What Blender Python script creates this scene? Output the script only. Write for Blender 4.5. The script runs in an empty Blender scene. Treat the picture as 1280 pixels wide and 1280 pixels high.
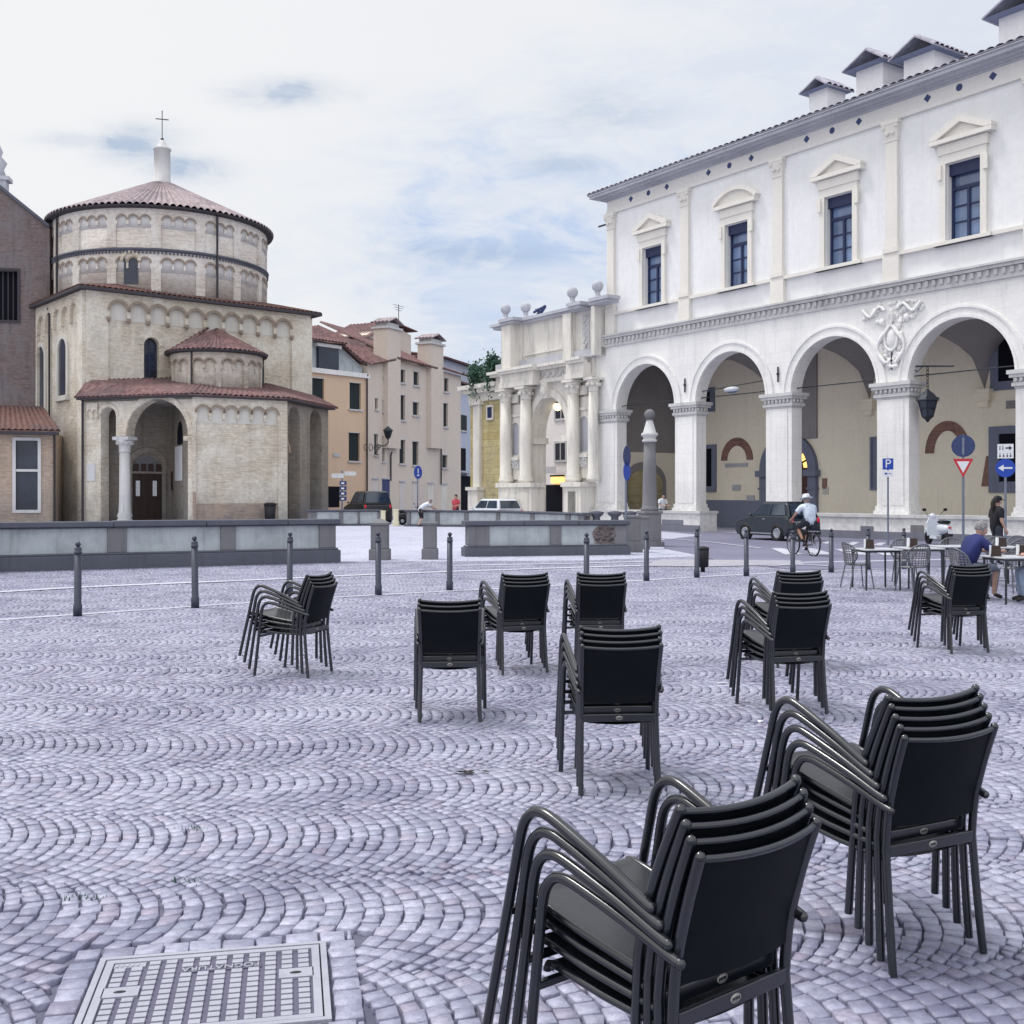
import bpy, bmesh, math, random
import numpy as np
from mathutils import Vector, Matrix, Euler
from mathutils.geometry import tessellate_polygon
random.seed(7); rnd = random.random
def U(a, b): return a + (b - a) * random.random()
scene = bpy.context.scene
COL = scene.collection
PI = math.pi
F, H, YH = 1386.0, 1.75, 618.0       # photo focal length (px), eye height (m), horizon row: used to turn measurements into metres

def DG(y): return H * F / (y - YH)               # distance of a ground point seen at row y
def XY(px, D): return ((px - 640) / F * D, D)
def GP(px, py): return XY(px, DG(py))            # ground point
def ZZ(py, D): return H + (YH - py) / F * D

class Frame:
    """vertical plane through two plan points; local x along it, local y into the building, z up"""
    def __init__(s, p0, p1):
        s.o = Vector((p0[0], p0[1])); d = Vector((p1[0] - p0[0], p1[1] - p0[1])); s.L = d.length
        s.u = d / s.L; s.v = Vector((-s.u.y, s.u.x)); s.rot = math.atan2(s.u.y, s.u.x)
    def mat(s): return Matrix.Translation((s.o.x, s.o.y, 0)) @ Matrix.Rotation(s.rot, 4, 'Z')
    def s(s_, px, dy=0.0):
        o = s_.o + s_.v * dy; k = (px - 640) / F      # (o+u t).x = k (o+u t).y
        return (k * o.y - o.x) / (s_.u.x - k * s_.u.y)
    def D(s_, px, dy=0.0):
        t = s_.s(px, dy); return s_.o.y + s_.v.y * dy + s_.u.y * t
    def z(s_, px, py, dy=0.0): return ZZ(py, s_.D(px, dy))
    def p(s_, px, py, dy=0.0): return (s_.s(px, dy), s_.z(px, py, dy))
def FP(a, b): return Frame(XY(*a), XY(*b))

# ------------------------------------------------------------------ materials
def nt(name):
    m = bpy.data.materials.new(name); m.use_nodes = True
    n = m.node_tree.nodes; n.clear(); return m, m.node_tree
def node(t, typ, **kw):
    n = t.nodes.new(typ)
    for k, v in kw.items():
        if k in n.inputs: n.inputs[k].default_value = v
        else: setattr(n, k, v)
    return n
def link(t, a, b): t.links.new(a, b)
def c4(c): return (c[0], c[1], c[2], 1)
def math_(t, op, a, b=None, clamp=False):
    n = t.nodes.new('ShaderNodeMath'); n.operation = op; n.use_clamp = clamp
    for i, x in enumerate((a, b)):
        if x is None: continue
        if isinstance(x, (int, float)): n.inputs[i].default_value = x
        else: link(t, x, n.inputs[i])
    return n.outputs[0]
def mixc(t, fac, a, b, mode='MIX'):
    n = t.nodes.new('ShaderNodeMix'); n.data_type = 'RGBA'; n.blend_type = mode
    for i, x in ((0, fac), (6, a), (7, b)):
        if isinstance(x, (int, float)): n.inputs[i].default_value = x
        elif isinstance(x, (tuple, list)): n.inputs[i].default_value = c4(x)
        else: link(t, x, n.inputs[i])
    return n.outputs[2]
def noise(t, vec, scale, detail=4, rough=.55, dist=0):
    n = t.nodes.new('ShaderNodeTexNoise'); n.inputs['Scale'].default_value = scale
    n.inputs['Detail'].default_value = detail; n.inputs['Roughness'].default_value = rough
    n.inputs['Distortion'].default_value = dist
    if vec is not None: link(t, vec, n.inputs['Vector'])
    return n.outputs['Fac']
def ramp(t, x, a, b, lo=0., hi=1.):
    n = t.nodes.new('ShaderNodeMapRange'); n.clamp = True
    link(t, x, n.inputs[0]); n.inputs[1].default_value = a; n.inputs[2].default_value = b
    n.inputs[3].default_value = lo; n.inputs[4].default_value = hi; return n.outputs[0]
def objv(t): return t.nodes.new('ShaderNodeTexCoord').outputs['Object']
def mapv(t, v, sc=(1, 1, 1), loc=(0, 0, 0)):
    n = t.nodes.new('ShaderNodeMapping'); link(t, v, n.inputs[0]); n.inputs['Scale'].default_value = sc
    n.inputs['Location'].default_value = loc; return n.outputs[0]
def wallv(t, R=None):
    """(along the wall, height) coordinates"""
    o = objv(t); s = t.nodes.new('ShaderNodeSeparateXYZ'); link(t, o, s.inputs[0])
    c = t.nodes.new('ShaderNodeCombineXYZ')
    if R: link(t, math_(t, 'MULTIPLY', math_(t, 'ARCTAN2', s.outputs[1], s.outputs[0]), R), c.inputs[0])
    else: link(t, math_(t, 'ADD', s.outputs[0], s.outputs[1]), c.inputs[0])
    link(t, s.outputs[2], c.inputs[1]); return c.outputs[0]
def fin(m, t, col, rough=.8, bump=None, bs=.3, bd=.02, metal=0, spec=.3, emit=None, es=0):
    p = t.nodes.new('ShaderNodeBsdfPrincipled'); o = t.nodes.new('ShaderNodeOutputMaterial')
    if isinstance(col, tuple): p.inputs['Base Color'].default_value = c4(col)
    else: link(t, col, p.inputs['Base Color'])
    if isinstance(rough, (int, float)): p.inputs['Roughness'].default_value = rough
    else: link(t, rough, p.inputs['Roughness'])
    p.inputs['Metallic'].default_value = metal; p.inputs['Specular IOR Level'].default_value = spec
    if bump is not None:
        b = t.nodes.new('ShaderNodeBump'); b.inputs['Strength'].default_value = bs; b.inputs['Distance'].default_value = bd
        link(t, bump, b.inputs['Height']); link(t, b.outputs[0], p.inputs['Normal'])
    if emit: p.inputs['Emission Color'].default_value = c4(emit); p.inputs['Emission Strength'].default_value = es
    link(t, p.outputs[0], o.inputs[0]); return m
def plaster(name, col, dirt=(.25, .25, .28), amt=.5, sc=1.0, streak=.5, spec=.2, rough=.85, bs=.25, blocks=0):
    m, t = nt(name); o = objv(t)
    n1 = noise(t, o, .35 * sc, 6, .6); n2 = noise(t, mapv(t, o, (2.2, 2.2, .25)), 1.0 * sc, 5, .65)
    n3 = noise(t, o, 6 * sc, 5, .7)
    f = math_(t, 'ADD', math_(t, 'MULTIPLY', ramp(t, n1, .42, .75), 1 - streak), math_(t, 'MULTIPLY', ramp(t, n2, .5, .8), streak))
    c = mixc(t, math_(t, 'MULTIPLY', f, amt), col, dirt)
    c = mixc(t, ramp(t, n3, .35, .7, 0, .16), c, tuple(x * .55 for x in col))
    n4 = noise(t, mapv(t, o, (7, 7, .35)), 1.0, 4, .7); c = mixc(t, ramp(t, n4, .56, .74, 0, amt * .55), c, (dirt[0] * .95, dirt[1] * .9, dirt[2] * .8))
    if blocks:
        b = t.nodes.new('ShaderNodeTexBrick'); link(t, wallv(t), b.inputs['Vector']); b.inputs['Scale'].default_value = 1; b.inputs['Brick Width'].default_value = 1.15; b.inputs['Row Height'].default_value = .46; b.inputs['Mortar Size'].default_value = .012; b.inputs['Mortar Smooth'].default_value = .6
        b.inputs['Color1'].default_value = (0, 0, 0, 1); b.inputs['Color2'].default_value = (.25, .25, .25, 1); b.inputs['Mortar'].default_value = (1, 1, 1, 1)
        c = mixc(t, math_(t, 'MULTIPLY', math_(t, 'MULTIPLY', b.outputs['Color'], ramp(t, n1, .3, .6, .3, 1)), blocks), c, dirt)
        szz = t.nodes.new('ShaderNodeSeparateXYZ'); link(t, o, szz.inputs[0]); c = mixc(t, math_(t, 'MULTIPLY', ramp(t, szz.outputs[2], 2.4, .8, 0, .5), ramp(t, n3, .35, .65)), c, dirt)
    return fin(m, t, c, rough, n3, bs, .02, spec=spec)
def brickm(name, c1, c2, mortar, patch, R=None, pamt=.6, bw=.27, bh=.075, dark=(.10, .09, .09), damt=.5):
    m, t = nt(name); w = wallv(t, R); o = objv(t)
    b = t.nodes.new('ShaderNodeTexBrick'); link(t, w, b.inputs['Vector'])
    b.inputs['Color1'].default_value = c4(c1); b.inputs['Color2'].default_value = c4(c2); b.inputs['Mortar'].default_value = c4(mortar)
    b.inputs['Scale'].default_value = 1; b.inputs['Brick Width'].default_value = bw; b.inputs['Row Height'].default_value = bh
    b.inputs['Mortar Size'].default_value = .009; b.inputs['Bias'].default_value = .1
    rowv = noise(t, mapv(t, w, (.8, 9, 1)), 1.3, 4, .7)
    n1 = noise(t, o, .33, 6, .62, .6); n2 = noise(t, o, .8, 5, .7); n3 = noise(t, o, 5, 4, .7)
    c = mixc(t, ramp(t, rowv, .50, .64, 0, .6), b.outputs['Color'], tuple(x * .5 for x in c1))
    c = mixc(t, math_(t, 'MULTIPLY', ramp(t, n1, .45, .58), pamt), c, patch)
    c = mixc(t, math_(t, 'MULTIPLY', ramp(t, n2, .52, .72), damt), c, dark)
    c = mixc(t, ramp(t, n3, .38, .68, 0, .5), c, tuple(x * .55 for x in c2))
    sz = t.nodes.new('ShaderNodeSeparateXYZ'); link(t, o, sz.inputs[0])
    base = math_(t, 'MULTIPLY', ramp(t, sz.outputs[2], 2.6, .2, 0, .75), ramp(t, n2, .35, .6, .3, 1))
    c = mixc(t, math_(t, 'MULTIPLY', base, .7), c, (.15, .15, .17))
    n5 = noise(t, mapv(t, o, (2.6, 2.6, .3)), 1.0, 5, .7); c = mixc(t, ramp(t, n5, .54, .72, 0, damt), c, tuple(x * .4 for x in c1))
    return fin(m, t, c, .9, math_(t, 'ADD', b.outputs['Fac'], n3), .35, .015, spec=.15)
def tilem(name, c1, c2, dark=(.07, .06, .07)):
    m, t = nt(name); o = objv(t)
    n1 = noise(t, o, 3.2, 4, .75); n2 = noise(t, o, .5, 5, .6); n3 = noise(t, o, 9, 3, .7)
    c = mixc(t, ramp(t, n1, .42, .58), c1, c2); c = mixc(t, ramp(t, n2, .48, .7, 0, .7), c, dark)
    c = mixc(t, ramp(t, n3, .5, .8, 0, .5), c, (.34, .30, .29))
    return fin(m, t, c, .9, n3, .5, .03, spec=.15)
def simple(name, col, rough=.5, metal=0, spec=.4, var=.25, sc=8, bs=.1):
    m, t = nt(name); n = noise(t, objv(t), sc, 4, .6)
    c = mixc(t, ramp(t, n, .3, .75), col, tuple(x * (1 - var) for x in col))
    return fin(m, t, c, rough, n, bs, .005, metal, spec)
def glow(name, col, es):
    m, t = nt(name); n = noise(t, objv(t), 6, 3, .6); return fin(m, t, mixc(t, n, col, tuple(x * .6 for x in col)), .5, emit=col, es=es)
def glassm(name, c, rough=.08, spec=.6):
    m, t = nt(name); n = noise(t, objv(t), .6, 3, .6)
    return fin(m, t, mixc(t, ramp(t, n, .35, .65), c, tuple(x * .5 for x in c)), rough, spec=spec)

MT = {}
MT['hoodu'] = simple('hood_underside', (.20, .24, .36), .7)  # bluish light on the hood undersides is put into this colour
MT['frieze'] = plaster('pale_frieze', (.72, .71, .68), (.50, .48, .48), .35, 1.2, .4)
MT['tile_p'] = tilem('haze_blue_roof_tiles', (.30, .29, .35), (.42, .41, .47), (.18, .19, .26))  # blue haze over the palace roof is put into the tile colour
MT['white'] = plaster('white_plaster', (.83, .825, .81), (.42, .42, .44), .60, 1, .55, blocks=.35)
MT['white_hi'] = plaster('pale_render', (.80, .805, .81), (.55, .56, .59), .45, .7, .4)
MT['cream_st'] = plaster('cream_stone', (.76, .735, .68), (.48, .46, .46), .35, 1.5, .5)
MT['stone_w'] = plaster('weathered_white_stone', (.60, .60, .60), (.22, .22, .25), .7, 1.6, .6)
MT['stone_c'] = plaster('cornice_stone', (.50, .51, .56), (.22, .22, .27), .6, 1.5, .3)
MT['arch_st'] = plaster('gate_limestone', (.74, .71, .65), (.24, .24, .25), .8, 1.4, .75)
MT['brick_m'] = simple('brown_arch_brick', (.34, .275, .22), .9, var=.4, sc=4)
MT['loggia'] = plaster('loggia_plaster', (.92, .85, .70), (.58, .54, .48), .45, .8, .35)
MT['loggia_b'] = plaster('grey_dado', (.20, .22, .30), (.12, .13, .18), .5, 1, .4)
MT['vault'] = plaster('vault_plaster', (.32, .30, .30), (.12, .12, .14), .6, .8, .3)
MT['greystone'] = plaster('grey_trachyte', (.20, .205, .25), (.09, .09, .12), .6, 3, .3, bs=.5)
MT['parapet'] = plaster('parapet_panel', (.47, .51, .53), (.15, .17, .18), .8, 4.0, .35, bs=.5)
MT['parapet_c'] = plaster('parapet_coping', (.115, .12, .15), (.06, .065, .085), .6, 3, .3, bs=.5)
MT['parapet_s'] = plaster('parapet_stone', (.20, .20, .21), (.09, .09, .11), .7, 3, .4, bs=.6)
MT['orange'] = plaster('peach_plaster', (.70, .52, .37), (.44, .36, .32), .35, .6, .6)
MT['creamh'] = plaster('cream_house_plaster', (.68, .60, .52), (.40, .37, .36), .42, .5, .65)
MT['creamp'] = plaster('pale_house_plaster', (.66, .62, .60), (.42, .40, .40), .35, .5, .6)
MT['court'] = plaster('courtyard_plaster', (.86, .82, .80), (.5, .5, .52), .25, .5, .5)
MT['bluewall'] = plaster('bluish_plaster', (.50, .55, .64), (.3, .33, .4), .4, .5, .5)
MT['yellow'] = brickm('yellow_ashlar', (.46, .37, .16), (.56, .48, .26), (.20, .17, .10), (.42, .38, .28), pamt=.35, bw=1.3, bh=.42, damt=.35)
MT['brick'] = brickm('pale_brick', (.50, .43, .34), (.70, .62, .50), (.66, .62, .55), (.76, .73, .65), pamt=.8, damt=.30)
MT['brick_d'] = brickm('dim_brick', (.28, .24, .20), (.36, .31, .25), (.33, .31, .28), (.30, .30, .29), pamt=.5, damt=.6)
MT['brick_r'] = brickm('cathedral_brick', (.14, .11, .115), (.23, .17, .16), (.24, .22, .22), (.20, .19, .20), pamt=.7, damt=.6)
MT['brick_h'] = brickm('low_house_brick', (.40, .27, .20), (.50, .38, .28), (.50, .46, .40), (.42, .38, .33), pamt=.4, damt=.35)
MT['drum'] = brickm('drum_brick', (.56, .49, .43), (.72, .65, .58), (.66, .62, .58), (.78, .75, .71), R=6.7, pamt=.7, damt=.06)
MT['apse'] = brickm('apse_brick', (.42, .35, .29), (.55, .48, .41), (.55, .52, .47), (.64, .60, .56), R=2.6, pamt=.6, damt=.4)
MT['ruin'] = brickm('exposed_rubble', (.26, .16, .13), (.34, .24, .20), (.25, .22, .20), (.20, .17, .17), pamt=.5, bw=.14, bh=.11, damt=.6)
MT['infill_d'] = plaster('drum_arcade_infill', (.64, .63, .62), (.36, .36, .37), .5, 2, .5)
MT['infill'] = plaster('arcade_infill', (.62, .60, .55), (.28, .27, .25), .55, 2, .5)
MT['tile'] = tilem('roof_tiles', (.13, .07, .072), (.23, .135, .13))
MT['tile_g'] = tilem('greyed_roof_tiles', (.30, .24, .25), (.42, .36, .37), (.15, .13, .16))
MT['tile_d'] = tilem('dark_roof_tiles', (.13, .065, .055), (.18, .10, .085))
MT['eave'] = simple('dark_eave_timber', (.055, .05, .06), .8)
MT['pipe'] = simple('drainpipe_metal', (.03, .028, .035), .5)
MT['void'] = simple('dark_void', (.012, .013, .02), .9, spec=.1)
MT['shutter'] = simple('dark_green_shutter', (.018, .028, .032), .7)
MT['dwin'] = glassm('dark_window_glass', (.03, .04, .07), .15, .5)
MT['skyglass'] = glassm('sky_tinted_glass', (.16, .24, .42), .06, .9)  # reflected sky is put into the blue base colour
MT['wframe'] = simple('dark_blue_window_frame', (.02, .03, .09), .5)
MT['wood'] = simple('dark_wood', (.045, .028, .022), .6)
MT['redwood'] = simple('dark_red_door', (.085, .03, .03), .6)
MT['redbrick'] = brickm('arch_brick', (.27, .13, .11), (.33, .17, .14), (.3, .25, .22), (.28, .18, .15), pamt=.3)
MT['lesen'] = MT['brick']
MT['iron'] = simple('wrought_iron', (.03, .035, .05), .5, .3)
MT['boll'] = simple('bollard_paint', (.042, .048, .075), .42, .2, .5)
MT['pole'] = simple('galvanised_pole', (.20, .23, .30), .45, .4)
MT['signblue'] = simple('sign_blue', (.012, .06, .40), .4, var=.1)
MT['signback'] = simple('sign_grey_back', (.035, .055, .16), .5)
MT['signwhite'] = simple('sign_white', (.75, .77, .8), .4, var=.05)
MT['signred'] = simple('sign_red', (.55, .02, .04), .4, var=.1)
MT['black'] = simple('matt_black', (.012, .012, .016), .6)
MT['rubber'] = simple('tyre_rubber', (.015, .015, .018), .8)
MT['chrome'] = simple('light_alloy', (.45, .47, .52), .3, .7)
MT['lamp'] = glow('warm_lit_glass', (1, .62, .18), 1.6)
MT['lampw'] = glow('lit_lamp_glass', (1, .85, .45), 2.2)
MT['fixture'] = simple('pale_lamp_housing', (.6, .63, .68), .4)
MT['leaf'] = simple('ivy_leaf', (.05, .12, .09), .6, var=.6, sc=3)
MT['leaf2'] = simple('ivy_leaf_light', (.09, .19, .12), .6, var=.4, sc=3)

# ------------------------------------------------------------------ mesh builder
class M:
    def __init__(s): s.v = []; s.f = []; s.mi = []; s.sm = []; s.cur = 0
    def add(s, vs, fs, smooth=False):
        b = len(s.v); s.v += [tuple(v) for v in vs]
        for f in fs: s.f.append([b + i for i in f]); s.mi.append(s.cur); s.sm.append(smooth)
        return s
    def mat(s, i): s.cur = i; return s
    def box(s, x0, x1, y0, y1, z0, z1, M4=None):
        vs = [(x, y, z) for z in (z0, z1) for y in (y0, y1) for x in (x0, x1)]
        if M4: vs = [M4 @ Vector(v) for v in vs]
        return s.add(vs, [(0, 2, 3, 1), (4, 5, 7, 6), (0, 1, 5, 4), (2, 6, 7, 3), (0, 4, 6, 2), (1, 3, 7, 5)])
    def panel(s, outer, holes=(), y0=0, y1=.3, mp=None):
        """xz outline with holes, extruded y0..y1 (y0 = visible side)"""
        loops = [list(outer)] + [list(h) for h in holes]
        pts = [p for l in loops for p in l]; n = len(pts)
        tr = tessellate_polygon([[Vector((p[0], p[1], 0)) for p in l] for l in loops])
        vs = [(p[0], y0, p[1]) for p in pts] + [(p[0], y1, p[1]) for p in pts]
        fs = []
        for t in tr:
            a, b, c = [pts[i] for i in t]
            ar = (b[0] - a[0]) * (c[1] - a[1]) - (b[1] - a[1]) * (c[0] - a[0])
            if ar < 0: t = (t[0], t[2], t[1])
            fs.append(tuple(t)); fs.append((t[0] + n, t[2] + n, t[1] + n))
        k = 0
        for li, l in enumerate(loops):
            m = len(l); ar = sum(l[i][0] * l[(i + 1) % m][1] - l[(i + 1) % m][0] * l[i][1] for i in range(m))
            for i in range(m):
                a, b = k + i, k + (i + 1) % m
                if (ar > 0) == (li == 0): fs.append((a, a + n, b + n, b))
                else: fs.append((b, b + n, a + n, a))
            k += m
        if mp: vs = [mp(*v) for v in vs]
        return s.add(vs, fs)
    def tube(s, pts, r, n=8, closed=False, flat=None, smooth=True):
        """tube along points; r scalar or list; flat=(rx,ry) for an oval section"""
        P = [Vector(p) for p in pts]; m = len(P); R = r if isinstance(r, (list, tuple)) else [r] * m
        ref = Vector((0, 0, 1)); vs = []
        prev = None
        for i, p in enumerate(P):
            if closed: d = P[(i + 1) % m] - P[i - 1]
            else: d = P[min(i + 1, m - 1)] - P[max(i - 1, 0)]
            d.normalize()
            if prev is None:
                a = d.cross(ref)
                if a.length < .15: a = d.cross(Vector((1, 0, 0)))
            else: a = prev - d * prev.dot(d)
            a.normalize(); prev = a; b = d.cross(a)
            for k in range(n):
                t = 2 * PI * k / n
                vs.append(p + a * math.cos(t) * R[i] + b * math.sin(t) * R[i])
        fs = []
        for i in range(m if closed else m - 1):
            j = (i + 1) % m
            for k in range(n):
                l = (k + 1) % n; fs.append((i * n + k, j * n + k, j * n + l, i * n + l))
        if not closed:      # end caps get their own vertices so the shading stays crisp
            b = len(vs); vs += vs[:n] + vs[(m - 1) * n:m * n]
            fs.append(tuple(b + k for k in range(n))); fs.append(tuple(b + n + k for k in reversed(range(n))))
        return s.add(vs, fs, smooth)
    def lathe(s, prof, c=(0, 0, 0), n=16, a0=0, a1=2 * PI, smooth=True, M4=None):
        """prof: list of (r,z)"""
        full = abs(a1 - a0 - 2 * PI) < 1e-6; m = n if full else n + 1; vs = []
        for r, z in prof:
            for k in range(m):
                t = a0 + (a1 - a0) * k / n; vs.append((c[0] + r * math.cos(t), c[1] + r * math.sin(t), c[2] + z))
        fs = []
        for i in range(len(prof) - 1):
            for k in range(n):
                l = (k + 1) % m; fs.append((i * m + k, i * m + l, (i + 1) * m + l, (i + 1) * m + k))
        if full:
            if prof[0][0] > 1e-4: fs.append(tuple(reversed(range(m))))
            if prof[-1][0] > 1e-4: fs.append(tuple((len(prof) - 1) * m + k for k in range(m)))
        if M4: vs = [M4 @ Vector(v) for v in vs]
        return s.add(vs, fs, smooth)
    def ball(s, c, r, n=12, sq=(1, 1, 1), M4=None):
        k = n // 2; vs = []
        for i in range(k + 1):
            a = -PI / 2 + PI * i / k
            for j in range(n):
                t = 2 * PI * j / n
                v = Vector((c[0] + r * sq[0] * math.cos(a) * math.cos(t), c[1] + r * sq[1] * math.cos(a) * math.sin(t), c[2] + r * sq[2] * math.sin(a)))
                vs.append(M4 @ v if M4 else v)
        fs = [(i * n + j, i * n + (j + 1) % n, (i + 1) * n + (j + 1) % n, (i + 1) * n + j) for i in range(k) for j in range(n)]
        return s.add(vs, fs, True)
    def roof(s, a, b, c, d, w=.27, h=.07, th=.06):
        """corrugated tiled slope: a,b along the eave, d,c along the ridge"""
        a, b, c, d = map(Vector, (a, b, c, d)); L = max((b - a).length, (c - d).length); n = max(2, int(L / w)) * 4
        up = (b - a).cross(d - a); 
        if up.length < 1e-6: up = (b - a).cross(c - a)
        up.normalize()
        if up.z < 0: up = -up
        R = max(2, int(((d - a).length) / 1.2)) ; vs = []
        for j in range(R + 1):
            v = j / R
            for i in range(n + 1):
                u = i / n; p = a.lerp(b, u).lerp(d.lerp(c, u), v)
                vs.append(p + up * (h * abs(math.sin(PI * u * n / 4)) + random.uniform(-.008, .008)))
        fs = [(j * (n + 1) + i, j * (n + 1) + i + 1, (j + 1) * (n + 1) + i + 1, (j + 1) * (n + 1) + i) for j in range(R) for i in range(n)]
        s.add(vs, fs)
        q = [p - up * th for p in (a, b, c, d)]
        s.add([a, b, c, d] + q, [(3, 2, 1, 0), (4, 5, 6, 7), (0, 1, 5, 4), (1, 2, 6, 5), (2, 3, 7, 6), (3, 0, 4, 7)])
        return s
    def cone_roof(s, c, r0, z0, r1, z1, a0=0, a1=2 * PI, w=.3, h=.07, rows=3):
        n = max(8, int((a1 - a0) * r0 / w)) * 4; vs = []
        for j in range(rows + 1):
            v = j / rows; r = r0 + (r1 - r0) * v; z = z0 + (z1 - z0) * v
            for i in range(n + 1):
                t = a0 + (a1 - a0) * i / n
                q = h * abs(math.sin(PI * i / 4)) * (1 - .5 * v)
                vs.append((c[0] + r * math.cos(t), c[1] + r * math.sin(t), z + q))
        fs = [(j * (n + 1) + i, j * (n + 1) + i + 1, (j + 1) * (n + 1) + i + 1, (j + 1) * (n + 1) + i) for j in range(rows) for i in range(n)]
        return s.add(vs, fs)
    def build(s, name, mats, parent=None, W=None, bevel=0, sub=0, label=None):
        me = bpy.data.meshes.new(name)
        me.from_pydata(s.v, [], s.f)
        if not isinstance(mats, (list, tuple)): mats = [mats]
        for m in mats: me.materials.append(MT[m] if isinstance(m, str) else m)
        me.polygons.foreach_set('material_index', s.mi); me.polygons.foreach_set('use_smooth', s.sm)
        me.update()
        o = bpy.data.objects.new(name, me); COL.objects.link(o)
        if bevel:
            b = o.modifiers.new('bevel', 'BEVEL'); b.width = bevel; b.segments = 2; b.limit_method = 'ANGLE'
        if sub:
            b = o.modifiers.new('sub', 'SUBSURF'); b.levels = sub; b.render_levels = sub
        put(o, parent, W)
        if label: o['label'] = label
        return o
def put(o, parent, W):
    """W: world matrix wanted, or None to stand in the parent's own frame"""
    if parent is not None:
        o.parent = parent
        o.matrix_basis = (world(parent).inverted() @ W) if W is not None else Matrix.Identity(4)
    elif W is not None: o.matrix_basis = W
def world(o):
    m = o.matrix_basis.copy()
    while o.parent is not None: o = o.parent; m = o.matrix_basis @ m
    return m
def tag(o, label, cat, group=None, kind=None):
    if label: o['label'] = label
    if cat: o['category'] = cat
    if group: o['group'] = group
    if kind: o['kind'] = kind
    return o
def thing(name, label, cat, W=None, group=None):
    o = bpy.data.objects.new(name, None); COL.objects.link(o); o.empty_display_size = .2
    if W is not None: o.matrix_basis = W
    return tag(o, label, cat, group)
def TR(x, y, z=0, rz=0): return Matrix.Translation((x, y, z)) @ Matrix.Rotation(rz, 4, 'Z')
def copy_tree(o, parent=None):
    c = o.copy(); COL.objects.link(c)
    if parent is not None: c.parent = parent
    for ch in list(o.children):
        if ch is not c: copy_tree(ch, c)
    return c
def arc(cx, cz, r, a0, a1, n=14, rz=None):
    return [(cx + r * math.cos(a0 + (a1 - a0) * i / n), cz + (rz or r) * math.sin(a0 + (a1 - a0) * i / n)) for i in range(n + 1)]
def archhole(x0, x1, z0, zs, n=14, rz=None):
    r = (x1 - x0) / 2
    return [(x0, z0), (x1, z0)] + arc((x0 + x1) / 2, zs, r, 0, PI, n, rz)
def rect(x0, x1, z0, z1): return [(x0, z0), (x1, z0), (x1, z1), (x0, z1)]
def corbels(m, s0, s1, n, ztop, zs, drop, th, mp=None, cw=.18, k=8):
    """row of n little hanging arches; zs = springing; mp maps (s,y,z) to xyz"""
    w = (s1 - s0) / n; r = w * (1 - cw) / 2; mp = mp or (lambda x, y, z: (x, y, z))
    xs = []
    for i in range(n):
        a = s0 + i * w; xs.append((a, zs - drop, 'd')); c = a + w / 2
        e = a + w * cw / 2
        xs.append((e, zs - drop, 'd'))
        for j in range(k + 1):
            t = PI - PI * j / k; xs.append((c + r * math.cos(t), zs + r * math.sin(t), 'a'))
        xs.append((a + w - w * cw / 2, zs - drop, 'd'))
    xs.append((s1, zs - drop, 'd'))
    for i in range(len(xs) - 1):
        (xa, za, _), (xb, zb, _) = xs[i], xs[i + 1]
        m.add([mp(xa, -th, za), mp(xb, -th, zb), mp(xb, -th, ztop), mp(xa, -th, ztop), mp(xa, 0, za), mp(xb, 0, zb), mp(xa, 0, ztop), mp(xb, 0, ztop)],
              [(0, 1, 2, 3), (4, 5, 1, 0), (3, 2, 7, 6)])
def reveal_ring(m, cx, cz, r0, r1, y0, y1, a0=0, a1=PI, n=18, mp=None):
    """archivolt ring in the xz plane"""
    o = arc(cx, cz, r1, a0, a1, n); i = arc(cx, cz, r0, a1, a0, n)
    m.panel(o + i, y0=y0, y1=y1, mp=mp)
def text_mesh(name, s, size, mat, parent, W, ext=.002, align='CENTER'):
    cu = bpy.data.curves.new(name, 'FONT'); cu.body = s; cu.size = size; cu.extrude = ext; cu.align_x = align; cu.align_y = 'CENTER'
    tmp = bpy.data.objects.new('tmp', cu); COL.objects.link(tmp)
    dg = bpy.context.evaluated_depsgraph_get(); me = bpy.data.meshes.new_from_object(tmp.evaluated_get(dg))
    bpy.data.objects.remove(tmp); me.materials.clear(); me.materials.append(MT[mat] if isinstance(mat, str) else mat)
    o = bpy.data.objects.new(name, me); COL.objects.link(o); put(o, parent, W); return o
# ------------------------------------------------------------------ camera, sky, sun
cam = bpy.data.cameras.new('camera'); co = bpy.data.objects.new('camera', cam); COL.objects.link(co)
cam.sensor_width = 36; cam.lens = F / 1280 * 36; cam.shift_y = -22 / 1280; cam.clip_end = 3000; cam.clip_start = .05
co.location = (0, 0, H); co.rotation_euler = (PI / 2, 0, 0); scene.camera = co
scene.view_settings.view_transform = 'Standard'; scene.view_settings.look = 'None'; scene.view_settings.exposure = 0

SUN_EL, SUN_AZ = math.radians(48), math.radians(-55)   # azimuth from +Y (view direction), negative = left
w = bpy.data.worlds.new('World'); scene.world = w; w.use_nodes = True
t = w.node_tree; t.nodes.clear()
sky = t.nodes.new('ShaderNodeTexSky'); sky.sky_type = 'NISHITA'; sky.sun_disc = False
sky.sun_elevation = SUN_EL; sky.sun_rotation = SUN_AZ; sky.dust_density = 2.5; sky.air_density = 1.2
tc = t.nodes.new('ShaderNodeTexCoord'); g = tc.outputs['Generated']
sp = t.nodes.new('ShaderNodeSeparateXYZ'); link(t, g, sp.inputs[0])
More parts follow.
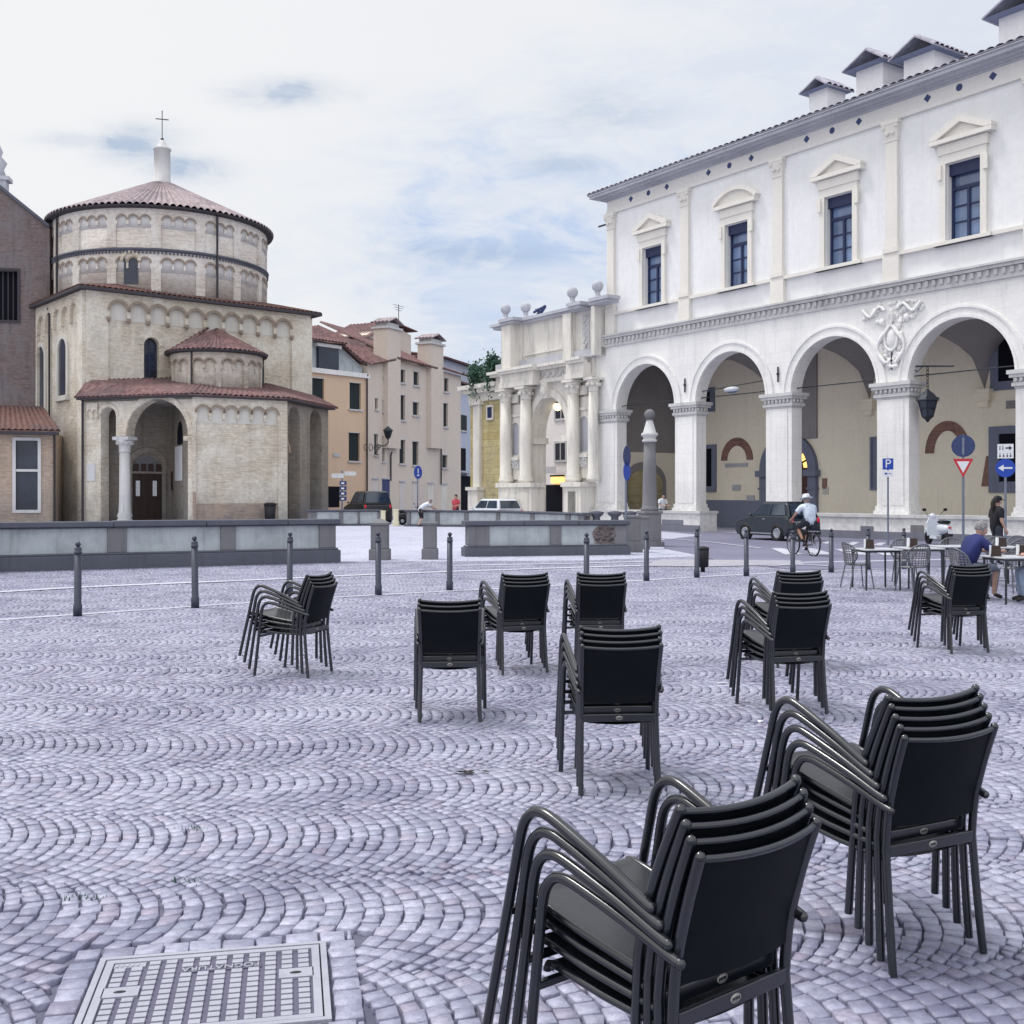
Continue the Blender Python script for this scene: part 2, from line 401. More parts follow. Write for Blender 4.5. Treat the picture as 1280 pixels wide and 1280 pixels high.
# clouds are laid on a flat layer overhead: direction / height
zc = math_(t, 'ADD', math_(t, 'MAXIMUM', sp.outputs[2], 0.0), .16)
cv = t.nodes.new('ShaderNodeCombineXYZ')
link(t, math_(t, 'DIVIDE', sp.outputs[0], zc), cv.inputs[0]); link(t, math_(t, 'DIVIDE', sp.outputs[1], zc), cv.inputs[1])
n1 = noise(t, mapv(t, cv.outputs[0], (.55, 1.2, 1), (3.3, 1.7, 0)), 1.0, 7, .55, .5)
n2 = noise(t, mapv(t, cv.outputs[0], (1.6, 3.2, 1), (8.1, 2.2, 0)), 1.1, 8, .6, .4)
nw = noise(t, mapv(t, g, (13, 13, 34), (1, 2, 3)), 1.0, 9, .66, .5)
def blob(dx, dz, sx, sz, k=1.0):
    """soft patch around a sky direction (x/y, z/y)"""
    yy = math_(t, 'MAXIMUM', sp.outputs[1], .05)
    a = math_(t, 'DIVIDE', math_(t, 'SUBTRACT', math_(t, 'DIVIDE', sp.outputs[0], yy), dx), sx)
    b = math_(t, 'DIVIDE', math_(t, 'SUBTRACT', math_(t, 'DIVIDE', sp.outputs[2], yy), dz), sz)
    r = math_(t, 'ADD', math_(t, 'MULTIPLY', a, a), math_(t, 'MULTIPLY', b, b)); r = math_(t, 'MAXIMUM', math_(t, 'ADD', r, math_(t, 'MULTIPLY', math_(t, 'SUBTRACT', nw, .5), 5.0)), 0.0)
    return math_(t, 'MULTIPLY', math_(t, 'POWER', 2.718, math_(t, 'MULTIPLY', r, -1.0)), k)
def SD(px, py): return ((px - 640) / F, (YH - py) / F)
blue = blob(*SD(640, 360), .13, .14, .75)
for a in ((820, 230, .22, .05, .5), (560, 262, .10, .018, .42), (900, 120, .22, .06, .28), (1150, 30, .25, .10, .22), (700, 300, .16, .03, .3), (430, 345, .1, .04, .22)):
    blue = math_(t, 'MAXIMUM', blue, blob(*SD(a[0], a[1]), a[2], a[3], a[4]))
nn = math_(t, 'MULTIPLY', blue, ramp(t, math_(t, 'ADD', math_(t, 'MULTIPLY', n1, .45), math_(t, 'MULTIPLY', n2, .55)), .36, .60, .35, 1.25))
small = blob(*SD(355, 115), .045, .011, .95)
for a in ((180, 180, .038, .016, .7), (232, 210, .034, .014, .75), (95, 175, .04, .008, .25), (700, 205, .04, .01, .45), (760, 140, .05, .02, .4), (590, 320, .07, .012, .4)):
    small = math_(t, 'MAXIMUM', small, blob(*SD(a[0], a[1]), a[2], a[3], a[4]))
small = math_(t, 'MULTIPLY', small, ramp(t, n2, .38, .58, .3, 1.2))
white = mixc(t, ramp(t, n1, .35, .7, 0, .5), (.92, .925, .94), (.84, .87, .92))
white = mixc(t, ramp(t, sp.outputs[0], .05, -.3, 0, .6), white, (.95, .95, .955))
white = mixc(t, ramp(t, sp.outputs[0], .1, .45, 0, .65), white, (.74, .78, .88))
col = mixc(t, math_(t, 'MINIMUM', nn, 1.0), white, (.53, .66, .90))
col = mixc(t, math_(t, 'MINIMUM', small, 1.0), col, (.42, .53, .70))
skyd = mixc(t, 1.0, sky.outputs[0], (.09, .09, .09), 'MULTIPLY')
col = mixc(t, .93, skyd, col)
# overhead the cloud layer is brighter than near the horizon in front
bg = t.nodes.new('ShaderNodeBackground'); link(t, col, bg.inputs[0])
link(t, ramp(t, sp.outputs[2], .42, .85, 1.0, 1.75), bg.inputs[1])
# extra sky strength behind the viewer, added to brighten the facades
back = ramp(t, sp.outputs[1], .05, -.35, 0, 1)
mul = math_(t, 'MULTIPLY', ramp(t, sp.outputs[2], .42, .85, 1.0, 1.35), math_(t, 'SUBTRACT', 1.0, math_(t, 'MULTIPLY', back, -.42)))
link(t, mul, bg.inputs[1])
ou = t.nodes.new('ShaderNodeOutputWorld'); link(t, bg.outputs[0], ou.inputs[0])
sl = bpy.data.lights.new('sun', 'SUN'); sl.energy = 2.3; sl.angle = math.radians(11); sl.color = (1, .975, .95)
so = bpy.data.objects.new('sun', sl); COL.objects.link(so)
sd = Vector((-.42, .16, .89)).normalized()
so.rotation_euler = sd.to_track_quat('Z', 'Y').to_euler()
sky.sun_rotation = math.atan2(sd.x, sd.y); sky.sun_elevation = math.asin(sd.z)

# ------------------------------------------------------------------ ground
def ground_mat(name, c1, c2, dark, sc=1.0, stones=None):
    m, t = nt(name); o = objv(t)
    n1 = noise(t, o, .22 * sc, 6, .6, .4); n2 = noise(t, o, 1.1 * sc, 6, .65); n3 = noise(t, o, 14, 5, .7)
    c = mixc(t, ramp(t, n1, .35, .65), c1, c2); c = mixc(t, ramp(t, n2, .5, .8, 0, .5), c, dark)
    h = n3
    if stones:
        b = t.nodes.new('ShaderNodeTexVoronoi'); b.feature = 'DISTANCE_TO_EDGE'; b.inputs['Scale'].default_value = stones
        link(t, o, b.inputs['Vector'])
        c = mixc(t, ramp(t, b.outputs['Distance'], .02, .09, .55, 0), c, dark); h = b.outputs['Distance']
    c = mixc(t, ramp(t, n3, .35, .75, 0, .3), c, dark)
    return fin(m, t, c, .75, h, .4, .02, spec=.25)
MT['ground'] = ground_mat('joint_sand', (.20, .20, .27), (.05, .05, .085), (.03, .03, .055))
MT['paving'] = ground_mat('pale_paving', (.55, .565, .67), (.47, .48, .60), (.20, .20, .27), 1, 7)
MT['road'] = ground_mat('asphalt', (.20, .20, .28), (.16, .16, .24), (.09, .09, .13))
MT['roadpink'] = ground_mat('patched_paving', (.42, .40, .42), (.36, .36, .42), (.22, .22, .28), 2, 6)
MT['line'] = ground_mat('worn_stone_line', (.56, .565, .64), (.44, .445, .53), (.28, .28, .36), 3)
def sheet(name, pts, z, mat, W=None):
    m = M(); n = len(pts)
    tr = tessellate_polygon([[Vector((p[0], p[1], 0)) for p in pts]])
    fs = []
    for a in tr:
        A, B, C = [pts[i] for i in a]
        if (B[0] - A[0]) * (C[1] - A[1]) - (B[1] - A[1]) * (C[0] - A[0]) < 0: a = (a[0], a[2], a[1])
        fs.append(a)
    m.add([(p[0], p[1], z) for p in pts], fs); o = m.build(name, mat); o['kind'] = 'structure'; return o
sheet('ground', [(-900, -60), (900, -60), (900, 1800), (-900, 1800)], -.022, 'ground')
LINE = [GP(-400, 801), GP(0, 775), GP(400, 748), GP(700, 732), GP(900, 720), GP(1100, 711), GP(1500, 697)]
LINE2 = [GP(-250, 757), GP(75, 736), GP(328, 725), GP(480, 718), GP(680, 711), GP(860, 706), GP(1100, 701.5), GP(1500, 692)]
LINE3 = [GP(560, 707.5), GP(680, 705.5), GP(860, 701)]
def strip(name, pts, w, z, mat, label=None):
    m = M(); vs = []
    # resample smoothly
    P = [Vector((p[0], p[1])) for p in pts]; Q = []
    for i in range(len(P) - 1):
        for k in range(8):
            u = k / 8; p0 = P[max(i - 1, 0)]; p1 = P[i]; p2 = P[i + 1]; p3 = P[min(i + 2, len(P) - 1)]
            Q.append(.5 * ((2 * p1) + (p2 - p0) * u + (2 * p0 - 5 * p1 + 4 * p2 - p3) * u * u + (3 * p1 - p0 - 3 * p2 + p3) * u ** 3))
    Q.append(P[-1])
    for i, p in enumerate(Q):
        d = (Q[min(i + 1, len(Q) - 1)] - Q[max(i - 1, 0)]).normalized(); nn_ = Vector((-d.y, d.x)) * w / 2
        vs += [(p.x - nn_.x, p.y - nn_.y, z), (p.x + nn_.x, p.y + nn_.y, z)]
    fs = [(2 * i, 2 * i + 2, 2 * i + 3, 2 * i + 1) for i in range(len(Q) - 1)]
    m.add(vs, fs); o = m.build(name, mat); o['kind'] = 'structure'; return o
# pale paving of the oval forecourt beyond the cobbles
sheet('piazza_paving', [(-60, 26.6), (-4, 28.8), (2, 29.3), (9, 33.8), (13, 41.5), (4.5, 62), (2, 75), (-60, 75)], .004, 'paving')
sheet('street_paving', [(1.0, 62.5), (5.0, 64), (6, 140), (-60, 140), (-60, 75.2), (-2, 75.2)], -.004, 'road')
# asphalt road in front of the palace
road = [GP(1500, 697), GP(1240, 706.5), GP(1100, 711), GP(1000, 713), GP(903, 703), GP(872, 694), GP(830, 686), GP(826, 675), (8.2, 47.5), (6.0, 57.5), (4.6, 60), (9, 61), (32, 24)]
sheet('road', road, .010, 'road')
sheet('pavement_patch', [GP(826, 700), GP(1000, 701), GP(1005, 706), GP(880, 709), GP(800, 708)], .016, 'roadpink')
strip('kerb_line', LINE, .16, .0075, 'line')
strip('stone_rail', LINE2, .30, .0125, 'line')
strip('stone_rail', LINE3, .25, .0125, 'line')
strip('road_line', [GP(820, 672.5), GP(890, 678.5), GP(952, 686)], .16, .022, 'line')
for q in (((964, 686), (978, 686), (1006, 694), (981, 694)), ((1002, 686), (1016, 686), (1044, 694), (1019, 694)), ((1043, 687), (1060, 687), (1092, 694.5), (1064, 694)),
          ((1026, 679.5), (1034, 677.5), (1041, 677.5), (1034, 680.5)), ((1058, 681), (1066, 678), (1075, 678.5), (1067, 682)), ((1083, 688), (1100, 688), (1130, 695), (1105, 695)), ((1090, 682), (1099, 679), (1108, 679), (1101, 683))):
    o = sheet('crossing_stripe', [GP(*p) for p in q], .022, 'line')
strip('road_line', [GP(960, 708.6), GP(1000, 706.8), GP(1040, 708.8)], .14, .028, 'line')

# cobbles: one mesh, arcs of small setts in strips (segmental-arch pattern)
def cobbles():
    rs = np.random.RandomState(3)
    P = 1.06; AA = PI / 4; R = P / 2 / math.sin(AA); w = .083; rot = math.radians(2.0); g = .008
    # manhole rectangle, in its own axes
    mo = np.array(MH[0]); mu = np.array(MH[1]); mv = np.array(MH[2]); mw, mh = MH[3], MH[4]
    quads = []; cols = []; bases = []
    gdi = lambda a: np.arctanh(np.sin(a)); gd = lambda u: np.arcsin(np.tanh(u))
    ia = -np.arcsin(math.sin(AA) - w / 2 / R); U0, U1 = gdi(ia), gdi(AA); N = int(round((U1 - U0) * R / w))
    for b in range(0, 31):
        yc = .35 + b * P
        half = .47 * (yc + 1) + 3.2
        I = np.arange(int(-half / w) - 8, int(half / w) + 8); n = len(I)
        # joints along each row: stretcher bond, alternate rows shifted by half a stone
        B = np.zeros((n, N + 2)); k = np.arange(N + 1)
        B[:, :N + 1] = k; B[:, N + 1] = N
        odd = I % 2 == 1; B[odd, 1:N + 1] = np.arange(N) + .55; B[odd, N + 1] = N
        B[:, 1:N] += rs.uniform(-.10, .10, (n, N - 1))
        PHI = gd(U0 + (U1 - U0) * B / N)
        sh = rs.uniform(-.003, .003, n)
        for j in range(N + 1):
            p0, p1 = PHI[:, j], PHI[:, j + 1]; ok = (B[:, j + 1] - B[:, j]) > .2
            p0, p1, ii = p0[ok], p1[ok], I[ok]; m_ = len(ii)
            if not m_: continue
            o0 = np.arcsin(np.clip(np.sin(p0) * (1 + w * np.cos(p0) / R), -.95, .95)); o1 = np.arcsin(np.clip(np.sin(p1) * (1 + w * np.cos(p1) / R), -.95, .95))
            x0 = ii * w - R * .85; jt = lambda: rs.normal(0, .0052, m_)
            pts = [np.stack([xx + R * np.cos(a) + jt(), yc + R * np.sin(a) + jt()], 1) for xx, a in ((x0, p0), (x0 + w, o0), (x0 + w, o1), (x0, p1))]
            quads.append(np.stack(pts, 1))
    q = np.concatenate(quads)
    c, s = math.cos(rot), math.sin(rot)
    q = np.stack([q[..., 0] * c - q[..., 1] * s, q[..., 0] * s + q[..., 1] * c], -1)
    X_, Y_ = q[..., 0].copy(), q[..., 1].copy()
    q[..., 0] += .05 * np.sin(Y_ * 1.3) + .03 * np.sin(Y_ * 3.1 + X_ * .7); q[..., 1] += .06 * np.sin(X_ * .9) + .035 * np.sin(X_ * 2.3 + Y_ * .6) + .015 * np.sin(X_ * 5.1 + 1)
    cc = q.mean(1, keepdims=True); sz = np.sqrt(np.abs((q[:, 2, 0] - q[:, 0, 0]) * (q[:, 3, 1] - q[:, 1, 1]) - (q[:, 2, 1] - q[:, 0, 1]) * (q[:, 3, 0] - q[:, 1, 0])) / 2).reshape(-1, 1, 1)
    gp = rs.uniform(.006, .013, (len(q), 1, 1)); q = cc + (q - cc) * (1 - gp / np.maximum(sz, .03))
    ce = q.mean(1)
    # clip: camera wedge with margin, limit curve, manhole surround
    L2 = np.array([GP(-400, 776), GP(0, 712), GP(420, 703), GP(585, 697), GP(783, 694), GP(870, 694), GP(903, 703), GP(1000, 712), GP(1100, 711), GP(1500, 697)])
    lim = np.interp(ce[:, 0], L2[:, 0], L2[:, 1])
    r = ce - mo; uu = r @ mu; vv = r @ mv
    inm = (uu > -.125) & (uu < mw + .125) & (vv > -.125) & (vv < mh + .125)
    keep = (np.abs(ce[:, 0]) < .47 * ce[:, 1] + 2.6) & (ce[:, 1] > .6) & (ce[:, 1] < lim) & ~inm
    q = q[keep]
    # straight ring of setts round the manhole
    ring = []
    def rr(u0, u1, v0, v1):
        P4 = [mo + mu * a + mv * b_ + rs.normal(0, .003, 2) for a, b_ in ((u0, v0), (u1, v0), (u1, v1), (u0, v1))]
        ring.append(P4)
    x = -.105
    while x < mw + .1:
        L = rs.uniform(.09, .14); rr(x + g, min(x + L, mw + .105), mh + .014, mh + .105); rr(x + g, min(x + L, mw + .105), -.105, -.014); x += L
    x = 0
    while x < mh:
        L = rs.uniform(.08, .12); rr(mw + .014, mw + .11, x + g, min(x + L, mh)); rr(-.11, -.014, x + g, min(x + L, mh)); x += L
    q = np.concatenate([q, np.array(ring)])
    # orientation
    ar = (q[:, 1, 0] - q[:, 0, 0]) * (q[:, 2, 1] - q[:, 0, 1]) - (q[:, 1, 1] - q[:, 0, 1]) * (q[:, 2, 0] - q[:, 0, 0])
    q[ar < 0] = q[ar < 0][:, ::-1]
    n = len(q); ce = q.mean(1, keepdims=True)
    hgt = rs.normal(0, .0022, (n, 1)) + rs.normal(0, .0009, (n, 4))
    top = ce + (q - ce) * .94
    V = np.zeros((n, 12, 3))
    V[:, 0:4, :2] = q; V[:, 0:4, 2] = -.03
    V[:, 4:8, :2] = ce + (q - ce) * .99; V[:, 4:8, 2] = -.0035 + hgt
    V[:, 8:12, :2] = top; V[:, 8:12, 2] = .001 + hgt
    base = np.arange(n)[:, None] * 12
    fs = [np.concatenate([base + 8, base + 9, base + 10, base + 11], 1)]
    for k in range(4):
        l = (k + 1) % 4
        fs.append(np.concatenate([base + k, base + l, base + 4 + l, base + 4 + k], 1)); fs.append(np.concatenate([base + 4 + k, base + 4 + l, base + 8 + l, base + 8 + k], 1))
    f = np.stack(fs, 1).reshape(-1, 4)
    me = bpy.data.meshes.new('cobbles'); V = V.reshape(-1, 3)
    me.vertices.add(len(V)); me.vertices.foreach_set('co', V.ravel()); me.loops.add(f.size); me.loops.foreach_set('vertex_index', f.ravel().astype(np.int32))
    me.polygons.add(len(f)); me.polygons.foreach_set('loop_start', np.arange(len(f), dtype=np.int32) * 4); me.polygons.foreach_set('loop_total', np.full(len(f), 4, dtype=np.int32))
    me.update(calc_edges=True)
    a = me.attributes.new('tone', 'FLOAT', 'FACE'); tn = np.repeat(rs.uniform(0, 1, n), 9); a.data.foreach_set('value', tn)
    m, t = nt('sett_stone'); o = objv(t); at = t.nodes.new('ShaderNodeAttribute'); at.attribute_name = 'tone'; tone = at.outputs['Fac']
    n1 = noise(t, o, .45, 6, .6, .5); n2 = noise(t, o, 26, 6, .75); n3 = noise(t, o, 90, 3, .6)
    c0 = mixc(t, tone, (.195, .197, .30), (.42, .425, .55))
    wn = t.nodes.new('ShaderNodeTexWhiteNoise'); wn.noise_dimensions = '1D'; link(t, tone, wn.inputs['W'])
    c0 = mixc(t, ramp(t, wn.outputs['Value'], .80, 1, 0, .65), c0, (.32, .26, .34)); c0 = mixc(t, ramp(t, wn.outputs['Value'], .14, 0, 0, .5), c0, (.20, .24, .32))
    c0 = mixc(t, ramp(t, n1, .42, .68, 0, .55), c0, (.50, .51, .63)); c0 = mixc(t, ramp(t, noise(t, o, .8, 6, .65, .8), .48, .68, 0, .75), c0, (.13, .13, .22))
    c0 = mixc(t, ramp(t, n2, .42, .68, 0, .6), c0, (.12, .12, .18)); c0 = mixc(t, ramp(t, n3, .55, .8, 0, .25), c0, (.62, .62, .66))
    m = fin(m, t, c0, .42, math_(t, 'ADD', n2, math_(t, 'MULTIPLY', n3, .5)), .6, .006, spec=.6); me.materials.append(m)
    ob = bpy.data.objects.new('cobblestones', me); COL.objects.link(ob); ob['kind'] = 'structure'
    print('setts', n)

# ------------------------------------------------------------------ manhole cover
TL = Vector(GP(126, 1200)); TRr = Vector(GP(407, 1178)); uM = (TRr - TL).normalized(); vM = Vector((-uM.y, uM.x)); wM = (TRr - TL).length; hM = .66
oM = TL - vM * hM
MH = ((oM.x, oM.y), (uM.x, uM.y), (vM.x, vM.y), wM, hM)
cobbles()
MT['mh'] = plaster('cast_cover_metal', (.37, .375, .44), (.20, .20, .26), .6, 8, .4, rough=.5, spec=.5)
MT['mhd'] = plaster('cover_grooves', (.13, .125, .18), (.07, .07, .11), .6, 8, .4, rough=.7)
Wm = TR(oM.x, oM.y, 0, math.atan2(uM.y, uM.x))
mh = thing('manhole_cover', 'rectangular pale metal manhole cover with raised square studs set in the cobbles', 'manhole cover', Wm)
m = M(); e = .022
m.panel([(0, 0), (wM, 0), (wM, hM), (0, hM)], [[(e, e), (wM - e, e), (wM - e, hM - e), (e, hM - e)]], 0, .03, mp=lambda x, y, z: (x, z, .008 - y))
m.build('frame', 'mh', mh)
m = M(); m.box(e + .006, wM - e - .006, e + .006, hM - e - .006, -.03, -.004); m.build('plate', 'mhd', mh)
m = M(); a, b = e + .006, e + .034
m.panel([(a, a), (wM - a, a), (wM - a, hM - a), (a, hM - a)], [[(b, b), (wM - b, b), (wM - b, hM - b), (b, hM - b)]], 0, .012, mp=lambda x, y, z: (x, z, .006 - y)); m.build('rim', 'mh', mh)
m = M(); nx, ny = 12, 13; gx = (wM - 2 * b) / nx; gy = (hM - 2 * b) / ny
m2 = M()
for i in range(nx):
    for j in range(ny):
        if (i < 2 and 6 <= j <= 7) or (i >= nx - 2 and 7 <= j <= 8): continue
        if 4 <= i <= 8 and j == ny - 3: continue
        if i < 2 and j == ny - 1: continue
        x0 = b + i * gx; y0 = b + j * gy
        m.box(x0 + gx * .16, x0 + gx * .80, y0 + gy * .12, y0 + gy * .84, -.006, .0055)
m.build('stud_grid', 'mh', mh)
for (x0, jj) in ((b - .004, 6), (wM - b - 2 * gx, 7)):
    m = M(); y0 = b + jj * gy; m.box(x0, x0 + 2 * gx + .004, y0 + .004, y0 + 2 * gy - .004, -.006, .006); o = m.build('lifting_plate', 'mh', mh)
    m = M(); m.lathe([(.0, .0072), (.016, .0072), (.018, .0065)], (0, 0, 0), 12, M4=Matrix.Translation((x0 + gx, y0 + gy, 0)) @ Matrix.Diagonal((1.2, .6, 1, 1))); m.build('keyhole', 'black', o)
m = M(); x0 = b + 4 * gx; y0 = b + (ny - 3) * gy; m.box(x0 + .004, x0 + 5 * gx - .004, y0 + .004, y0 + gy - .004, -.006, .001); o = m.build('name_strip', 'mhd', mh)
text_mesh('lettering', 'FOGNATURA', gy * 1.1, 'mh', mh, Wm @ Matrix.Translation((x0 + 2.5 * gx, y0 + gy / 2, .004)) @ Matrix.Rotation(PI, 4, 'Z'), .003)
m = M(); m.box(b + .004, b + 2 * gx - .004, b + (ny - 1) * gy + .003, b + ny * gy - .003, -.006, .002)
for k in range(5):
    m.box(b + .01 + k * .018, b + .02 + k * .018, b + (ny - .8) * gy, b + (ny - .25) * gy, .002, .005)
m.build('maker_mark', 'mh', mh)

# ------------------------------------------------------------------ stacking armchairs
def metal_paint():
    m, t = nt('anthracite_frame'); n = noise(t, objv(t), 30, 4, .6); n2 = noise(t, objv(t), 3, 4, .6)
    c = mixc(t, ramp(t, n2, .4, .7), (.004, .006, .010), (.008, .011, .018))
    return fin(m, t, c, .24, None, .05, .002, 0.0, .9)
MT['frame'] = metal_paint()
def sling():
    m, t = nt('black_woven_sling'); o = objv(t); s = t.nodes.new('ShaderNodeTexChecker'); s.inputs['Scale'].default_value = 240; link(t, o, s.inputs[0])
    n = noise(t, o, 7, 4, .6)
    c = mixc(t, ramp(t, n, .3, .7), (.002, .003, .005), (.005, .006, .009)); c = mixc(t, math_(t, 'MULTIPLY', s.outputs['Fac'], .6), c, (.010, .013, .018))
    return fin(m, t, c, (.6), s.outputs['Fac'], .2, .001, spec=.10)
MT['sling'] = sling(); MT['seat_sling'] = simple('taut_seat_sling', (.018, .021, .028), .33, 0, .75, .4, 60, .15)
MT['plate'] = simple('silver_maker_label', (.40, .39, .36), .4, .3, var=.5, sc=120)
def spline(P, n=6):
    P = [Vector(p) for p in P]; Q = []
    for i in range(len(P) - 1):
        for k in range(n):
            u = k / n; a = P[max(i - 1, 0)]; b = P[i]; c = P[i + 1]; d = P[min(i + 2, len(P) - 1)]
            Q.append(.5 * ((2 * b) + (c - a) * u + (2 * a - 5 * b + 4 * c - d) * u * u + (3 * b - a - 3 * c + d) * u ** 3))
    Q.append(P[-1]); return Q
def posty(z):
    K = [(0, 0), (.42, .045), (.60, .028), (.87, -.052)]
    for (a, ya), (b, yb) in zip(K, K[1:]):
        if z <= b: return ya + (yb - ya) * (z - a) / (b - a)
    return K[-1][1]
def make_chair():
    r = thing('armchair', 'x', 'chair')
    for sx in (-1, 1):
        m = M(); m.tube(spline([(sx * .232, 0, 0), (sx * .226, .024, .22), (sx * .222, .044, .44)], 4), .0152, 8); m.build('leg', 'frame', r)
        m = M(); m.tube(spline([(sx * .222, .0445, .441), (sx * .223, .032, .58), (sx * .226, -.005, .73), (sx * .230, -.052, .872)], 5), .0155, 8)
        m.ball((sx * .230, -.0525, .874), .0158, 8); m.build('back_post', 'frame', r)
        m = M(); m.tube(spline([(sx * .278, .56, 0), (sx * .274, .525, .30), (sx * .270, .497, .545)], 4), .0152, 8); m.build('leg', 'frame', r)
        P = [(sx * .270, .497, .546), (sx * .269, .488, .62), (sx * .268, .474, .665), (sx * .267, .445, .697), (sx * .266, .405, .708), (sx * .262, .34, .698), (sx * .254, .18, .658), (sx * .246, .04, .615), (sx * .243, .004, .604)]
        m = M(); m.tube(spline(P, 4), .0158, 8); m.ball((sx * .243, .0, .603), .0158, 8); m.build('armrest', 'frame', r)
    # seat: woven sling between two rails, rolled down over the front edge
    m = M(); K = [(.535, .395), (.53, .425), (.505, .436), (.44, .432), (.30, .418), (.16, .408), (.055, .415)]
    K = spline([(0, a, b) for a, b in K], 3); vs = []; nxx = 10
    for k in K:
        for i in range(nxx + 1):
            u = i / nxx * 2 - 1; sag = .018 * (1 - u * u) * (1 if k.y < .5 else .2); vs.append((u * .212, k.y, k.z - sag))
    fs = [(j * (nxx + 1) + i, j * (nxx + 1) + i + 1, (j + 1) * (nxx + 1) + i + 1, (j + 1) * (nxx + 1) + i) for j in range(len(K) - 1) for i in range(nxx)]
    m.add(vs, fs, True); m.build('seat', 'seat_sling', r)
    m = M()
    for sx in (-1, 1): m.tube(spline([(sx * .216, .53, .405), (sx * .216, .50, .43), (sx * .216, .30, .414), (sx * .216, .05, .412)], 3), .0125, 8)
    m.box(-.272, .272, .498, .520, .372, .394); m.build('seat_frame', 'frame', r, bevel=.003)
    # backrest: sling panel between the posts, dished, with a rolled top bar
    m = M(); Z = np.linspace(.532, .868, 10); vs = []
    for z in Z:
        for i in range(nxx + 1):
            u = i / nxx * 2 - 1; vs.append((u * .222, posty(z) - .030 * (1 - u * u), z + .010 * (u * u - 1) * (1 if z > .8 else 0)))
    fs = [(j * (nxx + 1) + i, j * (nxx + 1) + i + 1, (j + 1) * (nxx + 1) + i + 1, (j + 1) * (nxx + 1) + i) for j in range(len(Z) - 1) for i in range(nxx)]
    m.add(vs, fs, True)
    m.add([(x, y + .004, z) for x, y, z in vs], [tuple(reversed(f)) for f in fs], True)
    b = m.build('backrest', 'sling', r)
    m = M(); m.tube([((i / 10 * 2 - 1) * .222, posty(.868) - .030 * (1 - (i / 10 * 2 - 1) ** 2), .868 + .010 * ((i / 10 * 2 - 1) ** 2 - 1)) for i in range(11)], .0105, 8); m.build('top_bar', 'frame', b)
    m = M(); m.box(-.215, .215, .030, .048, .418, .462); cb = m.build('crossbar', 'frame', r, bevel=.004)
    m = M(); m.lathe([(0, 0), (.021, 0), (.021, .002), (.0, .0025)], n=16, M4=Matrix.Translation((0, .0305, .440)) @ Matrix.Rotation(PI / 2, 4, 'X') @ Matrix.Diagonal((1, .62, 1, 1))); pl = m.build('maker_label', 'plate', cb)
    m = M()
    for k in range(-2, 3): m.box(k * .006 - .0022, k * .006 + .0022, .0275, .0282, .436 + .001 * (k % 2), .445)
    m.build('embossing', 'frame', cb)
    return r
proto = make_chair()
ORD = {3: ['bottom', 'middle', 'top'], 4: ['bottom', 'second from bottom', 'third from bottom', 'top'], 5: ['bottom', 'second from bottom', 'middle', 'second from top', 'top']}
STACKS = [  # x, y (rear feet of the lowest chair), heading deg, count, description
    (.600, 2.86, 39, 4, 'the nearest stack, cut by the bottom edge'),
    (1.591, 4.129, 27, 5, 'the five-chair stack at the lower right'),
    (.631, 6.465, 5, 4, 'the nearer of two centre stacks seen from behind'),
    (-.476, 8.50, 3, 3, 'the three-chair stack seen squarely from behind'),
    (.128, 10.81, 20, 4, 'the turned stack right of the three-chair stack'),
    (.88, 10.9, 6, 4, 'the centre stack half hidden behind a nearer stack'),
    (-1.865, 10.78, 70, 4, 'the leftmost stack, seen side on'),
    (2.285, 8.78, 15, 4, 'the nearer of two overlapping stacks right of centre'),
    (2.90, 11.2, 13, 4, 'the stack tucked behind another right of centre'),
    (5.04, 12.2, 14, 4, 'the stack beside the cafe tables at right')]
first = True
for (x, y, th, n, desc) in STACKS:
    a = math.radians(th); f = Vector((-math.sin(a), math.cos(a), 0))
    for k in range(n):
        o = proto if first else copy_tree(proto); first = False
        p = Vector((x, y, 0)) + Vector((math.cos(a), math.sin(a), 0)) * (U(-.005, .005) if k else 0) + f * (.059 * k + (U(-.004, .004) if k else 0)) + Vector((0, 0, .038 * k))
        o.matrix_basis = Matrix.Translation(p) @ Matrix.Rotation(a + U(-.012, .012), 4, 'Z') @ Matrix.Rotation(math.radians(2.4 * k), 4, 'X')
        o['label'] = 'black armchair, %s of %s' % (ORD[n][k], desc); o['group'] = 'stacked black armchairs on the cobbles'
# ================================================================== BUILDINGS
G = 1.094
def ident(f): return f.mat()
def arched_window(name, fr, par, x0, x1, z0, zs, dy=.0, glass='dwin', sill=True, depth=.35):
    """glass set back in an arched hole, thin frame"""
    w = M(); h = archhole(x0, x1, z0, zs, 10); w.panel(h, y0=dy + depth, y1=dy + depth + .04); o = w.build(name, glass, par, fr.mat())
    f = M()
    cx = (x0 + x1) / 2
    f.box(cx - .03, cx + .03, dy + depth - .03, dy + depth - .005, z0, zs + (x1 - x0) / 2 - .05)
    for k in range(1, 4):
        z = z0 + (zs - z0) * k / 3.2; f.box(x0, x1, dy + depth - .028, dy + depth - .004, z - .02, z + .02)
    f.build('glazing_bars', 'wframe', o)
    if sill: s = M(); s.box(x0 - .1, x1 + .1, dy - .08, dy + depth, z0 - .12, z0); s.build('sill', 'stone_c', o)
    return o
def pipe(par, fr, px, y0, y1, dy=-.12, r=.06):
    m = M(); s_, za = fr.p(px, y0); zb = fr.z(px, y1) if y1 else 0
    m.tube([(s_, dy - .1, za), (s_, dy, za - .25), (s_, dy, zb)], r, 6); return m.build('drainpipe', 'pipe', par, fr.mat())

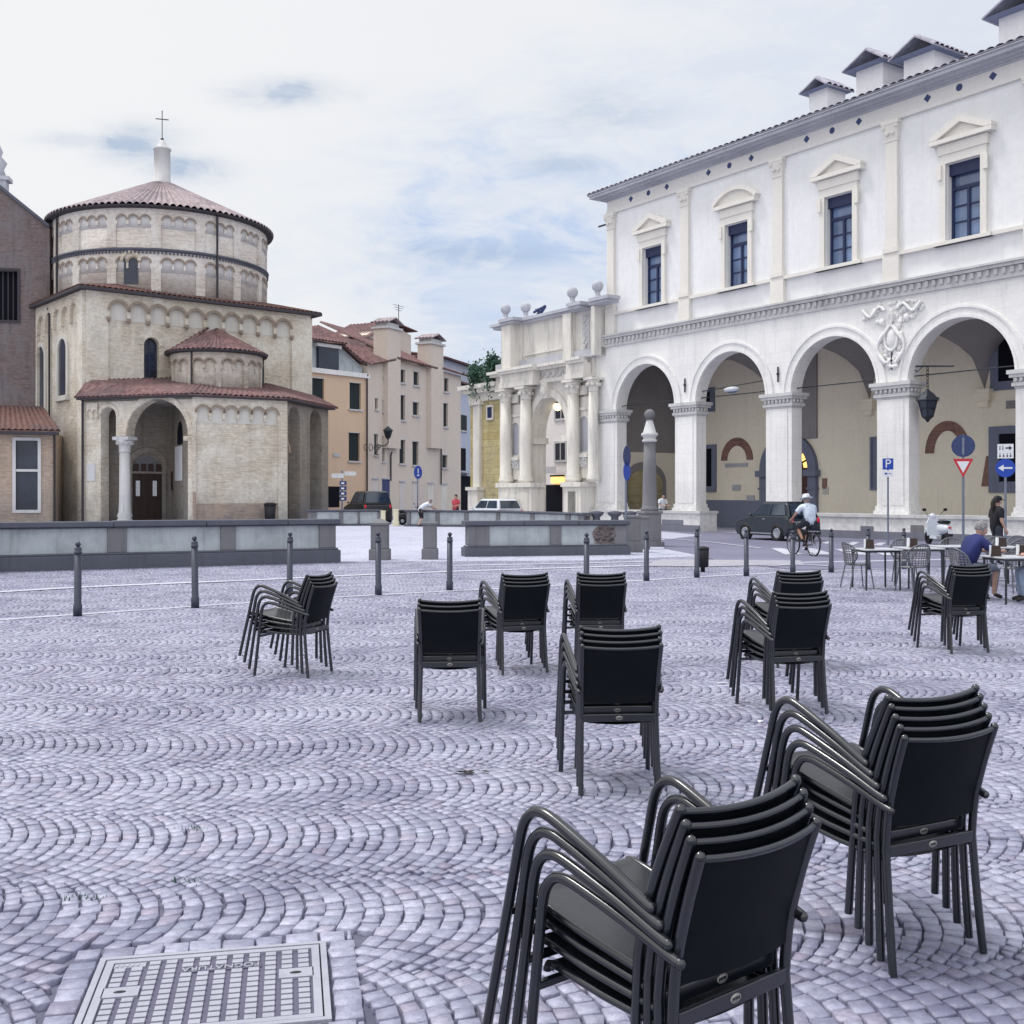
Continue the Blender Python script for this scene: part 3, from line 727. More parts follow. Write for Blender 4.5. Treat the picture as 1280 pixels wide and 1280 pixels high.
# ---------------------------------------------------------------- baptistery
C0 = Vector(XY(107, 63.5)); a40 = math.radians(40); S = 14.6
u1 = Vector((math.cos(a40), math.sin(a40))); v1 = Vector((-u1.y, u1.x))
FA = Frame(C0, C0 + u1 * S); FB = Frame(C0 + v1 * S, C0)          # front right face, left face
bap = thing('baptistery', 'round drummed brick baptistery with tiled cone roof, lantern and cross above an arched porch', 'baptistery', TR(C0.x, C0.y))
EZ = 13.45
# main walls
hole_w = archhole(FA.s(180), FA.s(199), FA.z(190, 474), FA.z(190, 432))
doorL = FA.s(162.5); doorR = FA.s(199.5); dz = FA.z(181, 592)
m = M(); m.panel(rect(0, S, 0, EZ), [hole_w], 0, .8)
m.box(0, .8, .8, S, 0, EZ); m.box(S - .8, S, .8, S, 0, EZ); m.box(.8, S - .8, S - .8, S, 0, EZ)
m.build('wall', 'brick', bap, FA.mat())
arched_window('window', FA, bap, FA.s(180), FA.s(199), FA.z(190, 474), FA.z(190, 432), sill=False)
m = M(); reveal_ring(m, (FA.s(180) + FA.s(199)) / 2, FA.z(190, 432), (FA.s(199) - FA.s(180)) / 2 + .02, (FA.s(199) - FA.s(180)) / 2 + .3, -.05, 0); m.build('window_arch', 'brick', bap, FA.mat())
# light plaster infill + hanging arches, front
sa, sb = FA.s(134), FA.s(363)
m = M(); m.box(sa, sb, -.02, 0, 11.9, 13.05); m.build('arcade_infill', 'infill', bap, FA.mat())
m = M(); corbels(m, sa, sb, 10, 13.15, 12.45, .55, .2); m.box(0, sa, -.2, 0, 0, 13.15); m.box(sb, S, -.2, 0, 0, 13.15); m.box(0, S, -.2, 0, 13.15, EZ)
m.build('hanging_arcade', 'brick', bap, FA.mat())
m = M(); n = 10; w_ = (sb - sa) / n
for i in range(n): reveal_ring(m, sa + (i + .5) * w_, 12.45, w_ * .41, w_ * .41 + .16, -.26, -.2, n=10)
for i in range(n + 1): m.lathe([(.04, 0), (.12, .12), (.14, .3)], (sa + i * w_, -.2, 11.72), 8)
m.build('arch_moulding', 'brick_m', bap, FA.mat())
# left face: hanging arches, tall blind windows
def sB(px): return FB.s(px)
m = M(); s0, s1 = sB(50), sB(101); corbels(m, s0, s1, 5, 13.15, 12.3, .5, .2); m.box(s1, S - .01, -.2, 0, 0, 13.15); m.box(0, s0, -.2, 0, 0, 13.15); m.box(0, S, -.2, 0, 13.15, EZ)
m.build('hanging_arcade', 'brick', bap, FB.mat())
for (pa, pb, yt, yb) in ((74.5, 84.5, 425, 496), (48, 57, 435, 515)):
    x0, x1 = sB(pa), sB(pb); zt = FB.z(pa, yt); zb = FB.z(pa, yb); r = (x1 - x0) / 2
    m = M(); m.panel(archhole(x0, x1, zb, zt - r), y0=-.025, y1=0); o = m.build('window', 'dwin', bap, FB.mat())
    m = M(); m.panel(archhole(x0 - .3, x1 + .3, zb, zt - r), [archhole(x0, x1, zb + .02, zt - r)], -.12, 0); m.box(x0 - .4, x1 + .4, -.25, 0, zb - .3, zb); m.build('frame', 'infill', o)
pipe(bap, FB, 64, 385, None); pipe(bap, FB, 105, 355, None); pipe(bap, FA, 387.5, 396, None)
# eave and low roof of the square block
m = M(); e = .55
m.panel([(-e, -e), (S + e, -e), (S + e, S + e), (-e, S + e)], y0=0, y1=.16, mp=lambda x, y, z: (x, z, EZ + .16 - y)); m.build('eave', 'eave', bap, FA.mat())
c_ = (7.55, 7.3); m = M()
E4 = [(-e, -e), (S + e, -e), (S + e, S + e), (-e, S + e)]; I4 = [(3.2, 3.2), (S - 3.2, 3.2), (S - 3.2, S - 3.2), (3.2, S - 3.2)]
for i in range(4):
    a, b = E4[i], E4[(i + 1) % 4]; c, d = I4[(i + 1) % 4], I4[i]
    m.roof((*a, EZ + .18), (*b, EZ + .18), (*c, EZ + 1.15), (*d, EZ + 1.15), .32, .08)
m.build('roof', 'tile_d', bap, FA.mat())
# drum: own frame centred on its axis, x axis towards the camera
Cw = C0 + u1 * c_[0] + v1 * c_[1]; R = 6.7
toc = math.atan2(-Cw.y, -Cw.x); WD = TR(Cw.x, Cw.y, 0, toc)
RZ = 19.1; MZ = 16.6
drum = None
m = M(); m.lathe([(R, 13.6), (R, RZ)], n=96, smooth=True); drum = m.build('drum', 'drum', bap, WD)
def dmap(x, y, z, R_=R): t = x / R_; return ((R_ - y) * math.cos(t), (R_ - y) * math.sin(t), z)
circ = 2 * PI * R; NB = 16; bw_ = circ / NB; off = -.35
m = M(); mi_ = M(); mm = m
for i in range(NB):
    s0 = off + i * bw_; a, b = s0 + .28, s0 + bw_ - .28
    corbels(m, a, b, 3, MZ - .1, 15.8, .35, .13, dmap, k=6); corbels(m, a, b, 3, RZ, 18.4, .28, .13, dmap, cw=.22, k=6)
    for (za, zb, zt) in ((14.0, MZ - .1, 0), (MZ + .12, RZ, 0)):
        m.add([dmap(x, y, z) for z in (za, zb) for (x, y) in ((s0 - .28, 0), (s0 - .28, -.13), (s0, -.13), (s0 + .28, -.13), (s0 + .28, 0))], [(0, 1, 6, 5), (1, 2, 7, 6), (2, 3, 8, 7), (3, 4, 9, 8)])
    w3 = (b - a) / 3
    for k in range(3):
        c = a + (k + .5) * w3
        mm.mat(1); reveal_ring(mm, c, 15.8, w3 * .41, w3 * .41 + .1, -.17, -.13, n=8, mp=dmap)
        reveal_ring(mm, c, 18.4, w3 * .39, w3 * .39 + .08, -.17, -.13, n=6, mp=dmap); mm.mat(0)
mi_.lathe([(R + .012, 15.25), (R + .014, 16.4)], n=96); mi_.lathe([(R + .012, 17.95), (R + .014, 18.9)], n=96)
m.build('blind_arcade', ['drum', 'brick_m'], drum, WD); mi_.build('arcade_infill', 'infill_d', drum, WD)
m = M(); m.lathe([(R, MZ - .12), (R + .22, MZ - .06), (R + .26, MZ + .06), (R, MZ + .14)], n=96)
for i in range(190):
    t = 2 * PI * i / 190; m.box(R, R + .22, -.06, .06, MZ - .24, MZ - .1, Matrix.Rotation(t, 4, 'Z'))
m.build('dentil_course', 'parapet_c', drum, WD)
# arched window in the drum (seen at px 157..171)
def drum_ang(px):
    k = Vector(((px - 640) / F, 1)).normalized(); b = k.dot(Cw); d = math.sqrt(b * b - Cw.dot(Cw) + R * R); p = k * (b - d) - Cw
    return (math.atan2(p.y, p.x) - toc + PI) % (2 * PI) - PI
wa = drum_ang(164) * R
m = M(); m.panel(archhole(wa - .42, wa + .42, 14.5, 15.9, 8), y0=-.06, y1=.0, mp=dmap); o = m.build('window', 'dwin', bap, WD)
m = M(); reveal_ring(m, wa, 15.9, .44, .62, -.2, 0, mp=dmap, n=10); m.build('window_arch', 'brick', o)
for px in (76, 269):
    t = drum_ang(px); m = M(); m.tube([((R + .25) * math.cos(t), (R + .25) * math.sin(t), z) for z in (14, 17, RZ)], .07, 6); m.build('drainpipe', 'pipe', drum, WD)
m = M(); m.lathe([(R - .1, RZ - .02), (R + .50, RZ + .04), (R + .53, RZ + .14), (R - .1, RZ + .22)], n=96); m.build('eave', 'eave', bap, WD)
m = M(); m.cone_roof((0, 0), R + .57, RZ + .13, .8, 22.35, w=.42, h=.16, rows=8); m.build('cone_roof', 'tile_g', bap, WD)
m = M(); m.lathe([(.85, 22.0), (.85, 22.25), (.54, 22.35), (.52, 24.65), (.58, 24.7), (.58, 24.8), (.42, 24.85), (.26, 25.1), (.16, 25.35), (0, 25.4)], n=20); o = m.build('lantern', 'stone_w', bap, WD)
m = M(); m.tube([(0, 0, 25.3), (0, 0, 27.3)], .026, 6); m.box(-.03, .03, -.38, .38, 26.74, 26.79); m.ball((0, 0, 25.42), .12, 8)
for q in ((0, -.38, 26.765), (0, .38, 26.765), (0, 0, 27.3)): m.ball(q, .045, 6)
m.build('cross', 'iron', o)

# porch: three wall faces
A_, B_, C_, E_ = XY(105, 62.9), XY(240, 60.7), XY(358, 63.5), XY(410, 70.0)
F1, F2, F3 = Frame(A_, B_), Frame(B_, C_), Frame(C_, E_); PZ = 7.1
x = F1.s
l0, l1, b0, b1 = x(126), x(145), x(158), x(235); zc = 5.0
cb = (b0 + b1) / 2; rb = (b1 - b0) / 2; cl = (l0 + l1) / 2; rl = (l1 - l0) / 2
outl = [(0, 0), (l0, 0)] + arc(cl, 6.15, rl, PI, 0, 10) + [(l1, zc), (b0, zc)] + arc(cb, zc + .02, rb, PI, 0, 20) + [(b1, 0), (F1.L, 0), (F1.L, PZ), (0, PZ)]
m = M(); m.panel(outl, y0=0, y1=.7); m.build('porch_wall', 'brick', bap, F1.mat())
m = M(); reveal_ring(m, cb, zc + .02, rb + .02, rb + .32, -.04, 0, n=24); reveal_ring(m, cl, 6.15, rl + .02, rl + .2, -.04, 0); m.box(b1 - .25, b1 + .5, -.06, .05, 4.7, 4.95); m.build('arch_moulding', 'brick', bap, F1.mat())
m = M(); corbels(m, .25, l0 - .15, 2, 6.9, 6.4, .4, .1); m.build('hanging_arcade', 'brick', bap, F1.mat())
m = M(); m.box(x(109), x(119), -.05, 0, 2.5, 3.5); m.build('wall_plaque', 'stone_w', bap, F1.mat())
cx_ = (l1 + b0) / 2; cy_ = .32
colm = M(); colm.lathe([(.46, 0), (.48, .25), (.36, .4), (.42, .55), (.34, .75), (.31, 1.4), (.29, 4.1)], (cx_, cy_, 0), 20); o = colm.build('column', 'stone_w', bap, F1.mat())
m = M(); m.lathe([(.29, 4.1), (.35, 4.16), (.31, 4.22), (.34, 4.5), (.5, 4.75), (.46, 4.8)], (cx_, cy_, 0), 16)
m.box(cx_ - .52, cx_ + .52, cy_ - .42, cy_ + .42, 4.8, 4.99)
for k in range(10):
    t = 2 * PI * k / 10; m.ball((cx_ + .4 * math.cos(t), cy_ + .4 * math.sin(t), 4.62), .1, 6)
m.build('capital', 'stone_w', o)
# second face with its row of little arches
m = M(); m.box(0, F2.L, 0, .7, 0, PZ); m.build('porch_wall', 'brick', bap, F2.mat())
x = F2.s; m = M(); m.box(x(244), x(347), -.02, 0, 5.7, 6.75); m.build('arcade_infill', 'infill', bap, F2.mat())
m = M(); corbels(m, x(244), x(347), 6, 6.85, 6.25, .38, .16); m.box(0, x(244), -.16, 0, 0, 6.85); m.box(x(347), F2.L, -.16, 0, 0, 6.85); m.box(0, F2.L, -.16, 0, 6.85, PZ); m.build('hanging_arcade', 'brick', bap, F2.mat())
m = M(); wq = (x(347) - x(244)) / 6
for i in range(6): reveal_ring(m, x(244) + (i + .5) * wq, 6.25, wq * .41, wq * .41 + .14, -.2, -.16, n=9)
m.build('arch_moulding', 'brick_m', bap, F2.mat())
m = M(); m.box(x(244) + .01, x(347) - .01, -.05, 0, 0, 1.25); m.box(0, x(244), -.22, -.165, 0, 1.9); m.build('plinth', 'brick_h', bap, F2.mat())
# third face: two tall niches
m = M(); h1 = archhole(F3.s(360), F3.s(375), 0.02, 6.0); h2 = archhole(F3.s(387), F3.s(402), .6, 6.0)
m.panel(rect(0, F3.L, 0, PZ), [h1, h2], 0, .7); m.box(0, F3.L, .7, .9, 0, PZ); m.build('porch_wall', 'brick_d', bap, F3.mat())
m = M(); k0, k1 = F3.s(360) + .1, F3.s(370); m.box(k0, k1, .45, .69, 0, 3.6); d = m.build('door', 'wood', bap, F3.mat())
m = M(); m.box(k0 + .3, k1 - .3, .43, .449, 2.1, 2.6); m.build('notice', 'signwhite', d)
m = M(); m.panel(archhole(k0, k1, 3.7, 4.2), y0=.55, y1=.69); m.build('lunette', 'parapet', bap, F3.mat())
m = M(); reveal_ring(m, (k0 + k1) / 2, 4.2, (k1 - k0) / 2, (k1 - k0) / 2 + .2, .4, .69); m.build('door_arch', 'brick_h', bap, F3.mat())
# return wall at the far end, inner side wall of the porch, ceiling
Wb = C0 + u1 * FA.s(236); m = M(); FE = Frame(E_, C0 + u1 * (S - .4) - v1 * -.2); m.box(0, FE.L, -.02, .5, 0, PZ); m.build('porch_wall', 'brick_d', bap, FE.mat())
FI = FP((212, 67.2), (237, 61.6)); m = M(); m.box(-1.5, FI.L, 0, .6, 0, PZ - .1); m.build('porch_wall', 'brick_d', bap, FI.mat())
m = M(); m.box(FI.s(219.5), FI.s(227.5), -.05, 0, FI.z(223, 601), FI.z(223, 558)); m.build('tall_poster', 'signwhite', bap, FI.mat())
m = M(); m.panel(archhole(FI.s(222), FI.s(228.5), FI.z(223, 556), FI.z(223, 545)), y0=-.02, y1=0); m.build('window', 'void', bap, FI.mat())
m = M(); q0 = FI.s(218) - .9; m.box(q0, q0 + .5, -.06, 0, 2.0, 3.1); m.build('notice_board', 'wood', bap, FI.mat())
m = M(); poly = [A_, B_, C_, E_]; back = [FA.o + FA.u * (S - .3) + FA.v * .3, FA.o + FA.v * .3]
pp = [Vector(p) for p in poly] + back
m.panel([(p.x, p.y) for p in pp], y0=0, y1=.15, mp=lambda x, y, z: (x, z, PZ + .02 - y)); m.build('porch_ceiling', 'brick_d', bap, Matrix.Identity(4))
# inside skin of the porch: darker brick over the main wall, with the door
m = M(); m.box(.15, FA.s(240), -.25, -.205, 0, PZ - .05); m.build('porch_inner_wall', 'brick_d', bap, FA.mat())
y_ = -.3; m = M(); m.box(doorL, doorR, y_ - .05, y_ + .04, 0, dz); d = m.build('door', 'wood', bap, FA.mat())
m = M(); mid = (doorL + doorR) / 2
for k in range(4):
    a = doorL + (doorR - doorL) * k / 4
    for z in (.25, 1.5, 2.6): m.box(a + .08, a + (doorR - doorL) / 4 - .08, y_ - .09, y_ - .052, z, z + .95)
m.build('door_panel', 'wood', d)
m = M(); 
for (px, dy_) in ((169, 0), (190, 0)):
    s_ = FA.s(px); zz = FA.z(px, 620); m.box(s_ - .12, s_ + .12, y_ - .12, y_ - .095, zz, zz + .9)
m.build('notice', 'signwhite', d)
rr_ = (doorR - doorL) / 2
m = M(); m.panel(archhole(doorL + .1, doorR - .1, dz + .12, dz + .35, 12, rr_ * .75), y0=y_, y1=y_ + .06); m.build('lunette', 'parapet_s', bap, FA.mat())
m = M(); reveal_ring(m, mid, dz + .3, rr_ + .02, rr_ + .35, y_ - .06, y_ + .05); m.box(doorL - .2, doorR + .2, y_ - .1, y_ + .05, dz, dz + .12); m.box(doorL - .25, doorL, y_ - .06, y_ + .05, 0, dz + .3); m.box(doorR, doorR + .25, y_ - .06, y_ + .05, 0, dz + .3); m.build('door_surround', 'brick_d', bap, FA.mat())
# porch roof
ov = .5
def outp(fr, t, o_=ov): p = fr.o + fr.u * t - fr.v * o_; return (p.x, p.y, PZ + .12)
def wl(t, z): p = FA.o + FA.u * t - FA.v * .02; return (p.x, p.y, z)
eA, eB1, eC1, eE = outp(F1, -.3), outp(F1, F1.L + .15), outp(F2, F2.L + .1), outp(F3, F3.L + .45)
m = M(); m.roof(eA, eB1, wl(7.2, 8.95), wl(.1, 8.3), .3, .09); m.roof(eB1, eC1, wl(11.5, 8.8), wl(7.2, 8.95), .3, .09); m.roof(eC1, eE, wl(S + .3, 8.2), wl(11.5, 8.8), .3, .09)
m.build('porch_roof', 'tile', bap, Matrix.Identity(4))
m = M()
for fr in (F1, F2, F3): m.box(-.2, fr.L + .2, -.42, .1, PZ - .02, PZ + .1, fr.mat() @ Matrix.Identity(4))
m.build('gutter', 'eave', bap, Matrix.Identity(4))
# little round apse with its own cone roof
ac = Vector(XY(271, 67.0)); tw = math.atan2(-ac.y, -ac.x); WA = TR(ac.x, ac.y, 0, tw); r2 = 2.62
m = M(); m.lathe([(r2, 7.3), (r2, 10.1)], n=48); ap = m.build('apse', 'apse', bap, WA)
def amap(x, y, z): t = x / r2; return ((r2 - y) * math.cos(t), (r2 - y) * math.sin(t), z)
m = M(); m2 = M(); m3 = M()
for i in range(10):
    s0 = -r2 * PI + i * 2 * PI * r2 / 10 + .1
    corbels(m, s0 + .14, s0 + 2 * PI * r2 / 10 - .14, 2, 10.05, 9.35, .3, .1, amap, k=6)
    m.add([amap(x_, y, z) for z in (7.6, 10.05) for (x_, y) in ((s0 - .14, 0), (s0 - .14, -.1), (s0 + .14, -.1), (s0 + .14, 0))], [(0, 1, 5, 4), (1, 2, 6, 5), (2, 3, 7, 6)])
    wq = (2 * PI * r2 / 10 - .28) / 2
    for k in range(2):
        reveal_ring(m2, s0 + .14 + (k + .5) * wq, 9.35, wq * .41, wq * .41 + .09, -.14, -.1, n=7, mp=amap)
m.build('blind_arcade', 'apse', ap, WA); m2.build('arch_moulding', 'brick_m', ap, WA)
m = M(); m.lathe([(r2 - .1, 10.0), (r2 + .36, 10.05), (r2 + .4, 10.18), (r2 - .1, 10.22)], n=48); m.build('eave', 'eave', ap, WA)
m = M(); m.cone_roof((0, 0), r2 + .42, 10.15, .05, 11.75, w=.3, h=.1, rows=4); m.build('apse_roof', 'tile', bap, WA)
wl2 = FA.s(236); wl3 = FA.s(262)
m = M(); pr = FA.o + FA.u * FA.s(258); pa = FA.o + FA.u * FA.s(214)
m.roof((*outp(FA, FA.s(214), 1.6)[:2], 10.2), (ac.x - .3, ac.y - .6, 11.75), (pr.x, pr.y, 11.95), (pa.x, pa.y, 10.5), .3, .09); m.build('apse_roof', 'tile', bap, Matrix.Identity(4))
for px, zz in ((239.5, 0), (329, 0)):
    s_ = None
    k = Vector(((px - 640) / F, 1)).normalized(); b = k.dot(ac); q = b * b - ac.dot(ac) + (r2 + .12) ** 2; p = k * (b - math.sqrt(max(q, 0)))
    m = M(); m.tube([(p.x, p.y, 7.6), (p.x, p.y, 10.1)], .06, 6); m.build('drainpipe', 'pipe', ap, Matrix.Identity(4))
pipe(bap, F1, 105.5, 496, None, -.15, .07)
tb = thing('litter_bin', 'small dark litter bin against the brick porch wall of the baptistery', 'bin', TR(*(F2.o + F2.u * F2.s(331) - F2.v * .9)))
m = M(); m.lathe([(.26, .1), (.34, 1.15)], n=12); m.build('body', 'black', tb); m = M(); m.lathe([(.36, 1.15), (.37, 1.22), (.2, 1.3), (0, 1.3)], n=12); m.build('lid', 'black', tb)

# ---------------------------------------------------------------- cathedral flank and low house at far left
FC = Frame(XY(-170, 68), XY(62, 70)); cat = thing('cathedral', 'dark brick cathedral flank with sloping gable and black window at far left', 'church', FC.mat())
hx0, hx1 = FC.s(-30), FC.s(22)
pr_ = [FC.p(62, 640), FC.p(62, 286), FC.p(0, 236), FC.p(-60, 205), FC.p(-170, 120)]
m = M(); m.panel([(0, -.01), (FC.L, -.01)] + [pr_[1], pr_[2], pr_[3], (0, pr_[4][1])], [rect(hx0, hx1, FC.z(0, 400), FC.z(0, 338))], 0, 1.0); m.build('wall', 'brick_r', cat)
m = M(); m.box(hx0, hx1, .4, .5, FC.z(0, 400), FC.z(0, 338)); o = m.build('window', 'void', cat)
m = M(); m.panel(rect(hx0 - .15, hx1 + .15, FC.z(0, 400) - .15, FC.z(0, 338) + .15), [rect(hx0, hx1, FC.z(0, 400), FC.z(0, 338))], -.08, .02)
for k in range(1, 8): q = hx0 + (hx1 - hx0) * k / 8; m.box(q - .03, q + .03, .2, .26, FC.z(0, 400), FC.z(0, 338))
m.build('frame', 'eave', o)
m = M(); p1_, p2_ = pr_[1], pr_[2]
for a, b in zip(pr_[1:4], pr_[2:5]):
    d = Vector((b[0] - a[0], b[1] - a[1])); n_ = Vector((-d.y, d.x)).normalized() * -.25
    m.panel([a, (a[0] - n_.x * .2, a[1] - n_.y * .2), (b[0] - n_.x * .2, b[1] - n_.y * .2), b] if False else [(a[0], a[1] + .02), (b[0], b[1] + .02), (b[0], b[1] + .25), (a[0], a[1] + .25)], y0=-.2, y1=1.1)
m.build('coping', 'parapet_c', cat)
m = M(); m.box(FC.s(-30), FC.s(22), -.03, 0, 0, 1); 
# pinnacle at the picture edge
PF = FC.s(-3); zb_ = FC.z(-3, 236)
m = M(); m.box(PF - .7, PF + .45, .1, .9, zb_ - 2, zb_ + .6); m.box(PF - .9, PF + .65, 0, 1, zb_ + .6, zb_ + .85); m.lathe([(.5, 0), (.35, .5), (.55, .9), (.2, 1.3), (.3, 1.6), (.05, 2.2)], (PF - .1, .5, zb_ + .85), 10)
m.build('pinnacle', 'stone_c', cat)
FL = Frame(XY(-60, 61), XY(69, 62.5)); low = thing('low_house', 'low brick lean-to house with dark tiled roof and white framed window at left edge', 'house', FL.mat())
x0, x1 = FL.s(19), FL.s(48); za, zb = FL.z(30, 638), FL.z(30, 550); ez = FL.z(50, 541)
m = M(); m.panel(rect(0, FL.L, 0, ez), [rect(x0, x1, za, zb)], 0, .5); m.box(FL.L - .5, FL.L, .5, 5, 0, ez); m.build('wall', 'brick_h', low)
m = M(); m.box(x0, x1, .2, .25, za, zb); o = m.build('window', 'dwin', low)
m = M(); fw = .14; m.panel(rect(x0 - fw, x1 + fw, za - fw, zb + fw), [rect(x0 + .03, x1 - .03, za + .03, zb - .03)], -.06, .12); zm = FL.z(30, 588); m.box(x0, x1, -.03, .14, zm - .07, zm + .07); m.build('frame', 'stone_w', o)
m = M(); m.roof((-.3, -.6, ez + .1), (FL.L + .35, -.6, ez + .1), (FL.L - 1.2, 5.2, FL.z(40, 500)), (-.3, 5.2, FL.z(40, 500)), .3, .09); m.build('roof', 'tile_d', low)
m = M(); m.box(-.2, FL.L + .2, -.6, 0, ez - .12, ez + .03); m.build('gutter', 'eave', low); pipe(low, FL, 68.3, 541, None)

# ---------------------------------------------------------------- houses in the middle
def shutter_window(par, fr, pa, pb, yt, yb, mat='shutter', sill=True, dep=0.0):
    x0, x1 = fr.s(pa), fr.s(pb); pm = (pa + pb) / 2; z1, z0 = fr.z(pm, yt), fr.z(pm, yb)
    m = M(); m.box(x0, x1, dep - .03, dep + .1, z0, z1)
    o = m.build('window', mat, par, fr.mat())
    m = M(); xm = (x0 + x1) / 2
    if mat == 'shutter' and x1 - x0 > .7:
        for (a, b) in ((x0 + .03, xm - .02), (xm + .02, x1 - .03)): m.box(a, b, dep - .06, dep - .035, z0 + .04, z1 - .04)
        k = z0 + .12
        while k < z1 - .1: m.box(x0 + .1, x1 - .1, dep - .075, dep - .062, k, k + .05); k += .13
        m.build('shutter', 'shutter', o)
    if sill: m = M(); m.box(x0 - .12, x1 + .12, -.14, .05, z0 - .14, z0 - .01); m.box(x0 - .07, x1 + .07, -.05, .05, z1 + .01, z1 + .08); m.build('sill', 'stone_w', o)
    return o
def c3(cx, cy): return (370 + .2657 * cx, 380 + .2657 * cy)
FO = FP((386, 80.5), (459.5, 85)); oh = thing('peach_house', 'peach plastered house with dark shuttered windows between baptistery and cream house', 'house', FO.mat())
tz = FO.z(430, 470)
OW_ = [(c3(a, y0_)[0], c3(b, y1_)[0], c3(a, y0_)[1], c3(b, y1_)[1]) for a, b, y0_, y1_ in ((75, 132, 350, 460), (252, 305, 372, 495), (248, 300, 607, 738))]
def hol(fr, W_): return [rect(fr.s(a), fr.s(b), fr.z((a + b) / 2, yb), fr.z((a + b) / 2, yt)) for a, b, yt, yb in W_]
m = M(); m.panel(rect(-3, FO.L, -.01, tz), hol(FO, OW_), 0, .4); m.box(-3, FO.L, .4, 9, 0, tz - .01); m.build('wall', 'orange', oh)
m = M(); m.box(-3, FO.L + .05, -.2, 9, tz, tz + .35); m.build('cornice_band', 'white', oh)
for q_ in OW_: shutter_window(oh, FO, *q_, dep=.2)
shutter_window(oh, FO, 405, 424, 608, 634, 'void', False)
t2 = FO.z(420, 432)
m = M(); m.panel([(-3, tz + .36), (FO.L, tz + .36), (FO.L, FO.z(458, 458)), (FO.s(430), FO.z(430, 430)), (-3, FO.z(388, 418))], y0=.6, y1=6); m.build('attic_wall', 'parapet', oh)
m = M(); q0, q1 = FO.s(402), FO.s(427); m.box(q0, q1, .3, .58, tz + .4, FO.z(415, 434)); o = m.build('attic_window', 'dwin', oh)
m = M(); m.box(q0 - .2, q1 + .2, .2, .62, FO.z(415, 434), FO.z(415, 430)); m.build('lintel', 'white', o)
m = M(); m.roof((-3.2, -.2, FO.z(388, 424)), (FO.s(432), -.2, FO.z(432, 430)), (FO.s(440), 7, FO.z(440, 403)), (-3.2, 7, FO.z(388, 400)), .35, .1)
m.roof((FO.s(430), .1, FO.z(430, 430)), (FO.L + .1, .1, FO.z(459, 457)), (FO.L + .6, 8, FO.z(459, 420)), (FO.s(440), 8, FO.z(440, 412)), .35, .1); m.build('roof', 'tile', oh)
pipe(oh, FO, 457.5, 468, None)
m = M(); p0 = c3(175, 714); m.box(FO.s(416), FO.s(424), -.06, 0, FO.z(420, 571), FO.z(420, 566)); m.build('wall_plaque', 'stone_w', oh)

FH = FP((460, 85.5), (576, 99)); ch = thing('cream_house', 'tall cream plastered house with two big wall chimneys and narrow dark windows', 'house', FH.mat())
def fz(px, y): return FH.z(px, y)
e0, e1, e2, e3 = (0, fz(460, 454)), (FH.s(487), fz(487, 450)), (FH.s(540), fz(540, 460)), (FH.L, fz(576, 470))
WN = [(410, 425, 315, 340), (372, 385, 445, 495), (407, 420, 455, 505), (492, 513, 310, 370), (553, 578, 320, 383), (490, 513, 430, 545), (550, 577, 463, 523), (487, 513, 640, 750), (548, 576, 648, 757), (368, 385, 613, 710), (406, 418, 622, 740), (697, 717, 350, 412), (693, 714, 468, 577), (688, 712, 712, 770)]
WP = [(c3(a, c)[0], c3(b, d)[0], c3(a, c)[1], c3(b, d)[1]) for a, b, c, d in WN]
m = M(); m.panel([(0, -.01), (FH.L, -.01), e3, e2, e1, e0], hol(FH, WP), 0, .4); m.panel([(0, -.01), (FH.L, -.01), e3, e2, e1, e0], y0=.41, y1=12); m.build('wall', 'creamh', ch)
for q_ in WP: shutter_window(ch, FH, *q_, dep=.22)
for a, mt in (((405, 440, 825, 885), 'signback'), ((487, 510, 838, 930), 'creamp'), ((358, 384, 825, 880), 'creamp'), ((548, 572, 840, 930), 'creamp'), ((620, 645, 845, 930), 'arch_st'), ((683, 708, 850, 950), 'arch_st')):
    p0 = c3(a[0], a[2]); p1 = c3(a[1], a[3]); x0, x1 = FH.s(p0[0]), FH.s(p1[0]); pm = (p0[0] + p1[0]) / 2; z1 = FH.z(pm, p0[1])
    m = M(); m.box(x0, x1, -.02, .1, 0, z1); o = m.build('blind_opening', mt, ch); m = M(); m.box(x0 - .05, x1 + .05, -.1, .02, z1, z1 + .12); m.build('lintel', 'stone_c', o)
for (a, b, top, bot) in ((410, 470, 122, None), (615, 672, 195, None)):
    p0 = c3(a, top)[0]; p1 = c3(b, top)[0]; x0, x1 = FH.s(p0), FH.s(p1); zt = FH.z((p0 + p1) / 2, c3(0, top)[1])
    m = M(); m.box(x0, x1, -.45, .9, fz(p0, 560), zt); o = m.build('chimney', 'creamh', ch)
    m = M(); m.box(x0 - .15, x1 + .15, -.6, 1.05, zt, zt + .18); m.box(x0 + .1, x1 - .1, -.35, .8, zt + .18, zt + .5); m.build('chimney_cap', 'stone_w', o)
    m = M(); xm = (x0 + x1) / 2; m.roof((x0 - .2, -.65, zt + .5), (x0 - .2, 1.1, zt + .5), (xm, 1.1, zt + .95), (xm, -.65, zt + .95), .3, .08); m.roof((x1 + .2, 1.1, zt + .5), (x1 + .2, -.65, zt + .5), (xm, -.65, zt + .95), (xm, 1.1, zt + .95), .3, .08); m.build('chimney_tiles', 'tile_g', o)
m = M()
def rf(pa, ya, pb, yb, dz_, dp=7): 
    m.roof((FH.s(pa), -.5, fz(pa, ya)), (FH.s(pb), -.5, fz(pb, yb)), (FH.s(pb), dp, fz(pb, yb) + dz_), (FH.s(pa), dp, fz(pa, ya) + dz_), .38, .11)
rf(459, 456, 489, 450, 3.2); rf(490, 448, 541, 461, 3.4); rf(547, 461, 580, 471, 2.6)
m.build('roof', 'tile', ch)
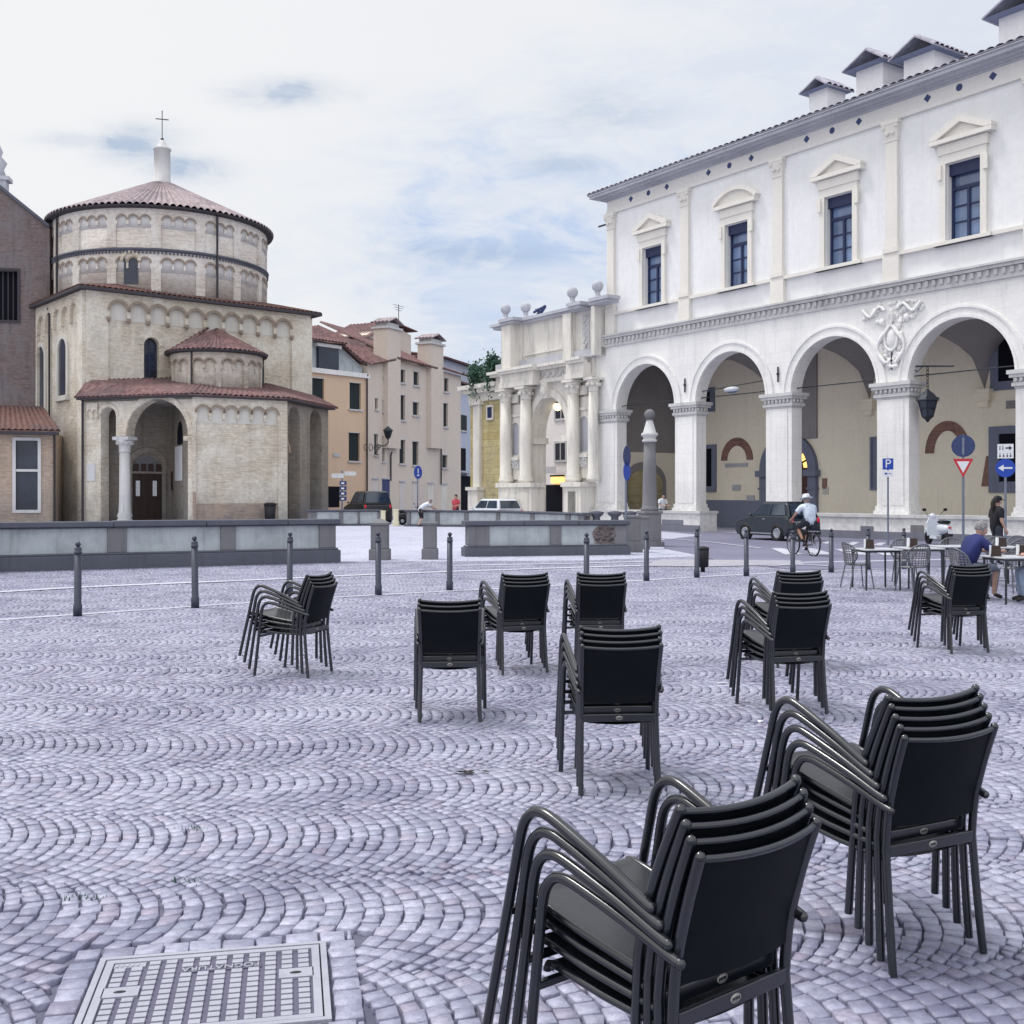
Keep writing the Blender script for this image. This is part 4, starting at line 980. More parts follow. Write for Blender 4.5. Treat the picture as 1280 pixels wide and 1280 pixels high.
# belvedere above the roof
zA = FH.z(490, 416, 5); b0_, b1_ = FH.s(455, 5), FH.s(516, 5); bm = FH.s(484, 5); fz5 = lambda px, y: FH.z(px, y, 5)
m = M(); m.panel([(b0_ + .3, zA - 4), (b1_ - .3, zA - 4), (b1_ - .3, fz5(512, 419)), (bm + .6, fz5(487, 404)), (b0_ + .3, fz5(460, 419))], y0=5, y1=9); m.build('belvedere', 'creamh', ch)
m = M(); m.roof((b0_ - .2, 4.6, fz5(455, 423)), (b0_ - .2, 9.4, fz5(455, 423)), (bm + .6, 9.4, fz5(487, 402)), (bm + .6, 4.6, fz5(487, 402)), .35, .1)
m.roof((b1_ + .2, 9.4, fz5(519, 415)), (b1_ + .2, 4.6, fz5(519, 415)), (bm + .6, 4.6, fz5(487, 402)), (bm + .6, 9.4, fz5(487, 402)), .35, .1); m.build('roof', 'tile', ch)
m = M(); q0, q1 = FH.s(549), FH.s(566); m.box(q0, q1, 2, 5, fz(558, 462), fz(558, 446)); d_ = m.build('dormer', 'creamh', ch)
m = M(); m.box(FH.s(557), FH.s(562), 1.94, 2.02, fz(560, 458), fz(560, 449)); m.build('dormer_window', 'dwin', d_); m = M(); m.roof((q0 - .4, 1.4, fz(558, 447)), (q1 + .5, 1.4, fz(558, 447)), (q1 + .5, 5.5, fz(558, 441)), (q0 - .4, 5.5, fz(558, 441)), .35, .1); m.build('roof', 'tile', d_)
for px, a, b in ((487, 565, 601), (550, 465, 605)): pipe(ch, FH, px, a, b)
m = M(); s_ = FH.s(548); z = fz(548, 452); m.tube([(s_, 4, z), (s_, 4, z + 5.2)], .035, 5)
for k, wd in ((5.1, .9), (4.9, .7), (4.7, .5)): m.tube([(s_ - wd, 4, z + k), (s_ + wd, 4, z + k)], .02, 5)
m.build('television_aerial', 'iron', ch)
# bluish side house and dark passage at right
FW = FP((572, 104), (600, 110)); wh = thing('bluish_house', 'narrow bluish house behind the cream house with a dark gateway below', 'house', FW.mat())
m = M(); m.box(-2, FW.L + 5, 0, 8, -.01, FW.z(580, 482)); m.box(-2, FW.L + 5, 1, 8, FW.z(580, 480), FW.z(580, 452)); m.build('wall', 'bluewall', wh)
for a in ((575, 583, 519, 538), (574, 582, 483, 490)): shutter_window(wh, FW, *a)
shutter_window(wh, FW, 571, 582, 560, 588, 'void', False)
m = M(); m.box(FW.s(562), FW.s(600), -.4, -.05, -.01, FW.z(575, 595)); m.build('gateway', 'void', wh); m = M(); m.box(FW.s(571), FW.s(584), -.9, 0, FW.z(577, 592), FW.z(577, 590)); m.build('balcony', 'stone_c', wh)
m = M(); m.roof((-2.2, -.5, FW.z(580, 481)), (FW.L + 5, -.5, FW.z(580, 481)), (FW.L + 5, 1.2, FW.z(580, 474)), (-2.2, 1.2, FW.z(580, 474)), .35, .1); m.roof((-2.2, .4, FW.z(580, 452)), (FW.L + 5, .4, FW.z(580, 452)), (FW.L + 5, 6, FW.z(580, 440)), (-2.2, 6, FW.z(580, 440)), .35, .1); m.build('roof', 'tile', wh)
# ================================================================== PALACE AND GATEWAY (share one facade line)
FQ = Frame(XY(745, 57.8), XY(1280, 60291 / 1578.0)); 
PL = 35.4
pal = thing('palazzo', 'long white arcaded palace with pedimented windows and roof chimneys on the right', 'palace', FQ.mat())
P0, OW, SP, TH = 1.72, 4.32, 5.77, .62      # first opening start, opening width, pitch, pier depth
NBAY = 6; ZS, RA = 6.0, OW / 2; LZ = 9.3
ops = [(P0 + SP * i, P0 + SP * i + OW) for i in range(NBAY)]
out = [(0, -.01)]
for a, b in ops: out += [(a, -.01)] + arc((a + b) / 2, ZS, RA, PI, 0, 24) + [(b, -.01)]
out += [(PL, -.01), (PL, LZ), (0, LZ)]
m = M(); m.panel(out, y0=0, y1=TH); m.build('arcade_wall', 'white', pal)
# archivolts, capitals, pier bases, thin joints
m = M()
for a, b in ops:
    c = (a + b) / 2; reveal_ring(m, c, ZS, RA + .01, RA + .12, -.07, 0, n=28); reveal_ring(m, c, ZS, RA + .12, RA + .36, -.04, 0, n=28); reveal_ring(m, c, ZS, RA + .36, RA + .45, -.09, 0, n=28)
m.build('archivolt', 'white', pal)
piers = [(.0, P0)] + [(ops[i][1], ops[i + 1][0]) for i in range(NBAY - 1)] + [(ops[-1][1], PL)]
for i, (a, b) in enumerate(piers):
    m = M()
    for (g, z0, z1) in ((.03, 5.42, 5.5), (.10, 5.5, 5.62), (.06, 5.62, 5.8), (.16, 5.8, 5.92), (.22, 5.92, 6.06)):
        m.box(a - (g if i else -.001) + .001 * i, b + g, -g, TH + g, z0, z1)
    # carved leaves under the abacus
    k = a + .06
    while k < b: m.ball((k, -.1, 5.72), .09, 6, (1, .6, 1.2)); k += .21
    k = .05
    while k < TH: m.ball((b + .1, k, 5.72), .09, 6, (.6, 1, 1.2)); k += .2
    m.build('capital', 'stone_w', pal)
    m = M(); m.box(a - (.10 if i else 0), b + .10, -.10, TH + .1, .9, 1.12); m.box(a - (.05 if i else 0), b + .05, -.05, TH + .05, 1.12, 1.3); m.build('pier_base', 'white', pal)
    m = M(); m.box(a + .22, b - .22, -.035, 0, 1.32, 5.4); m.build('pier_panel', 'white', pal)
# plinth bench between piers (open in the second bay)
def bench(x0, x1):
    m = M(); m.box(x0, x1, -.25, TH + .2, -.01, .86); m.build('plinth', 'white', pal); m = M(); m.box(x0 - .04, x1 + .06, -.34, TH + .25, .86, .98); m.build('bench_top', 'stone_w', pal)
    m = M(); m.box(x0 - .01, x1 + .01, -.31, -.25, -.01, .32)
    k = x0
    while k < x1 - 1:
        if rnd() < .55: m.box(k, k + U(.6, 1.6), -.275, -.25, .33, .33 + U(.15, .42))
        k += 1.8
    m.build('plinth_blocks', 'greystone', pal)
bench(0, ops[1][0] + .5); bench(ops[1][1] - .2, PL)
m = M(); m.box(FQ.s(1144), FQ.s(1160), -.29, -.25, .15, .6); m.build('vent_grille', 'parapet_s', pal)
# string courses
m = M(); m.box(-.05, PL, -.10, TH, LZ, LZ + .14); m.box(-.1, PL, -.22, TH, LZ + .40, LZ + .52); m.box(-.1, PL, -.30, TH, LZ + .52, LZ + .6)
m.box(-.02, PL, -.09, TH, LZ + .14, LZ + .4); m.build('string_course', 'stone_w', pal)
m = M(); k = .0
while k < PL - .3: m.box(k, k + .13, -.17, -.02, LZ + .17, LZ + .37); k += .31
m.build('dentils', 'stone_w', pal)
# upper storey
UX = .98; UZ0, SZ, UZ1 = LZ + .6, 10.95, 16.95
WC = [4.45 + .0, 10.1, 15.75, 21.35, 27.1, 32.6]; WZ0, WZ1, WW = 11.05, 13.85, 1.36
wh_ = [rect(c - WW / 2, c + WW / 2, WZ0, WZ1) for c in WC]
m = M(); m.panel(rect(UX, PL, UZ0, UZ1), wh_, 0.05, .6); m.box(UX, UX + .5, .6, 11, UZ0, UZ1); m.box(0, UX, .05, 11, UZ0 - .2, UZ0 - .05); m.build('upper_wall', 'white_hi', pal)
m = M(); m.box(UX - .08, PL, -.12, .05, SZ - .06, SZ + .08); m.build('sill_course', 'cream_st', pal)
PC = [UX + .3] + [(a + b) / 2 for a, b in piers[1:-1]]
for c in PC:
    hw = .27; m = M(); m.box(c - hw, c + hw, -.1, .05, SZ + .5, 15.3); o = m.build('pilaster', 'cream_st', pal)
    m = M(); m.box(c - hw - .07, c + hw + .07, -.18, .05, SZ + .08, SZ + .28); m.box(c - hw - .03, c + hw + .03, -.14, .05, SZ + .28, SZ + .5); m.build('base', 'cream_st', o)
    m = M(); m.box(c - hw - .02, c + hw + .02, -.13, .05, 15.3, 15.38); m.box(c - hw - .12, c + hw + .12, -.22, .05, 15.95, 16.1)
    m.add([(c - hw, -.1, 15.38), (c + hw, -.1, 15.38), (c + hw + .08, -.2, 15.95), (c - hw - .08, -.2, 15.95), (c - hw, .05, 15.38), (c + hw, .05, 15.38), (c + hw + .08, .05, 15.95), (c - hw - .08, .05, 15.95)], [(0, 1, 2, 3), (4, 0, 3, 7), (1, 5, 6, 2)])
    for sx in (-1, 1): m.ball((c + sx * (hw + .02), -.18, 15.85), .1, 6); m.ball((c + sx * .12, -.17, 15.6), .09, 6)
    m.build('capital', 'cream_st', o)
    m = M(); m.box(c - hw - .1, c + hw + .1, -.14, .05, UZ0, SZ - .06); m.build('pedestal', 'cream_st', o)
for i, c in enumerate(WC):
    a, b = c - WW / 2, c + WW / 2
    m = M(); m.box(a, b, .35, .4, WZ0, WZ1); o = m.build('window', 'skyglass', pal)
    m = M(); ft = .09
    m.panel(rect(a, b, WZ0, WZ1), [rect(a + ft, c - .05, WZ0 + ft, WZ1 - .95), rect(c + .05, b - ft, WZ0 + ft, WZ1 - .95), rect(a + ft, b - ft, WZ1 - .82, WZ1 - ft)], .27, .34)
    for s0, s1 in ((a + ft, c - .05), (c + .05, b - ft)):
        for k in (1, 2): z = WZ0 + ft + (WZ1 - .95 - WZ0 - ft) * k / 3; m.box(s0, s1, .29, .33, z - .025, z + .025)
    m.build('frame', 'wframe', o)
    m = M(); m.box(a, b, .14, .26, WZ1 - .42, WZ1); m.build('window_top_box', 'wframe', o)  # dark box across the top of the window
    m = M(); q = .26
    m.panel([(a - q, WZ0 - .02), (a - .02, WZ0 - .02), (a - .02, WZ1 + .02), (b + .02, WZ1 + .02), (b + .02, WZ0 - .02), (b + q, WZ0 - .02), (b + q, WZ1 + .35), (a - q, WZ1 + .35)], y0=-.09, y1=.05)
    m.box(a - q - .08, a - q + .1, -.16, -.09, WZ1 - .55, WZ1 + .0); m.box(b + q - .1, b + q + .08, -.16, -.09, WZ1 - .55, WZ1 + .0)
    m.box(a - q - .06, b + q + .06, -.13, .05, WZ1 + .35, WZ1 + .72)
    m.box(a - .5, b + .5, -.2, .05, WZ0 - .16, WZ0 - .03)
    m.build('surround', 'cream_st', o)
    m = M(); pz = WZ1 + .74; hw = 1.26
    m.box(c - hw, c + hw, -.28, .05, pz, pz + .16)
    if i == 1:
        r_ = 1.75; cz = pz + .16 - math.sqrt(r_ * r_ - hw * hw); t0 = math.acos(hw / r_)
        m.panel(arc(c, cz, r_ + .16, t0, PI - t0, 18) + arc(c, cz, r_, PI - t0, t0, 18), y0=-.28, y1=.05); m.panel(arc(c, cz, r_ - .001, t0, PI - t0, 18), y0=-.12, y1=.05)
    else:
        h_ = .62; m.panel([(c - hw, pz + .17), (c - hw, pz + .30), (c, pz + h_ + .26), (c + hw, pz + .30), (c + hw, pz + .17), (c + hw - .3, pz + .17), (c, pz + h_), (c - hw + .3, pz + .17)], y0=-.28, y1=.05)
        m.panel([(c - hw + .3, pz + .165), (c + hw - .3, pz + .165), (c, pz + h_ - .01)], y0=-.12, y1=.05)
    m.build('pediment', 'cream_st', o)
# entablature, cornice, vents, roof
m = M(); m.box(UX - .06, PL, -.08, .05, 16.1, 16.28); m.box(UX - .02, PL, -.03, .05, 16.28, 16.75); m.build('frieze', 'frieze', pal)
vents = []
for j in range(6):
    s_ = PC[j] if j < len(PC) else PC[-1] + SP
    vents += [(s_ + SP * .27, 'd'), (s_ + SP * .5, 'o'), (s_ + SP * .73, 'd')]
for s_, k in vents:
    if s_ > PL - 1: continue
    m = M(); n_ = 4 if k == 'd' else 16; r_ = .155 if k == 'd' else .13
    m.panel([(s_ + r_ * math.cos(2 * PI * i / n_), 16.52 + r_ * math.sin(2 * PI * i / n_)) for i in range(n_)], y0=-.045, y1=-.02); m.build('vent', 'signback', pal)
m = M()
for (g, z0, z1) in ((.10, 16.75, 16.82), (.24, 16.82, 16.89), (.5, 16.89, 16.95), (.68, 16.95, 17.08), (.75, 17.08, 17.14)): m.box(UX - g, PL, -g, .6, z0, z1)
m.build('cornice', 'stone_c', pal)
m = M(); m.roof((UX - .76, -.78, 17.18), (PL, -.78, 17.18), (PL, 7, 19.0), (UX + 5, 7, 19.0), .36, .08, .03); m.roof((PL, 15, 17.18), (UX - .76, 15, 17.18), (UX + 5, 7, 19.0), (PL, 7, 19.0), .6, .12); m.roof((UX - .76, 15, 17.18), (UX - .76, -.78, 17.18), (UX + 5, 7, 19.0), (UX + 5, 7.1, 19.0), .6, .12)
m.build('roof', 'tile_p', pal)
def hood(px, yt, yb, dy=2.2, w=1.0):
    s_ = FQ.s(px, dy); z = FQ.z(px, yt, dy); zb = 17.3
    m = M(); m.box(s_ - w * .8, s_ + w * .8, dy - w * .7, dy + w * 1.2, zb, z - .86 * w); o = m.build('roof_chimney', 'white_hi', pal)
    m = M(); e = z - w * .85; m.roof((s_ - w * 1.25, dy - w * 1.3, e), (s_ - w * 1.25, dy + w * 1.6, e), (s_, dy + w * 1.6, z), (s_, dy - w * 1.0, z), .3, .09); m.roof((s_ + w * 1.25, dy + w * 1.6, e), (s_ + w * 1.25, dy - w * 1.3, e), (s_, dy - w * 1.0, z), (s_, dy + w * 1.6, z), .3, .09)
    m.build('hood', 'tile_p', o)
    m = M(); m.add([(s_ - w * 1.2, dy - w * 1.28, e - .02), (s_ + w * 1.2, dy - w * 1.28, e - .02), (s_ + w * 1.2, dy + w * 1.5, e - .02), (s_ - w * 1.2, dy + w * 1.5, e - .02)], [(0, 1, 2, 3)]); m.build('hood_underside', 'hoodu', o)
for px, yt, w_ in ((1031, 100, .62), (1098, 66, .82), (1160, 50, .85), (1282, -5, .85)): hood(px, yt, 0, 2.0, w_)
m = M(); z = FQ.z(750, 281); m.tube([(UX, .2, z), (UX - 1.0, .2, z)], .05, 5); m.tube([(UX, .2, z - .3), (UX - .5, .2, z)], .03, 5); m.build('flag_bracket', 'iron', pal)
# coat of arms relief between third and fourth bay
bc = (ops[2][1] + ops[3][0]) / 2; rs2 = random.Random(5); m = M()
for k in range(150):
    v = rs2.random(); z = 6.6 + 2.55 * v; wd = (.22 + .45 * v) if v < .72 else (1.5 * (1 - abs(v - .86) / .16 * .4))
    xx = bc + rs2.uniform(-1, 1) * wd; r_ = rs2.uniform(.05, .14)
    m.ball((xx, -.02, z), r_, 7, (rs2.uniform(.6, 1.6), rs2.uniform(.5, .9), rs2.uniform(.6, 1.6)))
for sx in (-1, 1):
    m.tube([(bc + sx * (.25 + .35 * math.sin(k * .45)), -.12, 6.8 + k * .17) for k in range(12)], [.07 + .03 * math.sin(k * 1.3) for k in range(12)], 6)
    m.tube([(bc + sx * (.3 + k * .13), -.1, 8.85 + .18 * math.sin(k * .9)) for k in range(9)], .07, 6)
m.ball((bc, -.05, 7.75), .32, 12, (.8, .35, 1.25)); m.tube([(bc + .30 * math.cos(t * PI / 8), -.1, 7.75 + .48 * math.sin(t * PI / 8)) for t in range(16)], .06, 6, closed=True)
m.build('stucco_coat_of_arms', 'white', pal)
for i in range(1, NBAY):  # small iron anchors of the tie rods
    c = (piers[i][0] + piers[i][1]) / 2; m = M(); m.tube([(c, -.05, 6.55), (c, -.05, 7.2)], .035, 6); m.ball((c, -.06, 6.9), .07, 6); m.build('tie_rod_anchor', 'iron', pal)
# loggia interior
DB = 5.4; YB = TH + DB
m = M(); m.box(-.3, 0.25, TH, YB, -.01, 9.0); m.box(0.0, .9, TH + .01, TH + .5, -.01, 9); m.build('end_wall', 'loggia', pal)
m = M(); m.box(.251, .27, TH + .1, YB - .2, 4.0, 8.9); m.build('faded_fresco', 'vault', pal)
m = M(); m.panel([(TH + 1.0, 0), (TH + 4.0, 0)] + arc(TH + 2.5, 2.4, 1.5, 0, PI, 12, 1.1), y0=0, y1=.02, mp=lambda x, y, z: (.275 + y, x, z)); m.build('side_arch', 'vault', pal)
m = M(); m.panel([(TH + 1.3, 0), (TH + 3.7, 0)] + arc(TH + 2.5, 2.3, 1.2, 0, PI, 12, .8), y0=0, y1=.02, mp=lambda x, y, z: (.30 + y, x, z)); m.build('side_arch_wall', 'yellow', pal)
m = M(); m.box(.25, PL, YB, YB + .5, -.01, 9.2); m.build('back_wall', 'loggia', pal)
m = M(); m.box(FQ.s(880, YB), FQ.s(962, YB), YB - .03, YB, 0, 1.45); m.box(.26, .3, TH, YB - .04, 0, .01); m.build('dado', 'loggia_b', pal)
m = M(); cxs = [(a + b) / 2 for a, b in ops]
for c in cxs:
    hx = SP / 2; hy = (YB - TH) / 2; cy = (TH + YB) / 2; N = 16; vs = []
    for j in range(N + 1):
        for i in range(N + 1):
            u = i / N * 2 - 1; v = j / N * 2 - 1
            z = max(math.sqrt(max(0, 1 - u * u)), math.sqrt(max(0, 1 - v * v))) * 2.75 + 6.1
            vs.append((c + u * hx, cy + v * hy, z))
    m.add(vs, [(j * (N + 1) + i, (j + 1) * (N + 1) + i, (j + 1) * (N + 1) + i + 1, j * (N + 1) + i + 1) for j in range(N) for i in range(N)], True)
m.box(PL - .2, PL, TH, YB, 0, 9.2); m.box(.25, PL, TH, YB, 9.25, 9.3)
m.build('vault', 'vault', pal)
for i in range(1, NBAY):  # consoles and wall ribs
    c = (piers[i][0] + piers[i][1]) / 2
    m = M(); m.box(c - .45, c + .45, YB - .4, YB, 5.95, 6.1); m.box(c - .35, c + .35, YB - .3, YB, 5.6, 5.95); m.box(c - .22, c + .22, YB - .18, YB, 5.35, 5.6); m.build('console', 'loggia', pal)
m = M(); m.box(0.25, PL, TH - .0, YB, -.012, .012); m.build('loggia_floor', 'paving', pal)
for a, b in ops:
    m = M(); m.tube([(a, TH * .5, 6.25), (b, TH * .5, 6.25)], .025, 5); m.build('tie_rod', 'iron', pal)
def BP(px, py): return FQ.p(px, py, YB)
def bwin(pa, pb, yt, yb, fr=.3, mat='void', fm='loggia_b'):
    x0, x1 = BP(pa, yt)[0], BP(pb, yt)[0]; pm = (pa + pb) / 2; z1 = BP(pm, yt)[1]; z0 = BP(pm, yb)[1]
    m = M(); m.box(x0, x1, YB - .04, YB, z0, z1); o = m.build('loggia_window', mat, pal)
    if fr: m = M(); m.panel(rect(x0 - fr, x1 + fr, z0 - fr, z1 + fr * .7), [rect(x0, x1, z0, z1)], YB - .1, YB); m.build('stone_frame', fm, o)
    return o
bwin(878, 891, 561, 608); bwin(880, 889, 490, 508); bwin(1250, 1275, 542, 602, .45); bwin(1249, 1280, 405, 476, .35)
bwin(1091, 1094.5, 548, 610, .1, 'loggia_b'); bwin(1258, 1290, 500, 510, 0, 'vault')
def oarch(pa, pb, yt, ys, th, name='brick_arch'):
    x0, z0 = BP(pa, ys); x1, _ = BP(pb, ys); c = (x0 + x1) / 2; zt = BP((pa + pb) / 2, yt)[1]; r = (x1 - x0) / 2; rz = zt - z0
    o_ = arc(c, z0, r, 0, PI, 16, rz); i_ = arc(c, z0, r - th, PI, 0, 16, rz - th)
    m = M(); m.panel(o_ + i_, y0=YB - .05, y1=YB); m.build(name, 'redbrick', pal)
oarch(902, 941.5, 547, 576, .42); oarch(1157, 1213, 526, 567, .42); oarch(838, 849, 575, 600, .3)
m = M(); x0, z0 = BP(1227, 608); x1, z1 = BP(1236, 570); m.panel([(x0, z0), (x0 + .35, z0), (x1, z1), (x1 - .1, z1)], y0=YB - .04, y1=YB); m.build('brick_patch', 'redbrick', pal)
for (pa, pb, yt, yb, mt) in ((907, 935, 579.5, 583.5, 'stone_c'), (916, 926, 606, 613, 'stone_c'), (934, 943.5, 619, 626, 'stone_c'), (1029, 1036, 609, 618, 'infill'), (1028.5, 1034, 598, 611, 'redbrick')):
    x0, z1 = BP(pa, yt); x1, z0 = BP(pb, yb); m = M(); m.box(x0, x1, YB - .05, YB, z0, z1); m.build('wall_plaque', mt, pal)
# stone portal with lit fanlight between bays two and three
x0, x1 = BP(962, 600)[0], BP(1013, 600)[0]; z_s = BP(985, 588)[1]
c = (x0 + x1) / 2; r = (x1 - x0) / 2
m = M(); m.panel([(x0 - .5, 0), (x0, 0), (x0, z_s)] + arc(c, z_s, r, PI, 0, 18)[1:-1] + [(x1, z_s), (x1, 0), (x1 + .5, 0), (x1 + .5, z_s)] + arc(c, z_s, r + .5, 0, PI, 18)[1:-1] + [(x0 - .5, z_s)], y0=YB - .22, y1=YB)
for sx in (x0 - .25, x1 + .25): m.box(sx - .38, sx + .38, YB - .4, YB - .02, z_s - .3, z_s); m.box(sx - .34, sx + .34, YB - .32, YB - .02, 0, .4); m.box(sx - .3, sx + .3, YB - .28, YB - .02, z_s - .95, z_s - .85)
portal = m.build('portal', 'loggia_b', pal)
m = M(); m.box(x0 + .4, x1 + .45, YB - .12, YB - .0, z_s + r + .2, 8.6); m.build('niche_shade_panel', 'vault', pal)  # dark panel stands in for the deep shade above the portal
m = M(); m.box(x0, x1, YB - .06, YB - .01, 0, z_s - .12); o = m.build('door', 'redwood', pal); m = M()
for k in range(4):
    for z in (.2, 1.2, 2.2): m.box(x0 + .1 + k * (x1 - x0) / 4, x0 + (k + 1) * (x1 - x0) / 4 - .05, YB - .1, YB - .062, z, z + .85)
m.build('door_panel', 'redwood', o)
m = M(); m.panel(arc(c, z_s, r, 0, PI, 18), y0=YB - .05, y1=YB - .01); o = m.build('fanlight', 'lamp', pal)
m = M(); m.box(x0, x1, YB - .12, YB - .055, z_s - .12, z_s + .05)
for k in range(1, 8): t_ = PI * k / 8; m.tube([(c, YB - .08, z_s), (c + r * math.cos(t_), YB - .08, z_s + r * math.sin(t_))], .05, 5)
for rr in (.35, .7): m.tube([(c + r * rr * math.cos(PI * k / 12), YB - .08, z_s + r * rr * math.sin(PI * k / 12)) for k in range(13)], .045, 5)
m.build('fanlight_bars', 'wood', o)
# ceiling lamp slung on the tie rod of the second bay, iron lantern in the fourth
dyc = TH * .5
s_, z_ = FQ.p(915, 487, dyc); ml = thing('street_light', 'flat pale street light hung on a rod across the second arch', 'street light', FQ.mat() @ Matrix.Translation((s_, dyc, z_)))
m = M(); m.ball((0, 0, 0), .5, 12, (.95, .55, .28)); m.build('housing', 'fixture', ml); m = M(); m.ball((0, 0, -.06), .42, 12, (.9, .5, .25)); m.build('diffuser', 'skyglass', ml); m = M(); m.tube([(-2.2, 0, .05), (2.1, 0, .25)], .022, 5); m.build('cable', 'iron', ml)
def lantern(root, s, zt=0):
    """hexagonal glazed street lantern, top at z=0, size s"""
    g_ = [( .22, -1.0), (.38, -.42)]
    m = M(); m.lathe([(.20, -1.02), (.36, -.40)], n=6, smooth=False, M4=Matrix.Scale(s, 4)); m.build('lamp_glass', 'dwin', root)
    m = M(); 
    for k in range(6):
        t = 2 * PI * k / 6; m.tube([Vector((.21 * math.cos(t), .21 * math.sin(t), -1.02)) * s, Vector((.375 * math.cos(t), .375 * math.sin(t), -.40)) * s], .02 * s, 5)
        m.ball(Vector((.44 * math.cos(t), .44 * math.sin(t), -.33)) * s, .035 * s, 5)
    for r_, z in ((.22, -1.02), (.375, -.42), (.30, -.72)): m.tube([Vector((r_ * math.cos(k * PI / 3), r_ * math.sin(k * PI / 3), z)) * s for k in range(6)], .022 * s, 5, closed=True)
    m.lathe([(.20, -1.04), (.1, -1.12), (.05, -1.2), (0, -1.24)], n=8, M4=Matrix.Scale(s, 4))
    m.build('cage', 'iron', root)
    m = M(); m.lathe([(.46, -.42), (.45, -.38), (.28, -.18), (.12, -.06), (.06, 0), (0, .03)], n=6, smooth=False, M4=Matrix.Scale(s, 4)); m.build('lamp_cap', 'iron', root)
dyl = -.0
sl_, zl_ = FQ.p(1159.5, 487, .3); la = thing('hanging_lantern', 'black iron lantern hanging on a chain from a bracket in the fourth arch', 'lantern', FQ.mat() @ Matrix.Translation((sl_, .3, zl_)))
lantern(la, 1.0); m = M()
for k in range(7): m.tube([(.05 * math.cos(t * PI / 4) if k % 2 else 0, 0 if k % 2 else .05 * math.cos(t * PI / 4), .06 + k * .12 + .08 * math.sin(t * PI / 4)) for t in range(8)], .014, 4, closed=True)
m.build('chain', 'iron', la); m = M(); m.tube([(-.75, 0, .95), (1.1, 0, .78)], .035, 6); m.tube([(-.7, 0, .95), (-.45, 0, .7), (-.2, 0, .9)], .02, 5); m.build('bracket', 'iron', la)

# ---------------------------------------------------------------- triumphal gateway (left of the palace)
def c4_(cx, cy): return (560 + .2969 * cx, 340 + .2969 * cy)
gw = thing('stone_gateway', 'weathered white triumphal gateway with four columns and stone balls on its attic', 'gateway', FQ.mat())
GS = lambda cx, dy=0.0: FQ.s(c4_(cx, 0)[0], dy)
GZ = lambda cx, cy: FQ.z(*c4_(cx, cy))
CZ, AZ = 8.85, 11.4; gl = GS(218); 
ao0, ao1 = GS(352), GS(505); ra = (ao1 - ao0) / 2; zs_ = 4.95 ; rz_ = GZ(450, 522) - zs_
out = [(gl, -.01), (ao0, -.01), (ao0, zs_)] + arc((ao0 + ao1) / 2, zs_, ra, PI, 0, 18, rz_)[1:-1] + [(ao1, zs_), (ao1, -.01), (.0, -.01), (0, CZ), (gl, CZ)]
m = M(); m.panel(out, y0=0, y1=1.0); m.build('wall', 'arch_st', gw)
m = M(); o_ = arc((ao0 + ao1) / 2, zs_, ra + .42, 0, PI, 20, rz_ + .42); i_ = arc((ao0 + ao1) / 2, zs_, ra + .01, PI, 0, 20, rz_ + .01); m.panel(o_ + i_, y0=-.12, y1=0)
cxa = (ao0 + ao1) / 2; m.box(cxa - .28, cxa + .28, -.4, 0, zs_ + rz_ - .1, zs_ + rz_ + .75)
for sx in (ao0, ao1): m.box(sx - .55, sx + .18, -.2, 1.05, zs_ - .35, zs_)
m.ball((cxa, -.42, zs_ + rz_ + .3), .25, 8, (1, .7, 1.3)); m.build('archivolt', 'arch_st', gw)
for cx in (245, 328, 528, 612):
    s_ = GS(cx, -.42); r = .35 if cx < 600 else .28; pz = 2.45
    m = M(); m.lathe([(r * 1.25, 0), (r * 1.25, .14), (r * 1.1, .2), (r * 1.15, .3), (r, .36), (r, 2.2), (r * .86, 4.6)], (s_, -.42, pz), 20); o = m.build('column', 'arch_st', gw)
    m = M(); m.lathe([(r * .86, 4.6), (r * .95, 4.66), (r * .88, 4.72), (r * .95, 4.95), (r * 1.2, 5.18), (r * 1.3, 5.22)], (s_, -.42, pz), 16); m.box(s_ - r * 1.35, s_ + r * 1.35, -.42 - r * 1.35, .05, pz + 5.22, pz + 5.34)
    for k in range(8): t = 2 * PI * k / 8; m.ball((s_ + r * 1.1 * math.cos(t), -.42 + r * 1.1 * math.sin(t), pz + 4.98), .12, 6)
    m.build('capital', 'arch_st', o)
for a, b in ((205, 352), (480, 622)):
    x0, x1 = GS(a, -.95), min(GS(b, -.95), -.02); m = M(); m.box(x0 + .1, x1 - .1, -.9, -.01, -.01, 2.15); o = m.build('pedestal', 'arch_st', gw)
    m = M(); m.box(x0 - .05, x1 + .02, -1.02, -.01, 2.15, 2.4); m.box(x0, x1, -.98, -.01, -.01, .4); m.box(x0 + .35, x0 + 1.15, -.93, -.88, .65, 1.9); m.box(x1 - 1.2, x1 - .4, -.93, -.88, .65, 1.9); m.build('moulding', 'arch_st', o)
